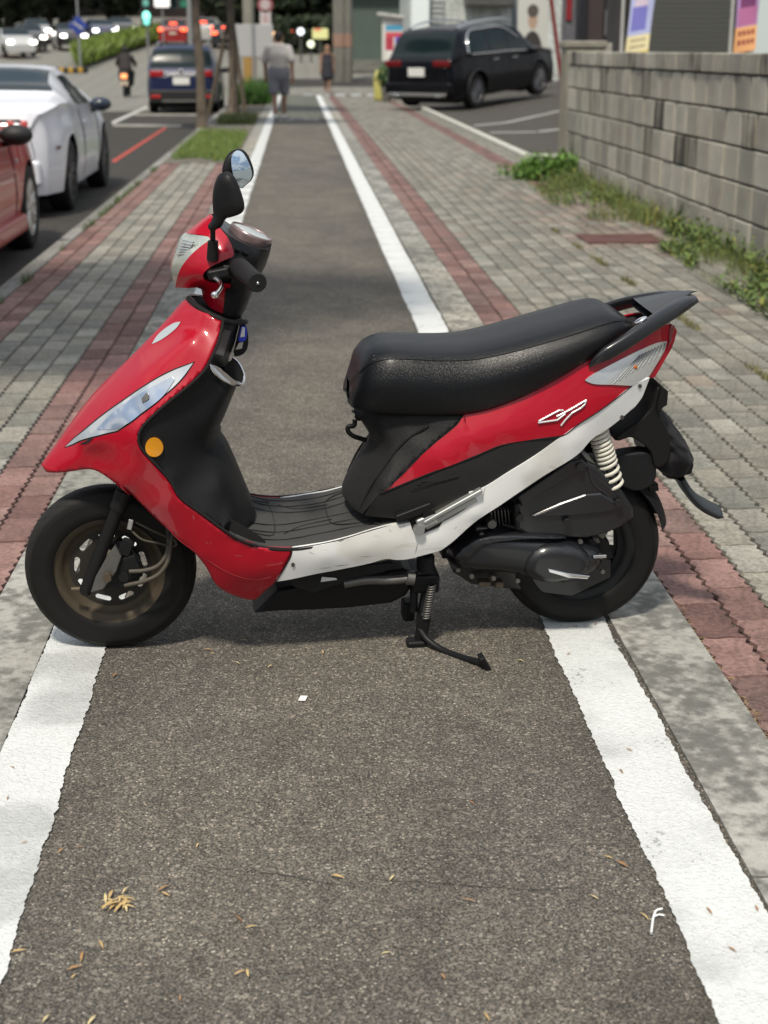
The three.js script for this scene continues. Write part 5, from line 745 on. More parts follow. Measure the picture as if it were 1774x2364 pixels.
function carShape(c) {
  const NX = 96, top = curve(c.top), belt = curve(c.belt), wide = curve(c.wide), roofW = curve(c.roofW), sill = c.sill ?? .22;
  const arch = (x) => { let y = sill; for (const wx of c.wheels) { const d = Math.abs(x - wx), R = c.wr * 1.14; if (d < R) y = Math.max(y, c.wr + Math.sqrt(R * R - d * d) * 1.0); } return y; };
  const rows = [0, .16, .34, .5, .66, .82, 1, 1.12, 1.35, 1.6, 1.84, 2, 2.14, 2.4, 2.7, 3];
  const P = (x, v) => { const w = wide(x), yb = belt(x), yt = Math.max(top(x), yb + .004), wr = roofW(x) * w, bot = arch(x);
    if (v <= 1) { const y = lerp(bot, yb, v), q = (y - sill) / (yb - sill); return [x, y, w * (.955 + .045 * Math.sin(Math.PI * clamp(q * 1.05)) - .02 * q * q + (c.crease ? .012 * Math.exp(-((q - .72) ** 2) / .004) : 0))]; }
    const ws = w * .975, yE = yb + (yt - yb) * .9;
    if (v <= 2) { const t = v - 1; return [x, lerp(yb, yE, t), lerp(ws, wr, Math.pow(t, 1.15))]; }
    const t = v - 2; return [x, yE + (yt - yE) * Math.sin(t * Math.PI / 2), wr * Math.cos(t * Math.PI / 2 * .999) ]; };
  const acc = { body: [[], []], glass: [[], []] };
  const xs = Array.from({ length: NX + 1 }, (_, i) => { const t = i / NX; return c.L * (t < .5 ? .5 * Math.pow(2 * t, 1.25) : 1 - .5 * Math.pow(2 - 2 * t, 1.25)); });
  const pos = [], V = rows.length;
  for (const x of xs) for (const v of rows) pos.push(P(x, v));
  const full = { body: [], glass: [] };
  for (let i = 0; i < NX; i++) for (let j = 0; j < V - 1; j++) {
    const xm = (xs[i] + xs[i + 1]) / 2, vm = (rows[j] + rows[j + 1]) / 2; let g = false;
    if (vm > 1.12 && vm < 1.84) for (const [a, b, sl0, sl1] of c.side) { const q = vm - 1; if (xm > a + (sl0 || 0) * q && xm < b - (sl1 || 0) * q) g = true; }
    if (vm > 2.0) for (const [a, b] of c.ends) if (xm > a && xm < b) g = true;
    const a = i * V + j, b = a + 1, d = a + V, e = d + 1; full[g ? 'glass' : 'body'].push([a, d, b], [b, d, e]);
  }
  const build = (faces, end) => { const p = [], idx = [], map = new Map(); const vert = (k, s) => { const key = k + (s > 0 ? 'p' : 'n'); if (!map.has(key)) { const q = pos[k]; map.set(key, p.length / 3); p.push(q[0] - c.axle, q[1], q[2] * s); } return map.get(key); };
    for (const [a, b, d] of faces) { idx.push(vert(a, 1), vert(d, 1), vert(b, 1)); idx.push(vert(a, -1), vert(b, -1), vert(d, -1)); }
    if (end) for (const [i, fl] of [[0, 1], [NX, 0]]) for (let j = 0; j < V - 1; j++) { const a = i * V + j, q = [vert(a, 1), vert(a + 1, 1), vert(a + 1, -1), vert(a, -1)]; fl ? idx.push(q[0], q[1], q[2], q[0], q[2], q[3]) : idx.push(q[0], q[2], q[1], q[0], q[3], q[2]); }
    const g = new THREE.BufferGeometry(); g.setAttribute('position', new THREE.Float32BufferAttribute(p, 3)); g.setAttribute('uv', new THREE.Float32BufferAttribute(new Float32Array(p.length / 3 * 2), 2)); g.setIndex(idx); const wl = end ? g : g; wl.computeVertexNormals(); return wl; };
  return { body: build(full.body, true), glass: build(full.glass, false), P };
}
function wheelParts(par, x, z, r, rimM, spokes = 5) {
  const w = new THREE.Group(); w.name = 'wheel'; w.position.set(x, r, z); par.add(w); const s = Math.sign(z);
  part(w, 'tyre', xf(lathe([[r * .68, -.1], [r * .9, -.11], [r * .98, -.09], [r, -.05], [r, .05], [r * .98, .09], [r * .9, .11], [r * .68, .1]], 36), [0, 0, 0], [Math.PI / 2, 0, 0]), tyreM);
  const g = [xf(lathe([[r * .6, 0], [r * .64, .09], [r * .7, .1], [r * .72, .09]], 32), [0, 0, 0], [Math.PI / 2, 0, 0], [1, 1, s]), xf(cyl(r * .14, r * .16, .05), [0, 0, s * .07], [Math.PI / 2, 0, 0])];
  for (let k = 0; k < spokes; k++) { const a = k / spokes * 2 * Math.PI + .3; for (const da of [-.13, .13]) g.push(rod([Math.cos(a) * r * .1, Math.sin(a) * r * .1, s * .075], [Math.cos(a + da) * r * .66, Math.sin(a + da) * r * .66, s * .085], .02, .016, 6)); }
  part(w, 'rim', g, rimM); part(w, 'brake_disc', xf(cyl(r * .5, r * .5, .02, [0, 0, 0], undefined, 28), [0, 0, s * .02], [Math.PI / 2, 0, 0]), M.steel); return w;
}
function car(label, cat, c, pos, yaw, pm, o = {}) {
  const t = thing('parked_car', label, cat, pos, yaw, o.group), s = carShape(c);
  part(t, 'body', s.body, pm); part(t, 'window_glass', s.glass, carGlass);
  for (const wx of c.wheels) for (const sg of [1, -1]) wheelParts(t, wx - c.axle, sg * (c.track / 2), c.wr, o.rim || alloyM, o.spokes || 5);
  const L = c.L, W = c.track / 2, ax = c.axle;
  part(t, 'underbody', [box(L - .5, .12, c.track + .02, [L / 2 - ax, .28, 0]), ...c.wheels.map((wx) => box(c.wr * 2.3, c.wr * 1.5, c.track - .3, [wx - ax, c.wr * 1.1, 0]))], trimM);
  const at = (x, v, dz = .006, sg = 1) => { const p = s.P(x, v); return [p[0] - ax, p[1], sg * (p[2] + dz)]; };
  if (o.mirror) for (const sg of [1, -1]) { const p = at(o.mirror, 1.1, .1, sg); part(t, 'door_mirror', [xf(new THREE.SphereGeometry(1, 16, 12), p, [0, 0, 0], [.09, .075, .12]), rod([p[0] + .02, p[1] - .05, p[2]], [p[0] + .05, p[1] - .07, p[2] - sg * .12], .02)], o.mirrorM || trimM); }
  for (const x of o.seams || []) for (const sg of [1, -1]) part(t, 'door_seam', tube([at(x, .08, .001, sg), at(x, .4, .001, sg), at(x, .7, .001, sg), at(x, 1, .001, sg)], .005, 12, 5), trimM);
  for (const [x, v] of o.handles || []) for (const sg of [1, -1]) part(t, 'door_handle', rbox(.2, .03, .03, .01, at(x, v, .015, sg)), o.handleM || pm);
  for (const [nm, x, v0, v1, h, d, m] of o.stripes || []) for (const sg of [1, -1]) { const a = at(x, v0, d, sg), b = at(v1, v0, d, sg); part(t, nm, tube(Array.from({ length: 9 }, (_, k) => at(lerp(x, v1, k / 8), v0, d, sg)), h, 24, 6), m); }
  return Object.assign(t, { at });
}
const back = (t, name, w, h, y, z, m, x = 0, d = .05, r = .02, rot = 0) => part(t, name, rbox(d, h, w, r, [x, y, z], [0, 0, rot]), m);
// white coupe and red coupe at the kerb, both pointing away
{
  const coupe = { L: 4.7, axle: .95, wheels: [.95, 3.67], wr: .345, track: 1.6, crease: true, top: [[0, .86], [.06, 1.0], [.5, 1.06], [.8, 1.1], [1.1, 1.2], [1.7, 1.35], [2.3, 1.38], [2.7, 1.33], [3.25, 1.1], [3.45, 1.0], [4.3, .9], [4.6, .78], [4.7, .62]], belt: [[0, .8], [.08, .94], [.6, 1.02], [1.3, 1.0], [2.0, .93], [3.3, .92], [3.5, .95], [4.4, .84], [4.7, .6]], wide: [[0, .7], [.12, .82], [.5, .91], [1.0, .94], [1.6, .915], [3, .9], [3.7, .92], [4.4, .84], [4.7, .66]], roofW: [[0, .88], [.8, .84], [1.3, .72], [2, .66], [2.8, .68], [3.4, .84], [4.7, .85]], side: [[1.5, 3.15, .5, .75]], ends: [[.92, 1.75], [2.75, 3.3]] };
  const pearl = paint(.75, .77, .83, { clearcoat: .6 }), D = 13.7;
  const t = car('white sports coupe parked at the kerb in front of the red car', 'car', coupe, [-3.12, -.1, -15.6], Math.PI / 2, pearl, { mirror: 3.0, mirrorM: std({ color: lin(.02, .03, .05), roughness: .25 }), seams: [1.95, 3.2], handles: [[2.15, .82]], rim: alloyD, spokes: 9 });
  part(t, 'side_marker', rbox(.14, .03, .02, .008, t.at(.36, .55, .006)), std({ color: lin(.08, .03, .02), roughness: .4 }));
  for (const z of [-.62, -.5, -.38, .38, .5, .62]) back(t, 'tail_light', .07, .2, .8, z, lampRed, -.93);
  back(t, 'rear_panel', 1.2, .22, .8, 0, trimM, -.925, .03); back(t, 'rear_bumper', 1.5, .25, .42, 0, pearl, -.9, .14, .05);
  back(t, 'number_plate', .38, .16, .55, 0, plateM, -.975, .02, .005);
  const red = paint(.4, .007, .009, { clearcoat: .6 }), c2 = { ...coupe, L: 4.35, axle: 3.45, wheels: [.85, 3.45], wr: .325, track: 1.52, crease: false, top: [[0, .8], [.06, .95], [.5, 1.0], [.9, 1.08], [1.5, 1.3], [2.1, 1.34], [2.5, 1.3], [3.0, 1.05], [3.2, .97], [4.0, .86], [4.25, .74], [4.35, .58]], belt: [[0, .75], [.08, .88], [.6, .95], [3.0, .88], [3.2, .93], [4.05, .82], [4.35, .56]], wide: [[0, .7], [.12, .8], [.5, .86], [1, .88], [3, .86], [3.45, .885], [4.0, .82], [4.35, .6]], side: [[1.2, 2.85, .5, .75]], ends: [[.8, 1.5], [2.5, 3.05]] };
  const rc = car('red car parked at the kerb with silver spoked wheel and side skirt', 'car', c2, [-2.98, -.1, -12.55], Math.PI / 2, red, { mirror: 2.62, mirrorM: trimM, seams: [1.6, 2.86], handles: [[1.8, .82]], rim: std({ color: lin(.62, .6, .56), metalness: .5, roughness: .4 }), spokes: 7 });
  for (const sg of [1, -1]) { part(rc, 'side_skirt', rbox(1.75, .14, .08, .03, [-1.3, .25, sg * .86]), red); part(rc, 'rub_strip', rbox(1.1, .025, .02, .008, rc.at(2.2, .62, .006, sg)), std({ color: lin(.35, .12, .11), roughness: .4 })); part(rc, 'headlight', xf(new THREE.SphereGeometry(1, 16, 10), [.74, .66, sg * .6], [0, 0, 0], [.16, .08, .14]), M.lens); part(rc, 'side_indicator', rbox(.09, .025, .012, .005, rc.at(3.02, .74, .004, sg)), M.silver); }
  back(rc, 'front_bumper', 1.35, .24, .4, 0, red, .82, .16, .06); back(rc, 'tail_light', .3, .13, .75, .55, lampRed, -3.42); back(rc, 'tail_light', .3, .13, .75, -.55, lampRed, -3.42);
}
const suv = (k) => ({ L: 4.6, axle: .95, wheels: [.95, 3.6], wr: .365, track: 1.6, sill: .27, top: [[0, .9], [.05, 1.02], [.14, 1.12], [.5, 1.6], [.62, 1.665], [1.4, 1.7], [2.4, 1.68], [2.8, 1.6], [3.35, 1.2], [3.55, 1.1], [4.35, .98], [4.55, .82], [4.6, .6]], belt: [[0, .85], [.05, .98], [.2, 1.05], [.6, 1.1], [2.5, 1.04], [3.3, 1.0], [3.5, 1.04], [4.4, .9], [4.6, .58]], wide: [[0, .76], [.1, .86], [.4, .92], [1.0, .945], [2, .93], [3.6, .94], [4.3, .86], [4.6, .68]], roofW: [[0, .9], [.15, .9], [.5, .78], [.9, .74], [2.5, .74], [3.3, .84], [4.6, .84]], side: [[.72, 1.5, .1, .03], [1.58, 2.3, .03, .02], [2.38, 3.25, .02, .75]], ends: [[.13, .5], [2.72, 3.35]] });
{
  const navy = paint(.005, .012, .06, { clearcoat: .6 }), p = ground(420, 262, -.1);
  const t = car('dark blue compact car seen from behind, standing beyond the nearest street tree', 'car', suv(), [-2.85, -.1, p[2] - 1], Math.PI / 2, navy, { mirror: 3.15, seams: [1.6, 2.4], rim: alloyD });
  t.scale.setScalar(.97);
  for (const sg of [1, -1]) { back(t, 'tail_light', .36, .16, .98, sg * .62, std({ color: lin(.35, .01, .012), roughness: .25 }), -.93, .06, .03); back(t, 'reflector', .26, .08, .42, sg * .66, std({ color: lin(.4, .01, .012), roughness: .3 }), -.985, .03, .01); part(t, 'roof_rail', tube([[-.3, 1.66, sg * .62], [.2, 1.74, sg * .64], [1.4, 1.74, sg * .63], [1.8, 1.67, sg * .6]], .022, 20, 8), M.silver); }
  back(t, 'number_plate', .42, .18, .8, 0, plateM, -.96, .02, .005); back(t, 'bright_trim', .7, .04, .94, 0, M.silver, -.95, .02, .008); back(t, 'rear_bumper', 1.66, .34, .42, 0, trimM, -.9, .16, .06); back(t, 'bumper_trim', 1.0, .05, .3, 0, M.steel, -.985, .02, .01); back(t, 'maker_badge', .12, .1, 1.03, 0, M.silver, -.93, .02, .008);
  const black = paint(.003, .0035, .006, { clearcoat: .3, specularIntensity: .3 });
  const b = car('black sport utility vehicle parked on the sloping yard entrance', 'car', suv(), [3.6, .06, -39.2], 0, black, { mirror: 3.15, mirrorM: black, seams: [1.55, 2.34, 3.25], handles: [[1.75, .86], [2.55, .86]], handleM: M.silver, rim: std({ color: lin(.25, .25, .26), metalness: .7, roughness: .4 }), spokes: 10 });
  b.rotation.set(0, (90 - 39) * rad, 4.5 * rad, 'YXZ'); b.scale.setScalar(1.13);
  for (const sg of [1, -1]) { back(b, 'tail_light', .42, .13, .99, sg * .62, std({ color: lin(.13, .004, .006), roughness: .25, emissive: lin(.4, .01, .01), emissiveIntensity: .03 }), -.92, .07, .03); part(b, 'roof_rail', tube([[-.3, 1.66, sg * .6], [.2, 1.74, sg * .66], [1.5, 1.74, sg * .65], [1.9, 1.66, sg * .6]], .025, 20, 8), M.chrome); part(b, 'window_trim', tube([b.at(.75, 1.06, .01, sg), b.at(1.6, 1.06, .01, sg), b.at(2.5, 1.06, .01, sg), b.at(3.2, 1.06, .01, sg)], .016, 20, 6), M.chrome); part(b, 'window_trim', tube([b.at(.66, 1.12, .01, sg), b.at(.72, 1.5, .01, sg), b.at(.9, 1.9, .01, sg), b.at(1.5, 1.95, .01, sg), b.at(2.3, 1.93, .01, sg), b.at(2.8, 1.6, .01, sg)], .02, 24, 6), M.chrome); part(b, 'arch_trim', tube(Array.from({ length: 11 }, (_, k) => { const a = k / 10 * Math.PI; return [Math.cos(a) * .43, .365 + Math.sin(a) * .43, sg * .955]; }), .025, 20, 6), trimM); }
  back(b, 'number_plate', .42, .18, .82, 0, plateM, -.965, .02, .005); back(b, 'rear_bumper', 1.7, .26, .48, 0, black, -.9, .16, .06); back(b, 'bumper_trim', 1.5, .07, .36, 0, M.silver, -.97, .04, .015); back(b, 'exhaust_trim', .16, .06, .34, .55, M.chrome, -.985, .04, .02); back(b, 'exhaust_trim', .16, .06, .34, -.55, M.chrome, -.985, .04, .02);
}
// ------------------------------------------------------------------ people
function blob(bones, size, res, k = .03, min = [-.6, -.05, -.6]) {
  const mc = new MarchingCubes(res, M.black, false, false, 120000); mc.isolation = 0; const half = size / 2, c = [min[0] + half, min[1] + half, min[2] + half];
  let q = 0; for (let z = 0; z < res; z++) for (let y = 0; y < res; y++) for (let x = 0; x < res; x++) {
    const p = [c[0] + (x - res / 2) / (res / 2) * half, c[1] + (y - res / 2) / (res / 2) * half, c[2] + (z - res / 2) / (res / 2) * half]; let d = 9;
    for (const [a, b, r0, r1, sq = 1] of bones) { const dx = b[0] - a[0], dy = b[1] - a[1], dz = b[2] - a[2], l = dx * dx + dy * dy + dz * dz || 1e-9, t = clamp(((p[0] - a[0]) * dx + (p[1] - a[1]) * dy + (p[2] - a[2]) * dz) / l); const e = Math.hypot(p[0] - a[0] - t * dx, p[1] - a[1] - t * dy, (p[2] - a[2] - t * dz) / sq) - lerp(r0, r1, t); const h = clamp(.5 + .5 * (d - e) / k); d = lerp(d, e, h) - k * h * (1 - h); }
    mc.field[q++] = -d;
  }
  mc.update(); const n = mc.count, g = new THREE.BufferGeometry(), ps = mc.positionArray.slice(0, n * 3); for (let i = 0; i < n; i++) for (let a = 0; a < 3; a++) ps[3 * i + a] = c[a] + ps[3 * i + a] * half;
  g.setAttribute('position', new THREE.Float32BufferAttribute(ps, 3)); const w = mergeVertices(g, 1e-4); w.computeVertexNormals(); w.setAttribute('uv', new THREE.BufferAttribute(new Float32Array(w.attributes.position.count * 2), 2)); return w;
}
const skin = std({ color: lin(.3, .17, .11), roughness: .7 }), hairM = std({ color: lin(.012, .011, .01), roughness: .8 });
function person(label, pos, yaw, sc_, pose) {
  const t = thing('person', label, 'person', pos, yaw), H = (a, b, r0, r1, s) => [a, b, r0, r1, s], J = pose.j;
  const hand = (w, dir) => [H(w, [w[0] + dir[0] * .08, w[1] - .09, w[2] + dir[2] * .02], .03, .032), ...[-.025, -.008, .009, .026].map((o, i) => H([w[0] + o * .4, w[1] - .08, w[2] + o], [w[0] + o * .5, w[1] - .16 - .012 * (i === 1 || i === 2), w[2] + o * 1.1], .0105, .009)), H([w[0] + .01, w[1] - .04, w[2] + .025], [w[0] + .035, w[1] - .1, w[2] + .04], .012, .0095)];
  const bones = [H(J.neck, J.head, .055, .06), H(J.head, [J.head[0], J.head[1] + .1, J.head[2]], .083, .09), H([J.head[0] + .085, J.head[1] + .03, 0], [J.head[0] + .1, J.head[1] + .015, 0], .016, .014), H(J.hip, J.neck, .13, .1, 1.2)];
  for (const s of [1, -1]) { const e = s > 0 ? 'R' : 'L'; bones.push(H(J['sh' + e], J['el' + e], .052, .042), H(J['el' + e], J['wr' + e], .042, .028), ...hand(J['wr' + e], [0, 0, 0]), H(J['hp' + e], J['kn' + e], .085, .055), H(J['kn' + e], J['an' + e], .056, .036), H(J['an' + e], [J['an' + e][0] + .12, J['an' + e][1] - .045, J['an' + e][2]], .036, .03), H([J.head[0], J.head[1] + .04, s * .082], [J.head[0], J.head[1] + .06, s * .09], .018, .02)); }
  const body = part(t, 'body', blob(bones, 1.8, 110, .02, [-.9, -.05, -.9]), pose.skin || skin);
  for (const [nm, b, m, sz] of pose.clothes(J, H)) part(t, nm, blob(b, 1.8, 84, .035, [-.9, -.05, -.9]), m);
  part(t, 'hair', blob(pose.hair ? pose.hair(J, H) : [H([J.head[0] - .015, J.head[1] + .085, 0], [J.head[0] - .02, J.head[1] + .12, 0], .088, .08), H([J.head[0] - .05, J.head[1] + .02, 0], [J.head[0] - .04, J.head[1] + .1, 0], .055, .07)], 1.8, 84, .02, [-.9, -.05, -.9]), hairM);
  t.scale.setScalar(sc_); return t;
}
{
  const walk = { neck: [.01, 1.36, 0], head: [.03, 1.46, 0], hip: [0, .95, 0], shR: [0, 1.32, .19], shL: [0, 1.32, -.19], elR: [-.07, 1.06, .25], elL: [.05, 1.06, -.26], wrR: [-.04, .84, .26], wrL: [.13, .85, -.26], hpR: [0, .9, .09], hpL: [0, .9, -.09], knR: [.1, .5, .09], knL: [-.04, .5, -.09], anR: [.14, .09, .08], anL: [-.18, .1, -.09] };
  const p = ground(653, 270);
  person('person walking away on the path in a loose grey shirt and grey shorts', [p[0] - .05, 0, p[2] + 1.2], Math.PI / 2, 1.09, { j: walk, clothes: (J, H) => [['shirt', [H([-.0, .95, 0], [0, 1.2, 0], .145, .15, 1.2), H([0, 1.2, 0], [0, 1.33, 0], .15, .115, 1.35), H(J.shR, [J.elR[0], J.elR[1] + .06, J.elR[2]], .075, .07), H(J.shL, [J.elL[0], J.elL[1] + .06, J.elL[2]], .085, .08)], std({ color: lin(.5, .47, .45), roughness: .9 })], ['shorts', [H([0, .92, 0], [0, .84, 0], .155, .16, 1.25), H(J.hpR, [J.knR[0], J.knR[1] + .04, .1], .115, .1), H(J.hpL, [J.knL[0], J.knL[1] + .04, -.1], .115, .1)], std({ color: lin(.2, .2, .225), roughness: .9 })], ['shoe', [H([J.anR[0] - .03, .05, J.anR[2]], [J.anR[0] + .15, .035, J.anR[2]], .045, .04)], plateM], ['shoe', [H([J.anL[0] - .03, .06, J.anL[2]], [J.anL[0] + .13, .035, J.anL[2]], .045, .04)], plateM]] });
  const st = { ...walk, knR: [-.05, .5, .08], knL: [.06, .5, -.07], anR: [-.12, .09, .06], anL: [.1, .09, -.06], elR: [.04, 1.08, .24], wrR: [.12, .86, .23], elL: [-.06, 1.08, -.24], wrL: [-.05, .85, -.23] };
  person('person in a dark sleeveless dress crossing the road far along the path', [1.1, -.1, -57], -Math.PI / 2, 1.02, { j: st, clothes: (J, H) => [['dress', [H([0, 1.3, 0], [0, 1.05, 0], .12, .14, 1.25), H([0, 1.05, 0], [0, .62, 0], .15, .19, 1.2)], std({ color: lin(.03, .03, .04), roughness: .9 })], ['shoe', [H([J.anR[0] - .03, .05, J.anR[2]], [J.anR[0] + .13, .03, J.anR[2]], .04, .032)], trimM], ['shoe', [H([J.anL[0] - .03, .05, J.anL[2]], [J.anL[0] + .13, .03, J.anL[2]], .04, .032)], trimM]], hair: (J, H) => [H([J.head[0] - .015, J.head[1] + .09, 0], [J.head[0] - .02, J.head[1] + .1, 0], .09, .09), H([J.head[0] - .05, J.head[1] + .05, 0], [J.head[0] - .06, J.head[1] - .16, 0], .08, .06)] });
  // rider and scooter waiting at the junction
  const mp = [-5.7, -.1, -54];
  const mo = thing('motorcycle', 'dark scooter with glowing tail light standing at the junction under its rider', 'motorcycle', mp, Math.PI / 2);
  for (const x of [-.6, .62]) part(mo, 'wheel', xf(new THREE.TorusGeometry(.2, .05, 12, 28), [x, .25, 0]), tyreM);
  part(mo, 'body', [rbox(.75, .3, .3, .1, [-.35, .6, 0]), rbox(.4, .08, .3, .03, [.15, .35, 0]), rbox(.2, .6, .34, .08, [.5, .65, 0], [0, 0, .25])], trimM); part(mo, 'seat', rbox(.7, .1, .28, .05, [-.35, .79, 0]), M.seat); part(mo, 'handlebar', [rod([.42, 1.0, -.32], [.42, 1.0, .32], .02), rod([.42, 1.0, 0], [.58, .4, 0], .03)], M.steel);
  part(mo, 'tail_light', rbox(.05, .16, .2, .04, [-.74, .68, 0]), glow(1, .34, .12, 2.2)); part(mo, 'number_plate', rbox(.02, .16, .26, .005, [-.78, .45, 0]), glow(.9, .72, .5, .5));
  const sit = { neck: [-.06, 1.32, 0], head: [-.03, 1.43, 0], hip: [-.2, .9, 0], shR: [-.08, 1.28, .2], shL: [-.08, 1.28, -.2], elR: [.12, 1.08, .29], elL: [.12, 1.08, -.29], wrR: [.38, 1.1, .29], wrL: [.38, 1.1, -.29], hpR: [-.2, .88, .1], hpL: [-.2, .88, -.1], knR: [.18, .78, .2], knL: [.18, .78, -.2], anR: [.12, .42, .18], anL: [.1, .42, -.18] };
  person('rider in a dark jacket and helmet sitting on the scooter at the junction', mp, Math.PI / 2, 1.0, { j: sit, clothes: (J, H) => [['jacket', [H(J.hip, J.neck, .17, .14, 1.3), H(J.shR, J.elR, .075, .065), H(J.shL, J.elL, .075, .065), H(J.elR, J.wrR, .065, .045), H(J.elL, J.wrL, .065, .045)], std({ color: lin(.03, .025, .025), roughness: .85 })], ['trousers', [H(J.hpR, J.knR, .1, .075), H(J.hpL, J.knL, .1, .075), H(J.knR, J.anR, .075, .055), H(J.knL, J.anL, .075, .055), H(J.hpR, J.hpL, .12, .12)], std({ color: lin(.025, .025, .03), roughness: .9 })]], hair: (J, H) => [H([J.head[0], J.head[1] + .06, 0], [J.head[0] - .01, J.head[1] + .08, 0], .125, .125)] });
}
// ------------------------------------------------------------------ street furniture, trees, buildings in the distance
const at = (px, py, D) => { const d = sight(px, py), t = D / -d.z; return [d.x * t, EYE + d.y * t, -D]; };
const dpx = (x, y, D) => at(x * 1.06867, y * 1.06867, D);      // points measured on the 1660 x 2212 view
const bark = std({ color: lin(.2, .165, .13), roughness: .95, map: (() => { const t = tex(256, 1, (x, y) => { const v = .6 + .8 * (fbm(x / 256 * 20, y / 256 * 3, 3, 20, 171) - .5) + .3 * (fbm(x / 256 * 5, y / 256 * 5, 3, 5, 174) - .5); return [v, v * .97, v * .93]; }); t.repeat.set(1, 1); return t; })() });
const crownM = leafM([.06, .1, .028]), darkCrown = leafM([.03, .048, .018], { transmission: .15 });
const clump = (() => { const r = rng(300), gs = []; for (let i = 0; i < 9; i++) gs.push(xf(leafGeo(.13, .06), [(r() - .5) * .2, (r() - .5) * .2, (r() - .5) * .2], [r() * 6, r() * 6, r() * 6])); return mergeGeometries(gs.map(clean)); })();
function tree(name, label, pos, h, rTrunk, crownR, crownY, m, n, seed, lean = 0) {
  const t = thing(name, label, 'tree', pos), r = rng(seed), limbs = [tube([[0, -.1, 0], [lean * .3 + .02, h * .3, .02], [lean * .6 - .02, h * .6, -.02], [lean, h, 0]], rTrunk, 20, 12)];
  { const p = limbs[0].attributes.position; for (let i = 0; i < p.count; i++) { const y = p.getY(i), k = 1.12 - .5 * clamp(y / h) + .25 * Math.exp(-y * 5), cx = lean * clamp(y / h); p.setX(i, cx + (p.getX(i) - cx) * k); p.setZ(i, p.getZ(i) * k); } limbs[0].computeVertexNormals(); }
  for (let k = 0; k < 7; k++) { const a = k * 2.4 + r(), y0 = h * (.6 + .38 * r()); limbs.push(tube([[lean * y0 / h, y0, 0], [lean + Math.cos(a) * crownR * .35, y0 + crownR * .35, Math.sin(a) * crownR * .35], [lean + Math.cos(a) * crownR * .75, crownY + (r() - .3) * crownR * .6, Math.sin(a) * crownR * .75]], rTrunk * .35, 10, 6)); }
  part(t, 'trunk', limbs, bark);
  const cs = Array.from({ length: 16 }, () => { const a = r() * 6.28, e = Math.acos(2 * r() - 1), R = crownR * Math.cbrt(r()) * .8; return [lean + Math.cos(a) * Math.sin(e) * R, crownY + Math.cos(e) * R * .7, Math.sin(a) * Math.sin(e) * R, crownR * (.28 + .25 * r()), .55 + .7 * r()]; });
  scatter('crown', clump, m, Array.from({ length: n }, () => { const c = cs[Math.floor(r() * 16)], a = r() * 6.28, e = Math.acos(2 * r() - 1), R = c[3] * Math.cbrt(.3 + .7 * r()); return { x: c[0] + Math.cos(a) * Math.sin(e) * R, y: c[1] + Math.cos(e) * R, z: c[2] + Math.sin(a) * Math.sin(e) * R, s: 1 + 1.2 * r(), v: c[4] * (.7 + .6 * r()), rx: r() * 6, rz: r() * 6 }; }), seed + 1, null, null, t);
  return t;
}
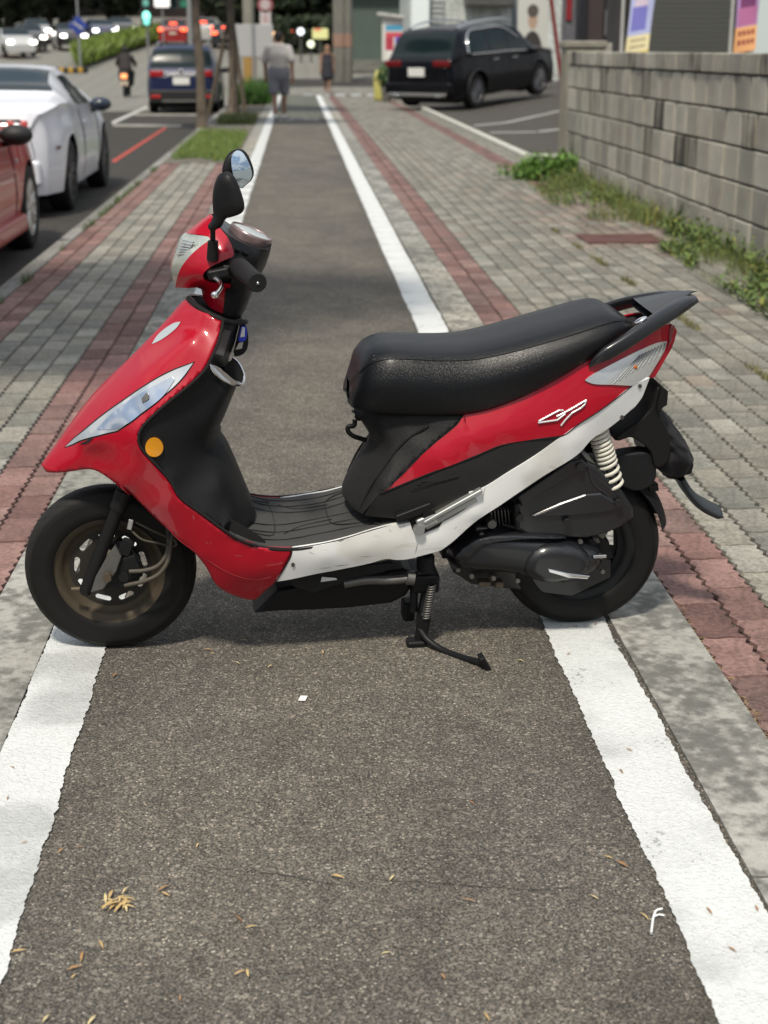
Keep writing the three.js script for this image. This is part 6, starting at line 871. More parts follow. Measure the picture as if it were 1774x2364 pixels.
{
  const p1 = ground(471, 292), p2 = ground(538, 262);
  tree('street_tree', 'slender pale-barked street tree rising from the grass patch nearest the scooter', [p1[0], 0, p1[2] + .6], 3.6, .085, 1.7, 5.2, crownM, 1500, 11, -.06);
  tree('street_tree', 'second street tree along the path, dark trunk held by wooden stakes', [p2[0], 0, p2[2]], 3.6, .1, 1.9, 5.2, crownM, 1500, 17, .05);
  tree('street_tree', 'street tree beside the kerb left of the scooter, shading the left pavers', [-1.64, 0, -6.2], 3.9, .09, 1.8, 5, crownM, 1300, 23, -.7);
  for (const [k, lb, dx, dz, tx] of [[0, 'wooden stake leaning from the left against the second street tree', -.55, .2, -.06], [1, 'wooden stake leaning from the right against the second street tree', .3, .3, .06], [2, 'wooden stake leaning from behind against the second street tree', .1, -.55, 0]]) solo('tree_stake', [rod([p2[0] + dx, -.02, p2[2] + dz], [p2[0] + tx, 2.0, p2[2]], .05, .045, 8)], std({ color: lin(.09, .07, .05), roughness: .95 }), lb, 'tree stake');
  // utility pole with a yellow guard, notice board, round sign
  const q = dpx(541, 190, 57);
  const po = thing('utility_pole', 'tall grey concrete utility pole with a yellow guard round its foot', 'utility pole', [q[0], 0, q[2]]);
  part(po, 'shaft', cyl(.17, .21, 9, [0, 4.5, 0], undefined, 20), concM([.4, .38, .33])); part(po, 'guard', cyl(.225, .235, 1.75, [0, .88, 0], undefined, 20), std({ color: lin(.42, .25, .07), roughness: .7, map: scuff }));
  const post = (name, label, cat, x, y, D, h) => { const w = dpx(x, y, D), g0 = rise(D) - .1; const t = thing(name, label, cat, [w[0], g0, w[2]]); part(t, 'post', cyl(.045, .05, h, [0, h / 2, 0], undefined, 12), std({ color: lin(.32, .33, .34), metalness: .4, roughness: .5 })); return Object.assign(t, { base: g0 }); };
  const Y = (y, D) => EYE + (107 - y) * D / 3470;
  { const D = 55, t = post('notice_board', 'large pale grey board on a post beside the utility pole', 'sign', 548, 120, D, 2.6), y1 = Y(55, D) + .1, y0 = Y(122, D) + .1; part(t, 'panel', rbox(1.36, y1 - y0, .05, .02, [0, (y0 + y1) / 2, -.07]), std({ color: lin(.42, .42, .42), roughness: .6 })); t.children[0].scale.y = (y1) / 2.6; }
  { const D = 62, t = post('road_sign', 'round red and white road sign over a white plate, right of the utility pole', 'road sign', 574, 40, D, 3.6); part(t, 'disc', [cyl(.3, .3, .03, [0, Y(15, D) - t.base, .06], [Math.PI / 2, 0, 0], 28)], std({ color: lin(.3, .1, .11), roughness: .5 })); part(t, 'ring_centre', cyl(.19, .19, .02, [0, Y(15, D) - t.base, .075], [Math.PI / 2, 0, 0], 24), std({ color: lin(.5, .42, .42), roughness: .5 })); part(t, 'plate', rbox(.42, .62, .03, .01, [0, Y(45, D) - t.base, .06]), std({ color: lin(.55, .5, .5), roughness: .5 })); part(t, 'plate_bar', [rbox(.2, .05, .02, .004, [0, Y(40, D) - t.base, .075]), rbox(.2, .05, .02, .004, [0, Y(48, D) - t.base, .075])], std({ color: lin(.4, .15, .14), roughness: .5 })); }
  { const D = 72, t = post('road_sign', 'square blue road sign on a grey post at the traffic island', 'road sign', 172, 100, D, 3.1); part(t, 'panel', rbox(.62, .62, .04, .02, [0, Y(58, D) - t.base, .06], [0, 0, Math.PI / 4]), std({ color: lin(.025, .055, .3), roughness: .5 })); part(t, 'bar', rbox(.5, .08, .02, .005, [0, Y(58, D) - t.base, .09], [0, 0, -.6]), markW); }
  { const D = 88, t = post('street_sign', 'green street name sign on a pale post above the queue of cars', 'street sign', 411, 60, D, 4.6); part(t, 'panel', rbox(.95, .34, .04, .02, [0, Y(14, D) - t.base, .06]), std({ color: lin(.02, .2, .12), roughness: .5 })); t.children[0].scale.set(3, 1, 3); }
  { const D = 80, t = post('traffic_light', 'traffic light showing green on a pole left of the waiting cars', 'traffic light', 318, 50, D, 4.4); part(t, 'housing', rbox(.5, 1.35, .22, .06, [0, Y(30, D) - t.base, .1]), trimM); part(t, 'green_lens', xf(new THREE.SphereGeometry(.19, 18, 12), [0, Y(38, D) - t.base, .2], [0, 0, 0], [1, 1.15, .4]), glow(.25, .95, .72, 2.4)); part(t, 'signal_lens', xf(new THREE.SphereGeometry(.16, 18, 12), [0, Y(12, D) - t.base, .2], [0, 0, 0], [1, 1, .4]), glow(.15, .5, .4, .8)); part(t, 'signal_lens', xf(new THREE.SphereGeometry(.17, 18, 12), [0, Y(50, D) - t.base, .2], [0, 0, 0], [1, 1, .4]), glow(.25, .9, .72, 1.3)); }
  { const D = 90, t = post('lit_sign', 'bright white lit sign box on a pole beyond the traffic light', 'sign', 352, 40, D, 4.4); part(t, 'sign_box', rbox(.85, .55, .2, .08, [0, Y(10, D) - t.base, .1]), glow(.95, .92, .85, 1.3)); }
  { const D = 80, t = post('traffic_light', 'traffic light pole carrying a small red lamp left of the utility pole', 'traffic light', 536, 40, D, 4.2); part(t, 'housing', rbox(.3, .8, .2, .05, [0, Y(22, D) - t.base, .1]), trimM); part(t, 'red_lens', xf(new THREE.SphereGeometry(.13, 14, 10), [0, Y(17, D) - t.base, .2], [0, 0, 0], [1, 1, .4]), glow(.9, .06, .04, 1.4)); }
  { const D = 76, t = post('lamp_post', 'grey lamp post with one small white lamp near the dark trees', 'lamp post', 762, 30, D, 5); part(t, 'lamp', xf(new THREE.SphereGeometry(.16, 14, 10), [-.12, Y(25, D) - t.base, .1]), glow(.9, .92, 1, 1.6)); part(t, 'red_lamp', xf(new THREE.SphereGeometry(.14, 14, 10), [.16, Y(31, D) - t.base, .1]), glow(.6, .1, .07, .9)); t.children[0].scale.set(4, 1, 4); }
}
// far traffic
{
  const simple = { L: 4.4, axle: .9, wheels: [.9, 3.5], wr: .33, track: 1.5, top: [[0, .85], [.06, 1], [.5, 1.06], [1, 1.4], [1.5, 1.46], [2.4, 1.44], [3.1, 1.08], [4.1, .92], [4.4, .6]], belt: [[0, .8], [.1, .94], [.6, 1], [3.1, .95], [4.2, .82], [4.4, .55]], wide: [[0, .74], [.2, .84], [1, .88], [3.5, .87], [4.4, .66]], roofW: [[0, .9], [.5, .86], [1, .75], [2.4, .74], [3.1, .86], [4.4, .85]], side: [[.95, 1.75, .2, .03], [1.83, 2.95, .03, .6]], ends: [[.5, 1.05], [2.4, 3.1]] };
  const sg0 = carShape(simple), wg = xf(lathe([[.2, -.1], [.33, -.08], [.33, .08], [.2, .1]], 20), [0, 0, 0], [Math.PI / 2, 0, 0]), lg = rbox(.08, .17, .34, .04), bg = rbox(.06, .1, .4, .02);
  const farCar = (name, label, cat, x, y, D, yaw, pm, lit, group, s = 1) => { const p = dpx(x, y, D), t = thing(name, label, cat, [p[0], rise(D) - .1, p[2]], yaw, group); part(t, 'body', sg0.body, pm); part(t, 'window_glass', sg0.glass, carGlass); for (const wx of simple.wheels) for (const sg of [1, -1]) { const w = part(t, 'wheel', wg, tyreM); w.position.set(wx - .9, .33, sg * .74); }
    for (const sg of [1, -1]) { const l = part(t, 'tail_light', lg, lit ? glow(1, .09, .03, 5.5) : lampRed); l.position.set(-.88, .86, sg * .62); const h = part(t, 'headlight', lg, lit === 2 ? glow(1, .98, .9, 7) : M.lens); h.position.set(3.42, .72, sg * .6); }
    const pl = part(t, 'number_plate', bg, lit === 1 ? glow(.8, .75, .55, .7) : plateM); pl.position.set(-.9, .66, 0); if (lit === 1) { const l = part(t, 'brake_light', bg, glow(1, .1, .05, 4)); l.position.set(-.3, 1.2, 0); } t.scale.setScalar(s); return t; };
  const W = paint(.5, .5, .5), K = paint(.02, .02, .022), R = paint(.3, .01, .01), B = paint(.02, .03, .08), away = Math.PI / 2;
  farCar('car', 'red car with bright brake lights, leftmost of the waiting queue', 'car', 377, 98, 96, away, R, 1, 'cars waiting with brake lights on', 1.05);
  farCar('car', 'pale car with brake lights on in the middle of the waiting queue', 'car', 442, 98, 100, away, W, 1, 'cars waiting with brake lights on', 1.02);
  farCar('car', 'dark car with brake lights on, rightmost of the waiting queue beside the street tree', 'car', 488, 100, 93, away, K, 1, 'cars waiting with brake lights on', .95);
  farCar('car', 'dark red car braking far behind the person in the grey shirt', 'car', 628, 100, 88, away, R, 1, 'cars waiting with brake lights on', .9);
  farCar('car', 'pale car side-on between the two people at the far end', 'car', 650, 100, 100, .4, W, 0, null, .9);
  const far = [[20, 97, 84, -1.2, W, 2, 'white car with headlights on, leftmost on the far road'], [58, 100, 90, -1.3, K, 2, 'dark car with headlights on, second from the left on the far road'], [78, 95, 100, -1.35, W, 2, 'silver car with headlights on behind the dark car on the far road'], [145, 100, 92, -1.3, K, 2, 'black car with headlights on left of the blue road sign'], [212, 98, 100, -1.3, B, 2, 'dark blue car with headlights on right of the blue road sign'], [258, 98, 104, -1.35, K, 2, 'dark car with headlights on beside the grassy island']];
  for (const [x, y, D, yaw, m, l, lb] of far) farCar('car', lb, 'car', x, y, D, yaw, m, l, 'oncoming cars on the far road', .95);
}
{ // grassed traffic island with a painted kerb
  const pts = [[172, 136, 72], [230, 122, 80], [290, 112, 90], [350, 102, 102], [345, 92, 108], [280, 99, 98], [215, 108, 88], [160, 120, 78]].map(([x, y, D]) => { const p = dpx(x, y, D); return [p[0], -D]; });
  const cv = (y) => { const g = flatPoly(pts, 0), p = g.attributes.position; for (let i = 0; i < p.count; i++) p.setY(i, rise(-p.getZ(i)) + y); g.computeVertexNormals(); return g; };
  struct('traffic_island', cv(.08), concM([.4, .38, .34]));
  const r = rng(401), poly = pts.map((p) => [p[0], p[1]]), pl = []; let x0 = 1e9, x1 = -1e9, z0 = 1e9, z1 = -1e9; for (const [a, b] of poly) { x0 = Math.min(x0, a); x1 = Math.max(x1, a); z0 = Math.min(z0, b); z1 = Math.max(z1, b); }
  while (pl.length < 7000) { const x = lerp(x0, x1, r()), z = lerp(z0, z1, r()); if (inPoly(x, z, poly)) pl.push({ x, y: rise(-z) + .05, z, s: .7 + .8 * r(), rx: (r() - .5) }); }
  scatter('grass', bladeGeo(.7, .16, .25), leafM([.17, .24, .03]), pl, 9, 'bright green grass covering the traffic island at the junction', 'grass');
  const ks = thing('island_kerb', 'yellow and black painted kerb at the near end of the traffic island', 'kerb', [0, 0, 0]); const ya = std({ color: lin(.5, .3, .04), roughness: .8 });
  const a = dpx(110, 136, 70), b = dpx(190, 138, 70); for (let k = 0; k < 8; k++) { const t = (k + .5) / 8; part(ks, 'kerb_block', rbox(.2 * 1.0, .22, .3, .03), k % 2 ? trimM : ya).position.set(lerp(a[0], b[0], t), rise(70) + .02, -70 - Math.sin(t * 3.1) * -.3); }
}
// trees and buildings closing the view
{
  const F = (x0, x1, D) => [dpx(x0, 100, D)[0], dpx(x1, 100, D)[0]];
  function building(name, label, x0, x1, D, h, depth, wall, opts = {}) {
    const [a, b] = F(x0, x1, D), w = b - a, g0 = rise(D) - .15, t = thing(name, label, 'building', [(a + b) / 2, g0, -D]);
    part(t, 'wall', box(w, h, depth, [0, h / 2, -depth / 2]), wall); part(t, 'parapet', box(w + .2, .3, depth + .2, [0, h + .15, -depth / 2]), wall);
    const nx = opts.nx ?? Math.max(2, Math.round(w / 3)), ny = opts.ny ?? Math.round(h / 3.2); const fm = std({ color: lin(.12, .12, .12), roughness: .6 }); const gw = opts.gw || 1.5, gh = opts.gh || 1.6, fg = box(gw + .14, gh + .14, .1), gg = box(gw, gh, .1);
    for (let i = 0; i < nx; i++) for (let j = 0; j < ny; j++) { const f = part(t, 'window', fg, fm); f.position.set(-w / 2 + (i + .5) * w / nx, 1.7 + j * 3.2, .03); const q = part(f, 'pane', gg, opts.lit && hash2(i, j, x0) < opts.lit ? glow(.9, .7, .45, .7) : carGlass); q.position.z = .02; }
    return Object.assign(t, { w });
  }
  const dk = (r, g, b) => std({ color: lin(r, g, b), map: concMap, roughness: .95 });
  building('apartment_building', 'dark grey building at the far left behind the oncoming cars', -160, 120, 150, 16, 10, dk(.06, .062, .065), { lit: .05 });
  building('apartment_building', 'brown building in the middle distance left of the traffic light', 122, 330, 160, 15, 10, dk(.085, .07, .062), { lit: .08 });
  building('apartment_building', 'very dark reddish building straight behind the waiting cars', 332, 560, 155, 18, 10, dk(.03, .02, .02), { lit: .06 });
  const rr = rng(501);
  const treeAt = (label, x, D, h, R, n, seed) => { const p = dpx(x, 100, D); tree('dense_tree', label, [p[0], rise(D) - .2, p[2]], h * .45, .3, R, h * .6, darkCrown, n, seed); };
  const big = mergeGeometries([0, 1, 2].map((k) => clean(xf(clump.clone(), [0, 0, 0], [k, k * 2, 0], [2.2, 2.2, 2.2]))));
  for (const [lb, x, D, h, R, sd] of [['dark leafy tree at the far left edge of the view', 20, 112, 9, 4.2, 71], ['dark leafy tree rising left of the blue road sign', 110, 118, 9, 3.8, 72], ['dark leafy tree between the two far buildings on the left', 265, 125, 8, 3, 73], ['dark leafy tree behind the second street tree', 500, 118, 8, 3.2, 78], ['dark tree behind the round road sign', 590, 90, 7.5, 3, 74], ['broad dark tree above the person in the grey shirt', 650, 100, 8.5, 3.6, 75], ['dark tree left of the green shed', 712, 92, 7.5, 3, 76]]) {
    const p = dpx(x, 100, D), t = thing('dense_tree', lb, 'tree', [p[0], rise(D) - .2, p[2]]), r = rng(sd);
    part(t, 'trunk', [rod([0, 0, 0], [.1, h * .5, 0], .3, .16, 10), rod([.1, h * .4, 0], [1.2, h * .7, .4], .12, .05, 8), rod([.1, h * .4, 0], [-1.2, h * .7, -.3], .12, .05, 8)], bark);
    scatter('crown', big, darkCrown, Array.from({ length: 900 }, () => { const a = r() * 6.28, e = Math.acos(2 * r() - 1), q = R * Math.cbrt(.1 + .9 * r()) * (.75 + .5 * fbm(Math.cos(a) * 2 + 5, e * 2 + Math.sin(a), 2)); return { x: Math.cos(a) * Math.sin(e) * q, y: h * .52 + Math.cos(e) * q * .95, z: Math.sin(a) * Math.sin(e) * q, s: .8 + .8 * r(), rx: r() * 6, rz: r() * 6, v: .4 + 1.0 * r() }; }), sd, null, null, t);
  }
  // hedge line under the dark trees
  { const p0 = dpx(560, 100, 84), p1 = dpx(765, 100, 84); scatter('hedge', big, darkCrown, Array.from({ length: 700 }, () => ({ x: lerp(p0[0], p1[0], rr()), y: rise(86) - .1 + 1.9 * Math.pow(rr(), 1.5), z: -86 - 2 * rr(), s: .5 + .5 * rr(), rx: rr() * 6, rz: rr() * 6, v: .4 + rr() })), 88, 'low dark hedge running below the far trees', 'hedge'); }
  { const t = thing('lit_sign', 'small yellow lit sign with a red patch above the far crossing', 'sign', [dpx(692, 72, 74)[0], rise(74) - .1, -74]), y = EYE + (107 - 74) * 74 / 3470 - t.position.y; part(t, 'post', cyl(.05, .05, y, [0, y / 2, 0]), M.steel); part(t, 'sign_box', rbox(.72, .46, .15, .05, [0, y, .08]), glow(.75, .72, .3, 1.0)); part(t, 'red_patch', rbox(.3, .12, .06, .02, [-.12, y + .17, .15]), glow(.9, .25, .12, .9)); }
  for (const [x, y, c, lb] of [[650, 68, [.9, .95, 1], 'white lamp glowing in front of the far dark trees'], [592, 76, [1, .55, .25], 'small orange lamp glowing beside the round road sign'], [672, 95, [.8, .85, .6], 'pale greenish lamp low beside the yellow lit sign']]) { const D = 78, p = dpx(x, y, D), t = thing('street_lamp', lb, 'lamp', [p[0], rise(D) - .1, p[2]]); const h = p[1] - t.position.y; part(t, 'post', cyl(.04, .05, h, [0, h / 2, 0]), M.steel); part(t, 'lamp', xf(new THREE.SphereGeometry(.17, 14, 10), [0, h, .05]), glow(...c, 2)); }
  // buildings along the right
  const [gx0, gx1] = F(760, 905, 70);
  const shed = thing('shed', 'grey-green metal shed with ribbed wall beyond the black car', 'building', [(gx0 + gx1) / 2, rise(70), -70]); const shedM = std({ color: lin(.11, .15, .125), roughness: .7, map: scuff });
  part(shed, 'wall', box(gx1 - gx0, 6, 6, [0, 3, -3]), shedM); for (let k = 0; k < 14; k++) part(shed, 'rib', box(.06, 5, .04, [-(gx1 - gx0) / 2 + (k + .5) * (gx1 - gx0) / 14, 2.5, .02]), shedM); part(shed, 'eave', box(gx1 - gx0 + .4, .5, .5, [0, 3.6, .2]), std({ color: lin(.05, .055, .055), roughness: .8 })); part(shed, 'plinth', box(gx1 - gx0 + .1, .5, .1, [0, .2, .06]), concM([.3, .3, .27]));
  for (const [x, w, lb] of [[735, .5, 'grey roadside column left of the green shed'], [752, .36, 'slimmer grey column touching the corner of the green shed']]) { const p = dpx(x, 150, 64), t = thing('column', lb, 'column', [p[0], rise(64) - .1, p[2]]); part(t, 'shaft', cyl(w * .5, w * .55, 8, [0, 4, 0], undefined, 16), concM([.3, .29, .26])); part(t, 'band', cyl(w * .57, w * .57, .5, [0, 1.6, 0], undefined, 16), std({ color: lin(.32, .2, .15), roughness: .8 })); }
  // white shop front behind the black car
  const sh = thing('shop_building', 'white shop front with pale pillars behind the black car', 'shop', [0, .1, -54]);
  const X = (x, D = 54) => dpx(x, 100, D)[0];
  part(sh, 'wall', box(X(1250) - X(885), 5, 5, [(X(1250) + X(885)) / 2, 2.5, -2.6]), dk(.85, .9, .88));
  part(sh, 'pillar', box(X(925) - X(888), 5, .5, [X(906), 2.5, .2]), std({ color: lin(.85, .92, .92), roughness: .6 }));
  part(sh, 'pillar', box(.35, 5, .4, [X(1090), 2.5, .1]), dk(.9, .95, .95)); part(sh, 'panel', box(X(1085) - X(990), 1.6, .1, [X(1037), 2.4, .06]), dk(.95, 1, .97));
  for (let k = 0; k < 12; k++) part(sh, 'louvre', box(.55, .09, .05, [X(940), 1.2 + k * .17, .06]), std({ color: lin(.5, .52, .5), roughness: .6 }));
  part(sh, 'awning', rbox(1.7, .5, .8, .12, [X(1052), 3.0, .4], [.3, 0, 0]), dk(.3, .3, .29)); part(sh, 'door', box(X(1135) - X(1098), 4, .08, [X(1117), 2, .05]), std({ color: lin(.2, .22, .23), roughness: .4 }));
  // painted sign boards: flat print
  const canvasTex = (w, h, fn) => { const c = document.createElement('canvas'); c.width = w; c.height = h; fn(c.getContext('2d'), w, h); const t = new THREE.CanvasTexture(c); t.colorSpace = THREE.SRGBColorSpace; return t; };
  const board = (t, name, w, h, p, rot, print, d = .04) => { const m = std({ map: print, roughness: .6 }); const g = new THREE.PlaneGeometry(w, h); g.translate(0, 0, d / 2 + .003); const q = part(t, name, rbox(w + .02, h + .02, d, .008), std({ color: lin(.7, .7, .7), roughness: .6 })); q.position.set(...p); q.rotation.set(...rot); part(q, 'print', g, m); return q; };
  const poster = canvasTex(128, 256, (g, w, h) => { g.fillStyle = '#c9cac4'; g.fillRect(0, 0, w, h); g.fillStyle = '#3a3733'; g.beginPath(); g.ellipse(w / 2, h * .78, 44, 70, 0, 0, 7); g.fill(); g.fillStyle = '#b49a86'; g.beginPath(); g.ellipse(w / 2, h * .38, 20, 28, 0, 0, 7); g.fill(); g.fillStyle = '#55504a'; g.beginPath(); g.ellipse(w / 2, h * .27, 24, 20, 0, 0, 7); g.fill(); });
  const ps = thing('poster_stand', 'tall poster of a dark-clothed figure on a stand behind the black car', 'poster', [dpx(1150, 100, 46)[0], .1, -46]); board(ps, 'poster', .85, 2.3, [0, 1.85, 0], [0, -.15, 0], poster); part(ps, 'leg', [cyl(.02, .02, .8, [-.35, .4, -.02]), cyl(.02, .02, .8, [.35, .4, -.02])], M.steel);
  const rf = thing('sign_frame', 'red slanting frame beside the poster behind the black car', 'sign', [dpx(1190, 100, 45)[0], .1, -45]); part(rf, 'strut', [rod([-.15, 3.4, 0], [.42, 0, 0], .06, .06, 8), rod([.42, 0, 0], [.42, .1, 0], .06)], std({ color: lin(.2, .02, .02), roughness: .5 })); part(rf, 'panel', rbox(.5, 2.2, .05, .02, [.55, 2.4, -.1]), dk(.2, .2, .23)); part(rf, 'red_panel', rbox(.16, 1.6, .05, .02, [.5, 2.9, -.05]), std({ color: lin(.25, .015, .02), roughness: .5 }));
  const colours = canvasTex(128, 256, (g, w, h) => { g.fillStyle = '#d8d6d0'; g.fillRect(0, 0, w, h); g.fillStyle = '#4d9fc4'; g.fillRect(20, 40, 108, 34); g.fillStyle = '#d2515c'; g.fillRect(20, 84, 108, 30); g.fillStyle = '#b83f52'; g.fillRect(20, 114, 50, 80); g.fillStyle = '#6a4fc4'; g.fillRect(84, 110, 34, 70); g.fillStyle = '#e8e6e0'; g.fillRect(30, 196, 80, 50); });
  const cs = thing('shop_sign', 'tall colourful shop sign in blue, red and purple left of the white pillar', 'sign', [dpx(848, 100, 50)[0], 0, -50]); board(cs, 'sign_panel', .62, 1.25, [0, 1.72, 0], [0, 0, 0], colours); part(cs, 'roof', rbox(.85, .12, .3, .04, [-.05, 2.42, 0], [0, 0, -.12]), markW); part(cs, 'post', cyl(.03, .03, 1.2, [0, .6, -.05]), M.steel);
  const yb = thing('litter_bin', 'yellow rounded bin standing beside the black car at the yard corner', 'bin', [dpx(822, 160, 46)[0], -.02, -46]); part(yb, 'body', lathe([[0, 0], [.16, 0], [.19, .1], [.2, .6], [.15, .85], [0, .92]], 24), std({ color: lin(.5, .46, .14), roughness: .5 })); part(yb, 'lid', lathe([[.21, .6], [.22, .64], [.2, .68]], 24), std({ color: lin(.35, .3, .08), roughness: .5 }));
  const pt = thing('potted_plant', 'round green potted plant between the yellow bin and the black car', 'plant', [dpx(836, 150, 45)[0], -.02, -45]); part(pt, 'pot', lathe([[0, 0], [.12, 0], [.17, .45], [.19, .46], [.15, .44]], 24), dk(.3, .3, .28)); part(pt, 'stem', rod([0, .4, 0], [0, .7, 0], .02, .01, 6), M.rusty); scatter('foliage', leafGeo(.1, .05), leafM([.06, .14, .04]), Array.from({ length: 500 }, () => { const a = rr() * 6.28, e = Math.acos(2 * rr() - 1), q = .27 * Math.cbrt(rr()); return { x: Math.cos(a) * Math.sin(e) * q, y: .72 + Math.cos(e) * q, z: Math.sin(a) * Math.sin(e) * q, s: .7 + .7 * rr(), rx: rr() * 6 }; }), 21, null, null, pt);
  // dark building with roller shutter behind the block wall
  const D2 = 33, XX = (x) => dpx(x, 100, D2)[0], db = thing('roller_shutter_building', 'dark building with a closed roller shutter behind the block wall', 'building', [0, .0, -D2]);
  const wx0 = XX(1256), wx1 = XX(1950); part(db, 'wall', box(wx1 - wx0, 5, .8, [(wx0 + wx1) / 2, 2.5, -.41]), dk(.05, .045, .045));
  for (let k = 0; k < 36; k++) part(db, 'shutter_slat', rbox(XX(1585) - XX(1392), .092, .03, .012, [(XX(1585) + XX(1392)) / 2, .06 + k * .096, .02]), std({ color: lin(.075, .077, .07), roughness: .6 }));
  part(db, 'shutter_rail', box(.1, 3.6, .12, [XX(1388), 1.8, .04]), dk(.04, .04, .04)); part(db, 'shutter_rail', box(.1, 3.6, .12, [XX(1589), 1.8, .04]), dk(.04, .04, .04));
  part(db, 'door', box(XX(1300) - XX(1262), 3.4, .06, [XX(1281), 1.7, .02]), std({ color: lin(.05, .035, .035), roughness: .6 })); part(db, 'door', box(XX(1345) - XX(1306), 3.4, .06, [XX(1326), 1.7, .02]), dk(.075, .075, .08)); part(db, 'handle', cyl(.015, .015, .5, [XX(1305), 1.95, .1]), M.silver);
  part(db, 'corner_post', box(XX(1262) - XX(1246), 4, .2, [XX(1254), 2, .1]), std({ color: lin(.012, .012, .018), roughness: .5 })); part(db, 'pale_pillar', box(XX(1680) - XX(1618), 4.5, .3, [XX(1650), 2.25, .2]), std({ color: lin(.6, .68, .68), roughness: .6 }));
  // feather banners
  const ban1 = canvasTex(128, 512, (g, w, h) => { g.fillStyle = '#b9bfe6'; g.fillRect(0, 0, w, h); g.fillStyle = '#6b4a86'; g.fillRect(14, 60, 60, 170); g.fillStyle = '#d9c8da'; g.beginPath(); g.ellipse(60, 250, 36, 42, 0, 0, 7); g.fill(); g.fillStyle = '#7d7cc9'; g.fillRect(14, 270, 84, 120); g.fillStyle = '#efe3b4'; g.fillRect(0, 412, w, 100); g.fillStyle = '#9a8a72'; for (let k = 0; k < 5; k++) { g.fillRect(24 + k * 17, 430, 11, 14); g.fillRect(24 + k * 17, 462, 11, 14); } g.fillStyle = '#dcc15a'; g.fillRect(0, 496, w, 16); });
  const ban2 = canvasTex(128, 512, (g, w, h) => { g.fillStyle = '#b08fc0'; g.fillRect(0, 0, w, h); g.fillStyle = '#7a3f6e'; g.fillRect(20, 0, 90, 290); g.fillStyle = '#b66f9c'; g.fillRect(10, 290, 110, 90); g.fillStyle = '#f0b27a'; g.fillRect(0, 385, w, 127); g.fillStyle = '#94453f'; for (let k = 0; k < 4; k++) { g.fillRect(18 + k * 26, 404, 18, 26); g.fillRect(18 + k * 26, 450, 18, 26); } });
  const banner = (label, x0, x1, yb_, D, print, tilt) => { const a = dpx(x0, yb_, D), b = dpx(x1, yb_, D), w = b[0] - a[0], base = 0.0, t = thing('banner', label, 'banner', [a[0], base, -D]); part(t, 'pole', cyl(.022, .03, 4.2, [-.02, 2.1, 0], undefined, 10), markW); part(t, 'base', cyl(.16, .2, .1, [-.02, .05, 0]), concM([.4, .4, .4]));
    const y0 = a[1], h = 1.55; const g = gridGeo(6, 16, (u, v) => [.03 + u * w + tilt * v * w, y0 + v * h + (u - .5) * .06, .03 * Math.sin(v * 6 + u * 3), u, v]); part(t, 'cloth', g, std({ map: print, roughness: .8, side: THREE.DoubleSide })); return t; };
  banner('lilac feather banner with a yellow foot on a white pole left of the roller shutter', 1345, 1396, 119, 25, ban1, .35); banner('purple and orange feather banner on a white pole right of the roller shutter', 1580, 1628, 112, 25, ban2, .1);
}
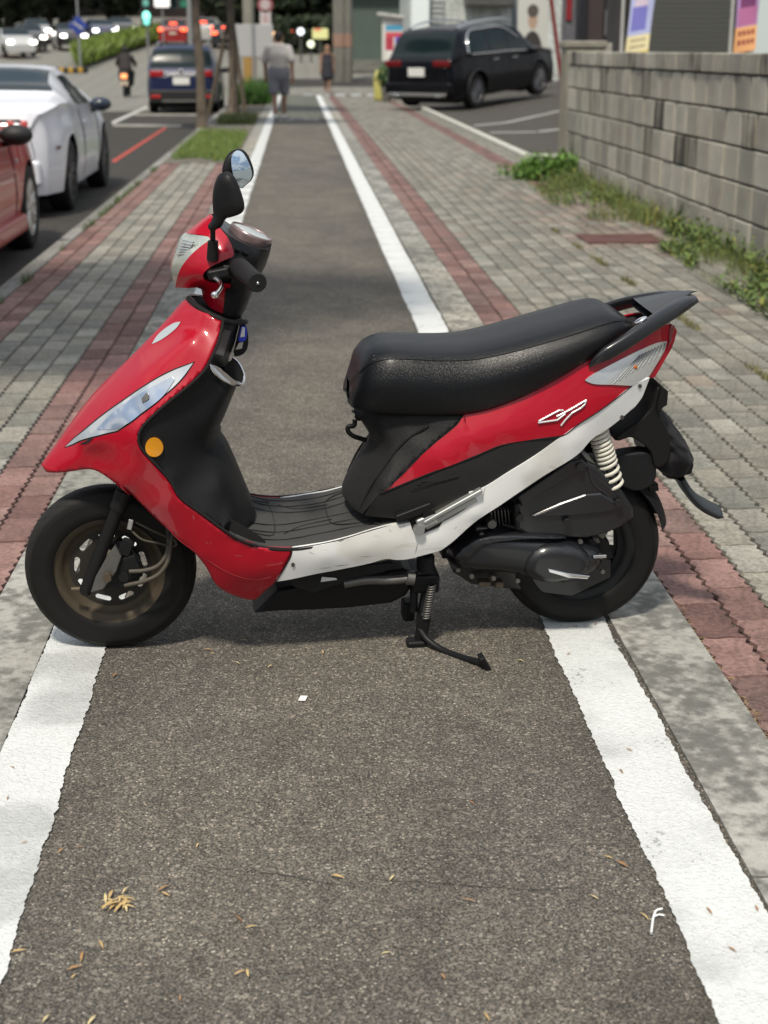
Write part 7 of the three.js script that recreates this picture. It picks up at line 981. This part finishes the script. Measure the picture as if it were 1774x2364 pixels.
// ------------------------------------------------------------------ litter on the path
{
  const r = rng(601), lg = (() => { const g = gridGeo(2, 6, (u, v) => { const w = .0024 * Math.sin(Math.PI * clamp(v, .05, .95)); return [(u - .5) * 2 * w, .0012 + .0025 * Math.sin(v * 3.1) - .0008 * Math.abs(u - .5), (v - .5) * .027, u, v]; }); return g; })();
  const straw = [lin(.52, .38, .17), lin(.56, .46, .24), lin(.46, .31, .13)].map((c) => std({ color: c, roughness: .8 })), orange = [lin(.36, .2, .085), lin(.3, .15, .06)].map((c) => std({ color: c, roughness: .8 }));
  const keep = (px, py) => py > 2160 || hash2(px, py, 5) < .55;
  const leaf = (px, py, ang, s, kind, label, group) => { const p = ground(px, py, .004), o = solo('fallen_leaf', lg, kind === 1 ? orange[Math.floor(r() * 2)] : straw[Math.floor(r() * 3)], label, 'leaf', group); o.position.set(p[0], p[1], p[2]); o.rotation.set((r() - .5) * .16, ang, (r() - .5) * .5); o.scale.setScalar(s); return o; };
  const c2 = crop(0, 1400, 1.8444), c3 = crop(900, 1400, 1.8993);
  const S1 = 'narrow straw-coloured leaf lying on the dark asphalt of the path', O1 = 'narrow orange-brown leaf lying on the dark asphalt of the path', W1 = 'narrow brown leaf lying on a white painted line', P1 = 'straw-coloured leaf in the small heap at the lower left of the path';
  for (const [x, y, k] of [[490, 292, 1], [660, 292, 0], [885, 185, 0], [905, 200, 0], [960, 130, 0], [1040, 145, 0], [1050, 300, 0], [1010, 240, 0], [1150, 255, 0], [1375, 195, 0], [1360, 355, 0], [325, 715, 0], [210, 1035, 1], [253, 1072, 1], [258, 1040, 1], [340, 1025, 1], [842, 1018, 0], [698, 1200, 1], [705, 1225, 0], [660, 1168, 0], [945, 1195, 1], [1030, 1198, 1], [1015, 1330, 1], [1072, 1365, 0], [428, 1357, 0], [405, 1215, 1], [150, 1278, 1], [98, 1345, 1], [80, 1468, 0], [105, 1513, 0], [380, 1445, 0], [430, 1440, 0], [372, 1462, 1], [350, 1492, 1], [405, 1452, 0], [318, 1540, 1], [315, 1575, 0], [935, 1438, 1], [835, 1490, 0], [1055, 1562, 0], [1020, 1560, 0], [680, 1632, 0], [768, 1668, 1], [195, 1755, 0], [390, 1765, 0], [1440, 1150, 0], [1615, 1575, 1], [1645, 1475, 0], [1437, 1765, 0]]) if (keep(x, y)) leaf(...c2(x, y), r() * 6.28, .6 + .5 * r(), k, k ? O1 : S1, k ? 'orange leaves on the path' : 'straw leaves on the path');
  for (const [x, y, k] of [[692, 290, 1], [574, 238, 0], [540, 645, 0], [960, 1100, 0], [1020, 1130, 1], [895, 1275, 0], [1115, 1360, 0], [945, 1430, 0], [885, 1475, 1], [345, 1290, 1], [235, 1622, 1], [360, 860, 1], [1380, 1745, 0], [425, 1800, 0], [10, 1190, 0]]) if (keep(x, y)) leaf(...c3(x, y), r() * 6.28, .6 + .5 * r(), k, k ? O1 : S1, k ? 'orange leaves on the path' : 'straw leaves on the path');
  for (const [x, y] of [[815, 92], [905, 80], [1050, 633], [1015, 728], [1500, 1510], [1400, 1340], [1610, 1330], [785, 212]]) { const o = leaf(...c3(x, y), r() * 6.28, .55 + .3 * r(), 1, W1, 'leaves on the white lines'); o.position.y = .0065; }
  for (const [x, y] of [[35, 820], [55, 690], [105, 1010]]) { const o = leaf(...c2(x, y), r() * 6.28, .6, 1, W1, 'leaves on the white lines'); o.position.y = .0065; }
  for (let k = 0; k < 20; k++) { const o = leaf(...c2(430 + r() * 115 , 1215 + r() * 75), -.6 + (r() - .5) * 1.8 + (r() < .3 ? 1.2 : 0), 0.85 + .5 * r(), 0, P1, 'leaves in the small heap'); o.position.y = .004 + .005 * r(); }
  // white plastic floss pick and a white chip
  const g = (x, y) => { const p = ground(...c3(x, y), .004); return [p[0], .005, p[2]]; };
  solo('floss_pick', [tube([g(1147, 1436), g(1152, 1395), g(1158, 1360), g(1172, 1334), g(1195, 1328)], .0022, 24, 8), tube([g(1160, 1362), g(1180, 1354), g(1204, 1357)], .0018, 14, 8)], std({ color: lin(.8, .81, .8), roughness: .4 }), 'white plastic floss pick lying on the asphalt beside the right white line', 'floss pick');
  const ch = ground(700, 1613, .003); solo('litter_chip', xf(rbox(.017, .003, .026, .001), [ch[0], .004, ch[2]], [0, -.2, .04]), std({ color: lin(.78, .76, .74), roughness: .6 }), 'small white chip of litter on the asphalt in front of the scooter', 'litter');
  // dry bits caught in the gap between the concrete strip and the pavers, and small stones
  const pl = []; for (let i = 0; i < 900; i++) { const D = 2.7 + 2.6 * Math.pow(r(), 1.2); pl.push({ x: .99 + (r() - .5) * .035, y: -.006 + .004 * r(), z: -D, s: .35 + .6 * r(), rx: (r() - .5) * .5, v: .25 + .8 * r() }); }
  scatter('dry_litter', lg, std({ color: lin(.32, .22, .1), roughness: .9 }), pl, 31, 'dry brown needles caught in the gap beside the right concrete strip', 'dry litter');
  const peb = new THREE.IcosahedronGeometry(.004, 0), ps = []; for (let i = 0; i < 2600; i++) { const t = r(); const D = 2.1 + 5 * r(); ps.push(t < .3 ? { x: .795 + (r() - .5) * .05, y: .001, z: -D, s: .3 + .8 * r(), v: .3 + r() } : t < .45 ? { x: -.665 + (r() - .5) * .03, y: .001, z: -D, s: .3 + .7 * r(), v: .3 + r() } : { x: -.48 + 1.09 * r(), y: .0012, z: -D, s: .18 + .42 * r() * r(), v: .5 + 1.6 * r() }); }
  scatter('grit', peb, std({ color: lin(.2, .19, .17), roughness: .9 }), ps, 33, 'loose grit and tiny stones scattered on the path', 'grit');
}
shade(scene);
renderer.render(scene, camera);
